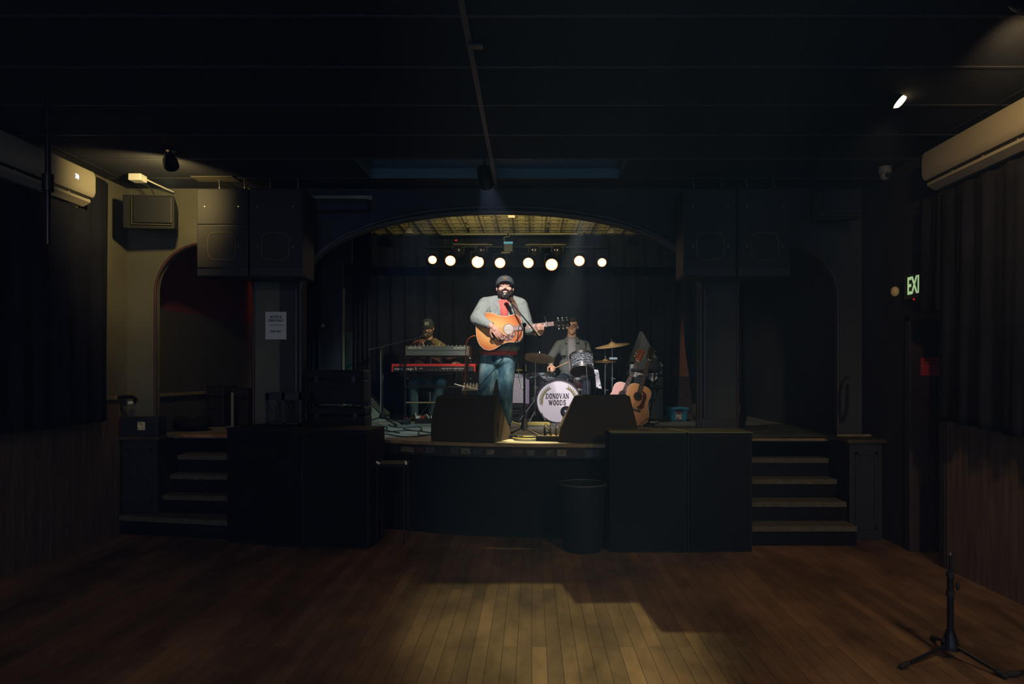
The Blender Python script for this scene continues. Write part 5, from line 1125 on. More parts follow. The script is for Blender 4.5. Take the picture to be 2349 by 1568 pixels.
def standing_guitar(label, tail, head, nrm, top, side, headm, pick, pegs):
    return guitar(label, gM(tail, head, nrm) @ Matrix.Scale(1.05, 4), top, side, headm, pick, True, None, pegs)
tp = [(0.22, -0.02), (0.25, -0.045), (0.30, -0.058), (0.35, -0.062), (0.40, -0.05), (0.425, -0.03), (0.435, -0.05), (0.41, -0.09), (0.36, -0.108), (0.30, -0.10), (0.25, -0.11), (0.215, -0.09), (0.205, -0.05)]
TORT = mat('tortoise_guard', (74, 30, 28), 0.25, noise=.3, scale=30)
ft_ = P(1445, 971, 8.80); fh_ = P(1500, 788, 9.02)
standing_guitar('natural top acoustic guitar leaning on the guitar stand in front', ft_, fh_, (0.12, -1, 0.22), SPR, MAHO, mat('headstock_dark', (34, 26, 22), 0.3), (tp, TORT), BRASS)
bt_ = P(1404, 962, 9.12); bh_ = P(1482, 784, 9.36)
standing_guitar('pinkish pale top acoustic guitar leaning behind the natural one', bt_, bh_, (0.0, -1, 0.22), PINKT, MAHO, mat('headstock_brown', (130, 66, 36), 0.35), (tp, TORT), BRASS)
t = thing('guitar_stand', 'black padded rack stand holding two acoustic guitars', 'stand', (XX(1490, 9.1), 9.15, ST))
build('neck_bar', MB().tube([P(1447, 848, 9.12), P(1503, 852, 9.08)], 0.023, 10), RUB, t)
build('side_pole', MB().tube([P(1502, 852, 9.08), P(1500, 880, 9.1), Vector((XX(1489, 9.1), 9.1, ST+0.02))], 0.011, 8), BLACKM, t)
build('base_bar', MB().tube([Vector((XX(1430, 9.0), 9.2, ST+0.02)), Vector((XX(1489, 9.1), 9.1, ST+0.02)), Vector((XX(1489, 9.1), 8.75, ST+0.02))], 0.013, 8), BLACKM, t)
build('cradle_bar', MB().tube([Vector((XX(1400, 8.9), 9.05, ST+0.012)), Vector((XX(1490, 8.8), 8.78, ST+0.012))], 0.012, 8), RUB, t)

# ---- right of the stage: cabinet, papers, tarp, bin
t = flight('tall scuffed black road case behind the guitar stand', XX(1455, 9.75), XX(1523, 9.75), 9.75, 10.15, ST, ZZ(864, 9.75), mat('scuffed_black', (40, 44, 46), 0.6, noise=.5, scale=25))
ct = ZZ(864, 9.75)
solo('white_box', MB().box(XX(1446, 9.9), XX(1458, 9.9)+0.012, 9.86, 9.98, ct+0.0, ZZ(835, 9.9)), mat('white_card', (190, 196, 196), 0.7), 'small upright white box on the scuffed road case', 'box', bevel=0.004)
def pap(u, v): return (XX(1462+30*u, 9.75), 9.74+0.30*v-0.02*(1-v), ct+0.02+0.05*math.sin(v*PI)*0.6+0.01*math.sin(u*9)-0.0*(1-v))
solo('crumpled_paper', MB().grid(pap, 12, 8), mat('crumpled_white', (196, 190, 190), 0.8, noise=.25, scale=30, bump=.5, bscale=30), 'crumpled white paper lying on the scuffed road case', 'paper', solid=0.004, smooth=True)
solo('white_cloth', MB().grid(lambda u, v: (XX(1486+23*u, 9.7), 9.72+0.02*math.sin(v*4)+0.01*math.sin(u*8), ZZ(869, 9.7)+0.11*v*(1-0.35*u)+0.01*math.sin(u*8)-0.03*math.sin(u*PI)*(1-v)), 12, 8), MATS['white_card'], 'white cloth hanging over the front of the scuffed road case', 'cloth', solid=0.006, smooth=True)
t = thing('grey_tarp', 'tall dark grey draped cover with pointed top behind the guitars', 'cover', (XX(1478, 10.4), 10.4, ST))
ap = P(1471, 759, 10.5); 
cv = MB(); bl = P(1434, 876, 10.3); br_ = P(1520, 842, 10.3); mid_ = P(1450, 866, 10.22)
b2 = [Vector((bl.x, 10.5, ST)), Vector((mid_.x, 10.28, ST)), Vector((br_.x, 10.35, ST)), Vector((br_.x+0.02, 10.85, ST)), Vector((bl.x, 10.85, ST))]
b1 = [bl+Vector((0, .2, 0)), mid_, br_, br_+Vector((0, 0.45, 0)), bl+Vector((0, 0.5, 0))]
tp_ = [ap+Vector((-0.02, 0, -0.01)), ap+Vector((0, -0.03, 0)), ap+Vector((0.02, 0, -0.01)), ap+Vector((0.02, 0.08, -0.01)), ap+Vector((-0.02, 0.08, -0.01))]
build('cover_sheet', MB().rings([b2, b1, tp_]), mat('tarp_grey', (98, 105, 106), 0.7, noise=.15, scale=3), t, bevel=0.01)
build('rolled_flap', MB().hexa([P(1492, 812, 10.2), P(1518, 842, 10.2), P(1518, 842, 10.3), P(1492, 812, 10.3), P(1494, 806, 10.2), P(1522, 838, 10.2), P(1522, 838, 10.3), P(1494, 806, 10.3)]), mat('flap_grey', (110, 114, 110), 0.7), t)
t = thing('backpack', 'dark bag hanging behind the guitar necks', 'bag', P(1492, 840, 9.95))
build('bag_body', MB().ell(P(1500, 845, 9.95), (0.10, 0.08, 0.11)).ell(P(1503, 832, 9.95), (0.07, 0.06, 0.07)), mat('bag_cloth', (42, 40, 46), 0.8, noise=.2, scale=12), t, mods=(0.012, 4))
t = thing('storage_bin', 'blue plastic storage bin with lid and white label right of the guitars', 'bin', (XX(1557, 9.75), 9.9, ST))
bz1 = ZZ(934, 9.7)
BLUE = mat('bin_blue', (62, 150, 186), 0.4)
def rr_(x0, x1, y0, y1, z): return [(x0, y0, z), (x1, y0, z), (x1, y1, z), (x0, y1, z)]
a0, a1 = XX(1539, 9.7), XX(1575, 9.7); c0, c1 = XX(1536, 9.7), XX(1578, 9.7)
build('bin_body', MB().rings([rr_(a0, a1, 9.72, 9.95, ST), rr_(c0, c1, 9.70, 9.97, bz1-0.025)]), BLUE, t, bevel=0.012)
build('bin_lid', MB().rings([rr_(c0-0.012, c1+0.012, 9.685, 9.985, bz1-0.035), rr_(c0-0.016, c1+0.016, 9.68, 9.99, bz1-0.008), rr_(c0-0.0, c1+0.0, 9.70, 9.97, bz1)]), BLUE, t, bevel=0.006)
build('bin_rim', MB().box(a0-0.008, a1+0.012, 9.700, 9.712, bz1-0.075, bz1-0.065), BLUE, t)
build('lid_clasp', MB().box(XX(1549, 9.7), XX(1566, 9.7), 9.675, 9.70, bz1-0.045, bz1-0.02), mat('clasp_dark', (30, 60, 76), 0.5), t, bevel=0.004)
lb = build('bin_label', MB().box(XX(1551, 9.69), XX(1564, 9.69), 9.699, 9.702, ZZ(962, 9.69), ZZ(945, 9.69)), mat('label_white', (200, 196, 192), 0.6), t)
build('label_print', MB().box(XX(1551.5, 9.69), XX(1563.5, 9.69), 9.697, 9.6995, ZZ(949.5, 9.69), ZZ(945.5, 9.69)), mat('label_red', (150, 50, 46), 0.6), lb)
build('label_print', MB().box(XX(1552, 9.69), XX(1558, 9.69), 9.697, 9.6995, ZZ(961, 9.69), ZZ(958, 9.69)), MATS['label_red'], lb)
solo('rounded_case', MB().ell((XX(1598, 9.9), 10.0, ST+0.12), (0.05, 0.12, 0.12)), mat('case_grey', (80, 78, 74), 0.7), 'small rounded grey bag on the stage floor right of the blue bin', 'bag', smooth=True)

# ---- cables and small things on the stage floor
def cable(label, pts, r, m, name='cable', k=8, **kw): return solo(name, MB().tube(spline(pts, k), r, 6), m, label, 'cable', smooth=True, **kw)
def FS(px, y, dz=0.008): return Vector((XX(px, y), y, ST+dz))
ORANGE = mat('orange_cable', (206, 96, 52), 0.5)
YEL = mat('yellow_cable', (196, 180, 96), 0.5)
cable('orange instrument cable dropping from the sunburst guitar to the floor', [P(1091, 770, 7.62), P(1083, 771, 7.62), P(1074, 778, 7.64), P(1069, 795, 7.68), P(1068, 840, 7.75), P(1067, 900, 7.8), FS(1067, 7.9), FS(1100, 8.0)], 0.006, ORANGE)
cable('teal microphone cable hanging from the clamp of the boom stand before the singer', [P(1203, 747, 7.2), P(1194, 742, 7.25), P(1189, 760, 7.25), P(1187, 800, 7.27), P(1189, 855, 7.25), P(1196, 885, 7.22), P(1202, 900, 7.2), P(1203, 960, 7.2)], 0.005, mat('teal_cable', (70, 110, 110), 0.5))
cable('dark microphone cable slanting left from the boom stand before the singer', [P(1203, 745, 7.2), P(1192, 770, 7.25), P(1170, 800, 7.35), P(1130, 852, 7.5), P(1096, 897, 7.6), FS(1078, 7.75)], 0.0045, mat('slate_cable', (70, 92, 96), 0.5))
cable('yellow cable running from behind the singer to the coil by the bass drum', [FS(1140, 9.0), FS(1165, 9.1, 0.05), FS(1178, 9.05, 0.03), FS(1195, 8.95), FS(1215, 8.95)], 0.012, YEL)
t = thing('cable_coil', 'coiled yellow cable lying before the bass drum', 'cable coil', FS(1235, 8.85))
for k in range(5):
    build('cable_loop', MB().tube([Vector((XX(1236, 8.9)+(0.155-0.012*k)*math.cos(a), 8.9+(0.085-0.01*k)*math.sin(a), ST+0.012+0.012*(k % 3))) for a in [2*PI*i/28 for i in range(29)]], 0.010, 6), YEL, t, smooth=True)
cable('yellow cable end leading from the coil to the power strip', [FS(1250, 8.8), FS(1256, 8.4), FS(1262, 7.9), FS(1240, 7.6), FS(1250, 7.2), FS(1262, 6.98)], 0.008, YEL)
for k, (a, b) in enumerate([((860, 8.6), (905, 7.9)), ((850, 8.2), (1000, 7.7)), ((905, 8.9), (980, 8.0)), ((930, 8.3), (1000, 7.4)), ((855, 7.5), (985, 7.35))]):
    pts = []
    for i in range(9):
        u = i/8; y = a[1]+(b[1]-a[1])*u; pts.append(FS(a[0]+(b[0]-a[0])*u+18*math.sin(u*7+k*2), y+0.16*math.sin(u*11+k)))
    cable(['black cable looping on the floor by the keyboard microphone stand', 'black cable running along the stage floor towards the left monitor', 'black cable running from the keyboards to the stage front', 'black cable crossing the floor before the pedalboard', 'black cable along the front stage edge at left'][k], pts, 0.006, RUB)
for k in range(4):
    c0_ = FS(1212, 6.98+0.06*k); pts = [Vector((c0_.x+(0.14+0.03*k)*math.cos(a+k)+0.02*k, c0_.y+(0.16-0.01*k)*math.sin(a+k), ST+0.007+0.004*k)) for a in [i*0.42 for i in range(20)]]
    cable(['thin black cable looped around the singer stand base, lowest loop', 'thin black cable looped around the singer stand base, second loop', 'thin yellow cable looped around the singer stand base', 'thin black cable looped around the singer stand base, widest loop'][k], pts, 0.0045, YEL if k == 2 else RUB, k=2)
cable('black cable hanging under the red keyboard', [P(988, 852, 9.34), P(1000, 856, 9.3), P(1020, 858, 9.3), P(1045, 854, 9.34)], 0.004, RUB)
cable('black cable dropping from the right end of the red keyboard', [P(1048, 850, 9.34), P(1046, 870, 9.3), P(1040, 890, 9.3), P(1039, 905, 9.3), FS(1038, 9.2)], 0.004, RUB)
cable('second black cable dropping beside the right keyboard upright', [P(1058, 850, 9.34), P(1063, 870, 9.3), P(1062, 890, 9.3), P(1059, 905, 9.3), FS(1058, 9.15)], 0.004, RUB)
cable('pale cable hanging along the keyboard microphone stand', [P(876, 799, 9.0), P(873.5, 810, 8.98), P(873.5, 880, 8.98), P(873, 940, 8.98), FS(874, 8.95)], 0.005, mat('pale_cable', (120, 128, 124), 0.5))
cable('thin white instrument cable by the small mixer', [P(1042, 880, 9.1), P(1060, 885, 9.05), P(1080, 889, 8.95), P(1098, 893, 8.9)], 0.006, LETW)
cable('dark cable looping on the right side of the stage floor', [FS(1470, 8.4), FS(1482, 8.6, 0.10), FS(1500, 8.7, 0.12), FS(1512, 8.5, 0.05), FS(1520, 8.0), FS(1550, 7.9)], 0.006, mat('olive_cable', (110, 110, 70), 0.5))
t = thing('power_strip', 'black power strip with upright plugs at the front edge of the stage', 'power strip', FS(1268, 6.9))
ps = Matrix.Translation(FS(1268, 6.88, 0)) @ Matrix.Rotation(-0.25, 4, 'Z')
build('strip_body', MB().box(-0.16, 0.13, -0.06, 0.06, 0, 0.055, ps), RUB, t, bevel=0.006)
build('strip_face', MB().box(-0.05, 0.12, -0.045, 0.045, 0.055, 0.059, ps), mat('strip_amber_sheen', (150, 120, 60), 0.4, 0.5), t)  # amber reflection on the black strip put into the colour
for k in range(4):
    x = -0.13+0.058*k
    p_ = build('plug', MB().cap(ps @ Vector((x+0.05, 0, 0.065)), ps @ Vector((x+0.045, 0, 0.13-0.01*(k == 3))), 0.014, 0.009, n=10), RUB, t, smooth=True)
    build('plug_cord', MB().tube(spline([ps @ Vector((x+0.045, 0, 0.13)), ps @ Vector((x+0.05, 0.01, 0.17)), ps @ Vector((x+0.10, -0.02, 0.14)), ps @ Vector((x+0.13, -0.06, 0.03))], 4), 0.004, 6), RUB, p_)
t = thing('effect_pedal', 'small dark tuner pedal on the floor by the singer feet', 'pedal', FS(1180, 7.1))
build('pedal_body', MB().cbox(FS(1176, 7.15, 0.022), (0.10, 0.12, 0.04)), BLACKM, t, bevel=0.005)
for q in (-0.02, 0.02): build('pedal_knob', MB().cyl(FS(1176, 7.17, 0.042)+Vector((q, 0, 0)), FS(1176, 7.17, 0.06)+Vector((q, 0, 0)), 0.007, n=8), CHROME, t)
solo('drum_rug', MB().box(XX(1205, 8.75), XX(1400, 9.4), 8.75, 10.9, ST+0.0005, ST+0.007), mat('grey_rug', (96, 92, 100), 0.95, noise=.3, scale=30), 'grey rug under the drum kit', 'rug')

# ---- stage lights on their bars
by1 = 10.0
t = thing('lighting_bar', 'long pale metal lighting bar under the stage ceiling', 'lighting bar', (XX(1170, by1), by1, ZZ(537, by1)))
build('bar', MB().cyl(P(1013, 537, by1), P(1325, 536, by1), 0.019), mat('bar_olive', (120, 116, 84), 0.4, 0.5), t)
for px_ in (1075, 1258): build('chain', MB().tube(spline([P(px_, 537, by1), P(px_-1, 520, by1), Vector((XX(px_, by1), by1-0.4, 3.70))], 4), 0.012, 6), BLACKM, t)
t = thing('lighting_bar', 'dark lower lighting bar carrying the warm lamps', 'lighting bar', (XX(1180, 10.35), 10.35, ZZ(566, 10.35)))
build('bar', MB().cyl(P(975, 566, 10.35), P(1395, 566, 10.35), 0.02), BLACKM, t)
for px_ in (1020, 1340): build('hanger', MB().cyl(P(px_, 566, 10.35), Vector((XX(px_, 10.35), 10.35, 3.72)), 0.008), BLACKM, t)
WARM = mat('warm_lens', (255, 220, 160), 0.4, emit=(255, 206, 140), estr=7.0)
nt = WARM.node_tree; b = nt.nodes['Principled BSDF']
tcn = nt.nodes.new('ShaderNodeTexCoord'); vo = nt.nodes.new('ShaderNodeTexVoronoi'); vo.inputs['Scale'].default_value = 34; nt.links.new(tcn.outputs['Object'], vo.inputs[0])
rp = nt.nodes.new('ShaderNodeValToRGB'); nt.links.new(vo.outputs[0], rp.inputs[0]); rp.color_ramp.elements[0].color = (1.0, 0.82, 0.62, 1); rp.color_ramp.elements[1].color = (1.0, 0.62, 0.36, 1); rp.color_ramp.elements[1].position = 1.0
nt.links.new(rp.outputs[0], b.inputs['Emission Color']); b.inputs['Emission Strength'].default_value = 2.0
def par(label, c, r, d, lens, group, warm=True):
    d = Vector(d).normalized(); c = Vector(c); u, v, _ = basis(d)
    M = Matrix(((u.x, v.x, d.x, c.x), (u.y, v.y, d.y, c.y), (u.z, v.z, d.z, c.z), (0, 0, 0, 1)))
    t = thing('stage_lamp', label, 'stage light', M=M, group=group)
    build('lamp_can', MB().lathe([(0.001, -0.24), (r*0.55, -0.24), (r*0.8, -0.17), (r*1.06, -0.10), (r*1.1, 0.0), (r*1.04, 0.0), (r*1.0, -0.02)], n=28, cap=False), BLACKM, t, local=True, smooth='auto')
    build('lens', MB().lathe([(0.001, -0.004), (r*0.7, -0.008), (r, -0.02), (0.001, -0.025)], n=36, cap=False), lens, t, local=True, smooth=True)
    if lens is WARM: build('lens_rim', MB().ring((0, 0, -0.012), (0, 0, 1), r*0.98, r*0.045, 32, 6), mat('glow_rim', (255, 150, 60), 0.4, emit=(255, 160, 70), estr=0.9), t, local=True, smooth=True)
    build('yoke', MB().tube([Vector((-r*1.15, 0, -0.08)), Vector((-r*1.15, 0, -0.08))+M.to_3x3().inverted() @ Vector((0, 0, r*1.5)), Vector((r*1.15, 0, -0.08))+M.to_3x3().inverted() @ Vector((0, 0, r*1.5)), Vector((r*1.15, 0, -0.08))], 0.006, 6), BLACKM, t, local=True)
    return t
lamps = [(992, 596, 9.6), (1033, 598, 11.8), (1096, 601, 13.8), (1147, 603, 12), (1212, 603, 12), (1265.5, 607, 13.8), (1329, 598.5, 12), (1381, 602, 10)]
for k, (px_, py_, r_) in enumerate(lamps):
    dd = 10.3; c = P(px_, py_, dd); rr = r_*dd/FPX
    par('warm glowing stage lamp, number %s from the left in the hanging row' % ['one', 'two', 'three', 'four', 'five', 'six', 'seven', 'eight'][k], c, rr, (-c.x*0.7/10, -1, -0.42), WARM, 'warm stage lamps')
    lamp('stage_lamp_light', 'SPOT', c+Vector((0, -0.03, -0.012)), 9, (1.0, 0.72, 0.40), (c.x*0.4, 8.2, ST), 0.05, 75, 0.7)
DL = mat('dark_lens', (40, 36, 30), 0.1, 0.3)
for k, (px_, py_) in enumerate([(1050, 577), (1103, 577), (1226, 577), (1279, 577)]):
    c = P(px_, py_, 9.85); par('unlit black stage lamp above the warm row, number %s from the left' % ['one', 'two', 'three', 'four'][k], c, 0.075, (0, -1, -0.25), DL, 'unlit stage lamps')
    solo('lamp_bracket', MB().cbox(c+Vector((0.085, 0, 0.03)), (0.012, 0.02, 0.22)), BRASS if k % 2 else BLACKM, 'bracket plate of the %s unlit stage lamp' % ['first', 'second', 'third', 'fourth'][k], 'bracket', group='lamp brackets') if False else None
t = thing('lighting_bar', 'short dark bar pair carrying the unlit stage lamps', 'lighting bar', P(1165, 561, 9.9))
build('bar', MB().cyl(P(1040, 560, 9.9), P(1130, 561, 9.9), 0.014), mat('bar_dull', (90, 84, 60), 0.4, 0.5), t)
build('bar', MB().cyl(P(1205, 561, 9.9), P(1298, 561, 9.9), 0.014), MATS['bar_dull'], t)
for px_ in (1045, 1119, 1212, 1296): build('hanger', MB().cyl(P(px_, 561, 9.9), P(px_, 538, 9.98), 0.007), BLACKM, t)
t = thing('stage_lamp', 'black square stage fixture with blue light strip at the centre', 'stage light', P(1166, 567, 9.8))
build('fixture_body', MB().box(XX(1155, 9.8), XX(1177, 9.8), 9.8, 9.95, ZZ(578, 9.8), ZZ(552, 9.8)), mat('fixture_black', (30, 34, 38), 0.4), t, bevel=0.01)
build('light_strip', MB().box(XX(1155.5, 9.8), XX(1176.5, 9.8), 9.785, 9.80, ZZ(559, 9.8), ZZ(554.5, 9.8)), mat('blue_glow', (60, 140, 170), 0.4, emit=(50, 130, 165), estr=0.55), t)
build('cable_loop', MB().tube(spline([P(1158, 553, 9.8), P(1156, 545, 9.8), P(1168, 541, 9.8), P(1174, 530, 9.85), P(1168, 523, 9.9), P(1164, 512, 9.9)], 5), 0.007, 6), mat('loop_olive', (110, 106, 80), 0.5), t)
build('mounting_arm', MB().cyl(P(1166, 555, 9.9), P(1166, 537, 9.99), 0.012), BLACKM, t)
build('base_plate', MB().cyl(P(1150, 579, 9.8), P(1170, 579, 9.8), 0.012), MATS['loop_olive'], t)
t = thing('stage_lamp', 'small black fixture with glowing lower edge inside the top of the arch', 'stage light', P(1174, 491, 7.4))
build('fixture_body', MB().box(XX(1166, 7.4), XX(1182, 7.4), 7.38, 7.5, ZZ(494, 7.4), ZZ(483, 7.4)), BLACKM, t, bevel=0.006)
build('mounting_arm', MB().cyl((XX(1174, 7.4), 7.42, ZZ(484, 7.4)), (XX(1174, 7.4), 7.19, ZZ(478, 7.4)), 0.012), BLACKM, t)
build('light_strip', MB().box(XX(1165.5, 7.4), XX(1181, 7.4), 7.375, 7.45, ZZ(496.5, 7.4), ZZ(494.2, 7.4)), mat('strip_glow', (255, 230, 160), 0.4, emit=(255, 220, 140), estr=1.0), t)
for px_, lb in ((938, 'left'), (1403, 'right')):
    t = thing('ceiling_lamp', 'small unlit pale spot under the stage ceiling at '+lb, 'lamp', P(px_, 532, 9.3), group='pale unlit stage ceiling spots')
    build('lamp_shade', MB().lathe([(0.03, 0.06), (0.06, 0.02), (0.07, -0.02), (0.065, -0.02)], P(px_, 534, 9.3), n=20, cap=False), mat('pale_shade', (110, 104, 86), 0.5), t, smooth=True)
    build('stem', MB().cyl(P(px_, 532, 9.3)+Vector((0, 0, 0.05)), Vector((XX(px_, 9.3), 9.3, 3.71)), 0.008), BLACKM, t)
lamp('tin_fill_light', 'SPOT', (-0.80, 7.6, 3.40), 60, (1.0, 0.86, 0.46), (-0.75, 9.8, 3.72), 0.04, 84, 0.3)  # added unseen up-lights behind the arch top, they brighten the tin ceiling
lamp('tin_fill_light', 'SPOT', (0.40, 7.6, 3.40), 60, (1.0, 0.86, 0.46), (0.35, 9.8, 3.72), 0.04, 84, 0.3)
solo('red_indicator', MB().ell(P(1046, 551, 9.9), (0.014, 0.01, 0.01)), mat('red_led_2', (200, 30, 20), 0.5, emit=(255, 40, 20), estr=0.8), 'tiny red indicator light above the first unlit stage lamp', 'indicator', smooth=True)
lamp('red_wall_light', 'SPOT', (-3.2, 10.4, 3.3), 30, (1.0, 0.36, 0.26), (-4.0, 11.2, 2.8), 0.05, 120, 0.6)

# ================================================================ PEOPLE
SKIN1 = mat('skin_fair', (222, 168, 150), 0.5, noise=.06, scale=14)
SKIN2 = mat('skin_warm', (206, 160, 130), 0.5, noise=.06, scale=14)
def hand(mb, wrist, d, n, side, curl, s=1.0, thumb=0.5, spread=0.0):
    wrist = Vector(wrist); d = Vector(d).normalized(); n = Vector(n); n = (n-d*n.dot(d)).normalized(); w_ = d.cross(n)*side
    mb.cap(wrist-d*0.02, wrist+d*0.02, 0.026*s, 0.026*s, 10)
    for i in range(4):
        lat = w_*(0.031-0.0205*i)*s; base = wrist+d*0.015*s+lat*0.7; kn = wrist+d*(0.088-0.006*abs(i-1))*s+lat
        mb.cap(base, kn, 0.0135*s, 0.0115*s, 8)
        c = curl[i] if isinstance(curl, (list, tuple)) else curl
        L_ = [0.044, 0.028, 0.022]; k = [0.95, 1.05, 1.0, 0.8][i]; p = kn; a = 0; dd = (d+w_*spread*(1.5-i)).normalized()
        for j in range(3):
            a += c*[0.8, 1.1, 0.7][j]; q = p+(dd*math.cos(a)+n*math.sin(a))*L_[j]*k*s
            r0 = [0.0105, 0.0095, 0.0085][j]*s; mb.cap(p, q, r0, r0*0.92, 8); p = q
    mb.ell(wrist+d*0.045*s, (0.022*s, 0.022*s, 0.022*s))
    p = wrist+d*0.028*s+w_*0.03*s; q = p+(d*0.5+w_*0.75+n*0.25).normalized()*0.04*s; mb.cap(p, q, 0.015*s, 0.012*s, 8)
    r_ = q+(d*0.85+w_*0.25+n*thumb).normalized()*0.032*s; mb.cap(q, r_, 0.011*s, 0.010*s, 8); u = r_+(d*0.9+n*thumb*1.3).normalized()*0.024*s; mb.cap(r_, u, 0.010*s, 0.008*s, 8)
def headM(c, yaw, pitch, s=1.0): return Matrix.Translation(c) @ Matrix.Rotation(yaw, 4, 'Z') @ Matrix.Rotation(pitch, 4, 'X') @ Matrix.Scale(s, 4)
def head(mb, H, fat=1.0, s=1.0):
    R3 = H.to_3x3().normalized()
    def e(c, r): mb.ell(H @ Vector((c[0]*fat, c[1], c[2])), tuple(q*s for q in (r[0]*fat, r[1], r[2])), R3)
    def cp(a, b, r0, r1): mb.cap(H @ Vector((a[0]*fat, a[1], a[2])), H @ Vector((b[0]*fat, b[1], b[2])), r0*s, r1*s, 10)
    e((0, 0.018, 0.032), (0.077, 0.096, 0.088)); e((0, -0.012, -0.03), (0.064, 0.075, 0.086)); e((0, -0.028, -0.074), (0.052, 0.054, 0.036)); e((0, -0.070, -0.098), (0.022, 0.02, 0.018))
    for q in (-1, 1):
        e((q*0.040, -0.056, -0.030), (0.026, 0.028, 0.026)); e((q*0.031, -0.074, 0.002), (0.015, 0.014, 0.011)); e((q*0.079*1.0, 0.012, -0.012), (0.010, 0.020, 0.031)); e((q*0.011, -0.098, -0.033), (0.0085, 0.010, 0.008))
        cp((q*0.012, -0.083, 0.021), (q*0.046, -0.074, 0.022), 0.010, 0.009)
    cp((0, -0.084, 0.014), (0, -0.110, -0.026), 0.008, 0.0125)
    cp((-0.021, -0.081, -0.056), (0.021, -0.081, -0.056), 0.006, 0.006); cp((-0.018, -0.080, -0.068), (0.018, -0.080, -0.068), 0.0065, 0.0065)
def face_bits(t, H, fat, s, brow, eyecol=None, closed=True):
    W = lambda p: H @ Vector((p[0]*fat, p[1], p[2]))
    for q in (-1, 1):
        build('eyebrow', MB().tube([W((q*0.014, -0.0955, 0.024)), W((q*0.032, -0.094, 0.029)), W((q*0.050, -0.082, 0.023))], [0.0035*s, 0.0045*s, 0.003*s], 6), brow, t)
        if closed: build('eyelash', MB().tube([W((q*0.019, -0.0885, -0.002)), W((q*0.031, -0.0905, -0.005)), W((q*0.044, -0.084, -0.001))], 0.0016*s, 6), brow, t)
        else:
            ey = build('eye', MB().ell(W((q*0.031, -0.078, 0.0)), (0.0125*s, 0.0125*s, 0.0095*s)), mat('eye_white', (220, 215, 205), 0.3), t, smooth=True)
            build('iris', MB().ell(W((q*0.031, -0.0895, -0.001)), (0.0055*s, 0.003*s, 0.0055*s)), mat('iris_dark', (40, 30, 24), 0.3), ey, smooth=True)
def glasses(t, H, fat, s, m):
    W = lambda p: H @ Vector((p[0]*fat, p[1], p[2])); mb = MB()
    fr = build('glasses', MB().tube([W((-0.012, -0.104, 0.004)), W((0.012, -0.104, 0.004))], 0.0025*s, 6), m, t)
    for q in (-1, 1):
        sq = [W((q*0.034+0.023*math.copysign(abs(math.cos(a))**0.7, math.cos(a)), -0.103+abs(math.cos(a))*0.0+(0.008 if q*math.cos(a) > 0 else 0)*abs(math.cos(a)), 0.0+0.018*math.copysign(abs(math.sin(a))**0.7, math.sin(a)))) for a in [2*PI*i/24 for i in range(25)]]
        build('glasses_rim', MB().tube(sq, 0.0032*s, 6), m, fr); build('glasses_temple', MB().tube([W((q*0.058, -0.094, 0.006)), W((q*0.077, -0.03, 0.006)), W((q*0.082, 0.02, 0.0))], 0.0025*s, 6), m, fr)
def cap_hat(t, H, fat, s, m, m2, brimpitch=0.0, patch=None, logo=None):
    R3 = H.to_3x3().normalized()
    W = lambda p: H @ Vector((p[0]*fat, p[1], p[2]))
    R = []
    for i in range(9):
        a = PI/2*i/8; cr = math.cos(a)**0.75; z = 0.030+0.100*math.sin(a)
        R.append([W((0.090*cr*math.cos(b), 0.012+0.112*cr*math.sin(b), z-0.012*math.sin(b)*0)) for b in [2*PI*j/28 for j in range(28)]])
    c = build('cap', MB().rings(R), m, t, smooth='auto')
    build('cap_button', MB().ell(W((0, 0.012, 0.132)), (0.008*s, 0.008*s, 0.005*s)), m2, c, smooth=True)
    def br(u, v):
        a = -PI*0.5+(u-0.5)*PI*0.92; r0x, r0y = 0.088, 0.108; ext = 0.068*v*math.sin(u*PI)**0.6
        x = (r0x+ext*0.12)*math.cos(a); y = 0.012+(r0y+ext)*math.sin(a); z = 0.034-0.030*(abs(x)/0.088)**2*(0.3+0.7*v)+brimpitch*v
        return W((x, y, z))
    build('cap_brim', MB().grid(br, 18, 6), m2, c, smooth=True, solid=0.004)
    if patch: build('cap_patch', MB().hexa([W(p) for p in ((-0.03, -0.105, 0.052), (0.03, -0.105, 0.052), (0.03, -0.098, 0.052), (-0.03, -0.098, 0.052), (-0.03, -0.088, 0.098), (0.03, -0.088, 0.098), (0.03, -0.078, 0.098), (-0.03, -0.078, 0.098))]), patch, c)
    if logo:
        for q, zz, rr_q in ((-0.014, 0.083, 0.0075), (0.0, 0.079, 0.008), (0.014, 0.083, 0.0075)):
            build('cap_emblem', MB().ring(W((q, -0.0945+abs(q)*0.2, zz)), R3 @ Vector((0, -1, 0.5)), rr_q*s*0.8, 0.002*s, 14, 5), logo, c)
    return c

# ---------------- singer
Y0 = 7.9
def S(px, py, dy=0.0): return P(px, py, Y0+dy)
J = dict(shL=S(1114, 698, 0.0), shR=S(1194, 700, 0.0), elL=S(1094, 731, -0.20), elR=S(1212, 754, -0.04), wrL=S(1128, 748, -0.37), wrR=S(1236, 765, -0.26),
         hipL=S(1124, 826), hipR=S(1161, 826), knL=S(1114, 897, -0.05), knR=S(1160, 893, -0.03), anL=S(1114, 966, 0.02), anR=S(1163, 962, 0.02))
sing = thing('person', 'singing bearded man in cap, checked shirt and jeans playing a sunburst guitar', 'person', (XX(1150, Y0), Y0, ST))
H1 = headM(S(1158.5, 659, -0.03), 0.05, -0.10, 1.06); fat = 1.10
mb = MB(); head(mb, H1, fat)
mb.cap(S(1158, 676, 0.02), S(1157, 700, 0.01), 0.072, 0.085)
mb.ell(S(1156, 718), (0.19, 0.13, 0.17)); mb.ell(S(1152, 768), (0.20, 0.165, 0.20)); mb.ell(S(1144, 822), (0.17, 0.11, 0.10))
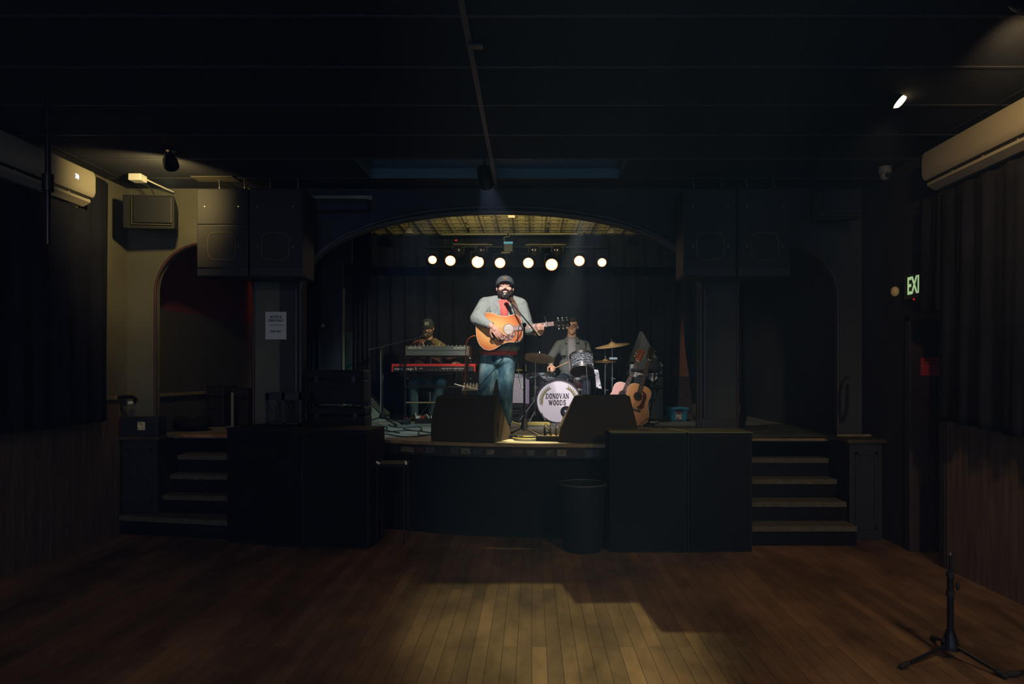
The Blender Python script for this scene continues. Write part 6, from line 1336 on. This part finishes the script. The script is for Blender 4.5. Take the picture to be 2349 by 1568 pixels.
for a, b, r0, r1 in (('shL', 'elL', 0.062, 0.05), ('elL', 'wrL', 0.05, 0.030), ('shR', 'elR', 0.062, 0.05), ('elR', 'wrR', 0.05, 0.030), ('hipL', 'knL', 0.095, 0.065), ('hipR', 'knR', 0.095, 0.065), ('knL', 'anL', 0.06, 0.045), ('knR', 'anR', 0.06, 0.045)):
    mb.cap(J[a], J[b], r0, r1)
mb.cap(J['shL'], S(1156, 705), 0.06, 0.09); mb.cap(J['shR'], S(1156, 705), 0.06, 0.09)
hand(mb, J['wrL'], (0.62, -0.02, -0.75), (0.15, 1, -0.1), -1, [0.30, 0.26, 0.24, 0.22], 1.0, 0.3, 0.05)
gn = GM.to_3x3() @ Vector((0, 0, 1)); gx = GM.to_3x3() @ Vector((1, 0, 0)); gy = GM.to_3x3() @ Vector((0, 1, 0))
hp = GM @ Vector((0.690, -0.074, -0.030))
J['wrR'] = hp
hand(mb, hp, gy*0.28+gn*0.92+gx*0.12, gy*0.95-gn*0.2, 1, [1.05, 1.12, 1.15, 1.15], 0.95, 0.9, 0.10)
mb.cap(J['elR'], hp, 0.048, 0.030)
build('body', mb, SKIN1, sing, mods=(0.0052, 2))
BEARD = mat('dark_beard_hair', (46, 36, 32), 0.9, noise=.4, scale=90, bump=.5, bscale=220)
face_bits(sing, H1, fat, 1.0, BEARD, closed=True)
def beard(t, H, fat, s, m, length=1.0, must=True):
    mb = MB(); R3 = H.to_3x3().normalized()
    def e(c, r): mb.ell(H @ Vector((c[0]*fat, c[1], c[2])), tuple(q*s for q in (r[0]*fat, r[1], r[2])), R3)
    for q in (-1, 1):
        e((q*0.064, -0.022, -0.045), (0.016, 0.030, 0.040)); e((q*0.050, -0.042, -0.080), (0.026, 0.038, 0.032)); e((q*0.026, -0.070, -0.095), (0.026, 0.028, 0.026*length))
        if must: e((q*0.018, -0.094, -0.048), (0.020, 0.010, 0.008))
        e((q*0.030, -0.082, -0.064), (0.010, 0.014, 0.018))
        e((q*0.072, 0.006, 0.010), (0.012, 0.022, 0.030))
    e((0, -0.074, -0.104), (0.034, 0.026, 0.028*length)); e((0, -0.09, -0.083), (0.014, 0.010, 0.012))
    return build('beard', mb, m, t, mods=(0.0045, 2))
beard(sing, H1, fat, 1.0, BEARD, 1.25)
CAPG = mat('cap_charcoal', (70, 76, 80), 0.8, noise=.25, scale=50)
cap_hat(sing, H1, fat, 1.0, CAPG, mat('cap_charcoal_dark', (58, 62, 66), 0.8), 0.004, None, mat('gold_thread', (190, 150, 80), 0.6))
# checked shirt: small gingham woven from two sets of stripes
def gingham(name, light, dark, sc=95):
    m = bpy.data.materials.new(name); m.use_nodes = True; nt = m.node_tree; b = nt.nodes['Principled BSDF']; L = nt.links; MATS[name] = m
    tc = nt.nodes.new('ShaderNodeTexCoord'); outs = []
    for dr in ('X', 'Z'):
        wv = nt.nodes.new('ShaderNodeTexWave'); wv.bands_direction = dr; wv.inputs['Scale'].default_value = sc/3.14/2; wv.inputs['Distortion'].default_value = 0.6; wv.inputs['Detail Scale'].default_value = 0.3
        L.new(tc.outputs['Object'], wv.inputs[0]); outs.append(wv.outputs[1])
    ad = nt.nodes.new('ShaderNodeMath'); ad.operation = 'ADD'; L.new(outs[0], ad.inputs[0]); L.new(outs[1], ad.inputs[1])
    r = nt.nodes.new('ShaderNodeValToRGB'); mu = nt.nodes.new('ShaderNodeMath'); mu.operation = 'MULTIPLY'; mu.inputs[1].default_value = 0.5; L.new(ad.outputs[0], mu.inputs[0]); L.new(mu.outputs[0], r.inputs[0])
    r.color_ramp.elements[0].position = 0.25; r.color_ramp.elements[0].color = (*lin(dark), 1); r.color_ramp.elements[1].position = 0.6; r.color_ramp.elements[1].color = (*lin(light), 1)
    L.new(r.outputs[0], b.inputs['Base Color']); b.inputs['Roughness'].default_value = 0.9
    n2 = nt.nodes.new('ShaderNodeTexNoise'); n2.inputs['Scale'].default_value = 9; n2.inputs['Detail'].default_value = 3; mp = nt.nodes.new('ShaderNodeMapping'); mp.inputs['Scale'].default_value = (1, 1, 1.6); L.new(tc.outputs['Object'], mp.inputs[0]); L.new(mp.outputs[0], n2.inputs[0])
    bp = nt.nodes.new('ShaderNodeBump'); bp.inputs['Strength'].default_value = 0.7; bp.inputs['Distance'].default_value = 0.04; L.new(n2.outputs[0], bp.inputs['Height']); L.new(bp.outputs[0], b.inputs['Normal'])
    return m
CHECK = gingham('gingham_cloth', (172, 181, 176), (76, 84, 86), 260)
mb = MB()
mb.ell(S(1156, 716, 0.01), (0.212, 0.155, 0.175)); mb.ell(S(1152, 765, 0.0), (0.222, 0.185, 0.20))
mb.cap(S(1120, 695, 0.01), S(1139, 690, 0.02), 0.075, 0.066); mb.cap(S(1190, 696, 0.01), S(1176, 690, 0.02), 0.075, 0.066); mb.cap(S(1139, 692, 0.05), S(1176, 692, 0.05), 0.066, 0.066)
mb.cap(J['shL'], J['elL'], 0.088, 0.079, 14); mb.cap(J['elL'], J['elL'].lerp(J['wrL'], 0.84), 0.079, 0.046, 14); mb.cap(J['shL']+Vector((0.02, 0, -0.02)), J['elL']+Vector((0.03, 0, 0.03)), 0.085, 0.08)
mb.cap(J['shR'], J['elR'], 0.085, 0.072, 14); mb.cap(J['elR'], J['elR'].lerp(J['wrR'], 0.62), 0.070, 0.048, 14)
mb.ell(S(1146, 798, 0.01), (0.232, 0.172, 0.085))
sh = build('shirt', mb, CHECK, sing, mods=(0.008, 4))
for a, b, c_ in ((S(1142, 679, -0.080), S(1142.5, 707, -0.155), S(1130, 694, -0.088)), (S(1172, 680, -0.080), S(1171, 708, -0.152), S(1184, 695, -0.082))):
    th = Vector((0, 0.016, 0)); build('collar', MB().rings([[a, b, c_], [a+th, b+th, c_+th]]), CHECK, sh, bevel=0.003)
for py_ in (716, 730): build('shirt_button', MB().ell(S(1143.5, py_, -0.165), (0.006, 0.003, 0.006)), LETW, sh, smooth=True)
mb = MB()
PINKM = mat('coral_tshirt', (214, 104, 98), 0.85, noise=.08, scale=10, bump=.3, bscale=25)
mb.cap(S(1157, 692, 0.01), S(1157, 706, -0.01), 0.083, 0.076); 
frl = [-0.120, -0.142, -0.156, -0.160, -0.158, -0.152, -0.148, -0.148]
def fru(u):
    k = min(int(u*7), 6); return frl[k]+(frl[k+1]-frl[k])*(u*7-k)
for i in range(19):
    u = i/18; mb.ell(S(1157, 694+43*u, fru(u)+0.046), (0.082-0.042*u, 0.052, 0.04))
for q in (-1, 1):
    pl = [S(1157+q*(14.2-5.6*u), 693+46*u, fru(u)-0.006-0.004*u) for u in [k/8 for k in range(9)]]; R_ = []
    for i, p in enumerate(pl): R_.append([p+Vector((-0.011, 0.003*q, 0)), p+Vector((0.011, -0.003*q, 0)), p+Vector((0.011, 0.012, 0)), p+Vector((-0.011, 0.012, 0))])
    build('placket', MB().rings(R_), CHECK, sh, bevel=0.002)
ts = build('undershirt', mb, PINKM, sing, mods=(0.006, 3))
mb = MB(); mb.ell(S(1144, 808, 0.01), (0.225, 0.164, 0.06))
build('undershirt_hem', mb, PINKM, sing, mods=(0.008, 3))
DENIM = ramp_mat('washed_denim', 'noise', [(0.32, (36, 66, 84)), (0.46, (72, 114, 132)), (0.58, (122, 162, 170)), (0.70, (184, 206, 204))], 0.85, mscale=(2.2, 2.2, 1.0), inp={'Scale': 3.6, 'Detail': 6, 'Roughness': 0.55}, bump=1.0)
mb = MB(); mb.ell(S(1143, 826, 0.01), (0.212, 0.155, 0.10))
for a, b, r0, r1 in (('hipL', 'knL', 0.118, 0.088), ('hipR', 'knR', 0.115, 0.086), ('knL', 'anL', 0.086, 0.064), ('knR', 'anR', 0.084, 0.062)): mb.cap(J[a], J[b], r0, r1, 16)
rj = random.Random(5)
for a, b in (('hipL', 'knL'), ('hipR', 'knR'), ('knL', 'anL'), ('knR', 'anR')):
    for k in range(7):
        p = J[a].lerp(J[b], rj.uniform(0.25, 1.0)); ang = rj.uniform(-0.7, 0.7); rr = 0.10 if a[0] == 'h' else 0.075
        w_ = rr*0.85; d_ = Vector((math.cos(ang), 0, math.sin(ang)))*w_; mb.cap(p-d_+Vector((0, -rr*0.25, 0)), p+Vector((0, -rr*0.72, 0)), 0.012, 0.026, 8); mb.cap(p+d_+Vector((0, -rr*0.25, 0)), p+Vector((0, -rr*0.72, 0)), 0.012, 0.026, 8)
jn = build('jeans', mb, DENIM, sing, mods=(0.008, 3))
SHOE = mat('dark_shoe', (36, 34, 36), 0.5)
for k in ('anL', 'anR'):
    a = J[k]; f = Vector((a.x, a.y, ST+0.05))
    build('shoe', MB().ell(f+Vector((0, -0.07, -0.005)), (0.052, 0.15, 0.045)).ell(f+Vector((0, 0.03, 0.02)), (0.048, 0.07, 0.06)), SHOE, sing, mods=(0.008, 2))
# ---------------- drummer
Y2 = 10.3
def D_(px, py, dy=0.0): return P(px, py, Y2+dy)
dr = thing('person', 'seated drummer with glasses in an open grey shirt over a grey t-shirt', 'person', (XX(1310, Y2), Y2, ST))
H2 = headM(D_(1312.5, 748.5, -0.02), -0.16, 0.05, 1.0)
j = dict(shL=D_(1283, 790, 0.02), shR=D_(1342, 791, 0.02), elL=D_(1262, 822, -0.02), elR=D_(1354, 828, -0.02), wrL=D_(1264, 838, -0.30), wrR=D_(1350, 842, -0.28),
         hipL=D_(1298, 866, 0.05), hipR=D_(1322, 866, 0.05), knL=D_(1280, 874, -0.42), knR=D_(1345, 874, -0.42))
for k_, kx in (('anL', 'knL'), ('anR', 'knR')): j[k_] = Vector((j[kx].x, j[kx].y-0.05, ST+0.10))
mb = MB(); head(mb, H2, 1.08, 1.0)
mb.cap(D_(1312, 760, 0.03), D_(1311, 780, 0.03), 0.066, 0.070)
mb.ell(D_(1311, 804, 0.02), (0.145, 0.085, 0.15)); mb.ell(D_(1310, 845, 0.03), (0.13, 0.08, 0.15))
for a, b, r0, r1 in (('shL', 'elL', 0.052, 0.04), ('elL', 'wrL', 0.042, 0.028), ('shR', 'elR', 0.052, 0.04), ('elR', 'wrR', 0.042, 0.028), ('hipL', 'knL', 0.08, 0.058), ('hipR', 'knR', 0.08, 0.058), ('knL', 'anL', 0.056, 0.042), ('knR', 'anR', 0.056, 0.042)): mb.cap(j[a], j[b], r0, r1)
mb.cap(j['shL'], D_(1311, 786, 0.02), 0.052, 0.07); mb.cap(j['shR'], D_(1311, 786, 0.02), 0.052, 0.07)
hand(mb, j['wrL'], (0.25, -0.85, -0.35), (0.1, -0.2, -1), -1, 1.15, 1.0, 0.9)
hand(mb, j['wrR'], (-0.2, -0.9, -0.2), (0, 0.1, -1), 1, 1.1, 1.0, 0.9)
build('body', mb, SKIN2, dr, mods=(0.0055, 2))
HAIR2 = mat('brown_hair', (52, 36, 28), 0.8, noise=.3, scale=60, bump=.4, bscale=120)
face_bits(dr, H2, 1.08, 1.0, HAIR2, closed=True)
glasses(dr, H2, 1.08, 1.0, RUB)
mb = MB(); R3 = H2.to_3x3().normalized()
mb.ell(H2 @ Vector((0, 0.035, 0.050)), (0.088, 0.094, 0.082), R3); mb.ell(H2 @ Vector((0.0, -0.045, 0.092)), (0.062, 0.045, 0.034), R3); mb.ell(H2 @ Vector((0.02, -0.02, 0.115)), (0.05, 0.06, 0.024), R3)
for q in (-1, 1): mb.ell(H2 @ Vector((q*0.079, 0.02, 0.022)), (0.011, 0.035, 0.035), R3)
build('hair', mb, HAIR2, dr, mods=(0.005, 1))
OLIVE = mat('grey_green_shirt', (104, 110, 104), 0.9, noise=.15, scale=8, bump=.6, bscale=14)
mb = MB(); mb.ell(D_(1311, 804, 0.03), (0.19, 0.13, 0.17)); mb.ell(D_(1310, 840, 0.03), (0.185, 0.125, 0.17)); mb.ell(D_(1310, 862, 0.03), (0.18, 0.12, 0.10))
mb.cap(D_(1287, 788, 0.02), D_(1308, 784, 0.03), 0.06, 0.068); mb.cap(D_(1338, 789, 0.02), D_(1316, 784, 0.03), 0.06, 0.068)
mb.cap(j['shL'], j['elL'], 0.070, 0.060, 14); mb.cap(j['elL'], j['elL'].lerp(j['wrL'], 0.85), 0.058, 0.042, 14); mb.cap(j['shR'], j['elR'], 0.070, 0.060, 14); mb.cap(j['elR'], j['elR'].lerp(j['wrR'], 0.85), 0.058, 0.042, 14)
s2 = build('shirt', mb, OLIVE, dr, mods=(0.008, 4))
for s_, a, b, c_, q in ((-1, D_(1301, 771, -0.04), D_(1303, 786, -0.11), D_(1296, 787, -0.09), D_(1296, 775, -0.02)), (1, D_(1322, 771, -0.04), D_(1322, 785, -0.11), D_(1329, 786, -0.09), D_(1328, 775, -0.02))):
    o_ = Vector((0, -0.008, 0)); build('collar', MB().hexa([a, b, c_, q, a+o_, b+o_, c_+o_, q+o_]), OLIVE, s2, bevel=0.003)
build('chest_pocket', MB().cbox(D_(1293, 808, -0.115), (0.075, 0.012, 0.085), Matrix.Rotation(-0.35, 3, 'Z')), OLIVE, s2, bevel=0.004)
GREYT = mat('grey_tshirt', (150, 148, 150), 0.9, noise=.06, scale=8, bump=.3, bscale=20)
mb = MB()
mb.cap(D_(1311, 777, 0.03), D_(1311, 786, 0.02), 0.076, 0.074)
for i in range(19):
    u = i/18; mb.ell(D_(1311+3*u, 784+72*u, -0.080-0.016*math.sin(u*3)), (0.070-0.004*u, 0.050, 0.06))
build('undershirt', mb, GREYT, dr, mods=(0.006, 3))
DJ = mat('dark_denim', (34, 44, 58), 0.85, noise=.2, scale=10)
mb = MB(); mb.ell(D_(1310, 868, 0.04), (0.17, 0.13, 0.10))
for a, b, r0, r1 in (('hipL', 'knL', 0.09, 0.07), ('hipR', 'knR', 0.09, 0.07), ('knL', 'anL', 0.068, 0.052), ('knR', 'anR', 0.068, 0.052)): mb.cap(j[a], j[b], r0, r1)
build('jeans', mb, DJ, dr, mods=(0.009, 3))
for k in ('anL', 'anR'):
    f = Vector((j[k].x, j[k].y, ST+0.05)); build('shoe', MB().ell(f+Vector((0, -0.07, 0)), (0.048, 0.14, 0.042)), SHOE, dr, mods=(0.009, 2))
hw = j['wrL']+Vector((0.02, -0.085, -0.055))
solo('drumstick', MB().tube([hw-Vector((0.05, -0.05, 0.02)), hw, hw+Vector((0.36, -0.02, 0.17))*0.45, hw+Vector((0.36, -0.02, 0.17))], [0.007, 0.007, 0.007, 0.004], 8), mat('hickory', (200, 160, 110), 0.5), 'wooden drumstick in the drummer hand at left', 'drumstick', smooth=True)
# ---------------- keyboard player
Y3 = 10.0
def K_(px, py, dy=0.0): return P(px, py, Y3+dy)
kb = thing('person', 'seated bearded keyboard player in cap, glasses and brown jacket', 'person', (XX(985, Y3), Y3, ST))
H3 = headM(K_(981, 751.5, -0.04), 0.02, 0.22, 1.0)
j = dict(shL=K_(955, 795, 0.03), shR=K_(1013, 799, 0.03), elL=K_(944, 826, -0.02), elR=K_(1038, 828, -0.02), wrL=K_(962, 829, -0.27), wrR=K_(1046, 831, -0.30),
         hipL=K_(974, 872, 0.08), hipR=K_(1000, 872, 0.08), knL=K_(948, 877, -0.34), knR=K_(1013, 874, -0.36))
j['anL'] = Vector((XX(948, 9.75), 9.80, ST+0.10)); j['anR'] = Vector((XX(990, 9.75), 9.82, ST+0.10))
mb = MB(); head(mb, H3, 1.03)
mb.cap(K_(982, 764, 0.03), K_(983, 788, 0.03), 0.062, 0.068)
mb.ell(K_(984, 812, 0.03), (0.17, 0.12, 0.17)); mb.ell(K_(986, 850, 0.03), (0.17, 0.14, 0.17))
for a, b, r0, r1 in (('shL', 'elL', 0.055, 0.045), ('elL', 'wrL', 0.045, 0.03), ('shR', 'elR', 0.055, 0.045), ('elR', 'wrR', 0.045, 0.03), ('hipL', 'knL', 0.085, 0.062), ('hipR', 'knR', 0.085, 0.062), ('knL', 'anL', 0.058, 0.042), ('knR', 'anR', 0.058, 0.042)): mb.cap(j[a], j[b], r0, r1)
mb.cap(j['shL'], K_(984, 793, 0.03), 0.055, 0.075); mb.cap(j['shR'], K_(984, 793, 0.03), 0.055, 0.075)
hand(mb, j['wrL'], (0.35, -0.9, -0.05), (0, 0, -1), -1, 0.35, 1.0, 0.4, 0.1)
hand(mb, j['wrR'], (-0.1, -0.95, -0.05), (0, 0, -1), 1, 0.35, 1.0, 0.4, 0.1)
build('body', mb, SKIN2, kb, mods=(0.0055, 2))
BEARD2 = mat('greying_beard_hair', (84, 70, 58), 0.9, noise=.4, scale=90, bump=.4, bscale=200)
face_bits(kb, H3, 1.03, 1.0, BEARD2, closed=True); glasses(kb, H3, 1.03, 1.0, RUB); beard(kb, H3, 1.03, 1.0, BEARD2, 1.0)
cap_hat(kb, H3, 1.03, 1.0, mat('cap_dark_green', (36, 46, 42), 0.85), mat('cap_brim_olive', (70, 72, 50), 0.8), 0.004, mat('patch_grey', (112, 120, 112), 0.7))
JK = mat('brown_jacket', (104, 72, 68), 0.9, noise=.2, scale=8, bump=.6, bscale=14); JY = mat('tan_lit_yoke', (116, 102, 66), 0.9, noise=.2, scale=8)
mb = MB(); mb.ell(K_(984, 812, 0.04), (0.195, 0.15, 0.18)); mb.ell(K_(987, 848, 0.04), (0.21, 0.175, 0.19))
mb.cap(K_(960, 792, 0.03), K_(979, 788, 0.04), 0.062, 0.072); mb.cap(K_(1008, 796, 0.03), K_(989, 788, 0.04), 0.062, 0.072)
mb.cap(j['shL'], j['elL'], 0.074, 0.062, 14); mb.cap(j['elL'], j['elL'].lerp(j['wrL'], 0.85), 0.060, 0.044, 14); mb.cap(j['shR'], j['elR'], 0.074, 0.064, 14); mb.cap(j['elR'], j['elR'].lerp(j['wrR'], 0.85), 0.062, 0.044, 14)
jk = build('jacket', mb, JK, kb, mods=(0.008, 4))
mb = MB(); mb.cap(K_(955, 790, 0.01), K_(972, 784, -0.01), 0.065, 0.060); build('jacket_yoke', mb, mat('rust_yoke', (122, 78, 62), 0.9), jk, mods=(0.008, 3))
mb = MB(); mb.cap(K_(1014, 797, 0.01), K_(996, 784, -0.01), 0.070, 0.062); mb.ell(K_(1003, 800, -0.05), (0.06, 0.06, 0.07)); build('jacket_yoke', mb, JY, jk, mods=(0.008, 3))  # yellow light from above put into the tan of this shoulder
mb = MB(); 
for i in range(6): u = i/5; mb.ell(K_(983, 786+28*u, -0.075-0.02*u), (0.050, 0.045, 0.05))
build('undershirt', mb, mat('navy_shirt', (26, 30, 38), 0.9), kb, mods=(0.006, 3))
build('jacket_zip', MB().tube([K_(988, 812, -0.135), K_(988, 830, -0.155), K_(988, 850, -0.15)], 0.006, 6), LETW, jk)
for a, b in ((K_(969, 783, -0.09), K_(975, 795, -0.125)), (K_(1010, 785, -0.08), K_(1004, 796, -0.115))): build('jacket_cord', MB().tube([a, b], 0.004, 6), LETW, jk)
KJ = mat('blue_denim', (62, 92, 106), 0.85, noise=.25, scale=10, bump=.4, bscale=25)
mb = MB(); mb.ell(K_(987, 876, 0.06), (0.18, 0.14, 0.10))
for a, b, r0, r1 in (('hipL', 'knL', 0.098, 0.078), ('hipR', 'knR', 0.098, 0.078), ('knL', 'anL', 0.078, 0.062), ('knR', 'anR', 0.078, 0.062)): mb.cap(j[a], j[b], r0, r1)
build('jeans', mb, KJ, kb, mods=(0.009, 3))
for k in ('anL', 'anR'):
    f = Vector((j[k].x, j[k].y, ST+0.05)); build('shoe', MB().ell(f+Vector((0, -0.07, 0)), (0.048, 0.14, 0.042)), SHOE, kb, mods=(0.009, 2))
# ---------------------------------------------------------------- thin haze, added to lift the blacks
hz = bpy.data.materials.new('added_haze'); hz.use_nodes = True; nt = hz.node_tree; nt.nodes.remove(nt.nodes['Principled BSDF'])
vs_ = nt.nodes.new('ShaderNodeVolumeScatter'); vs_.inputs['Color'].default_value = (0.40, 0.60, 1.0, 1); vs_.inputs['Density'].default_value = 0.0045
nt.links.new(vs_.outputs[0], nt.nodes['Material Output'].inputs['Volume'])
ho = build('added_haze', MB().box(-6, 6.5, -3.0, 12.6, -0.6, 4.8), hz, kind='stuff'); ho['label'] = 'thin haze added over the whole room to lift the blacks'; ho['category'] = 'haze'
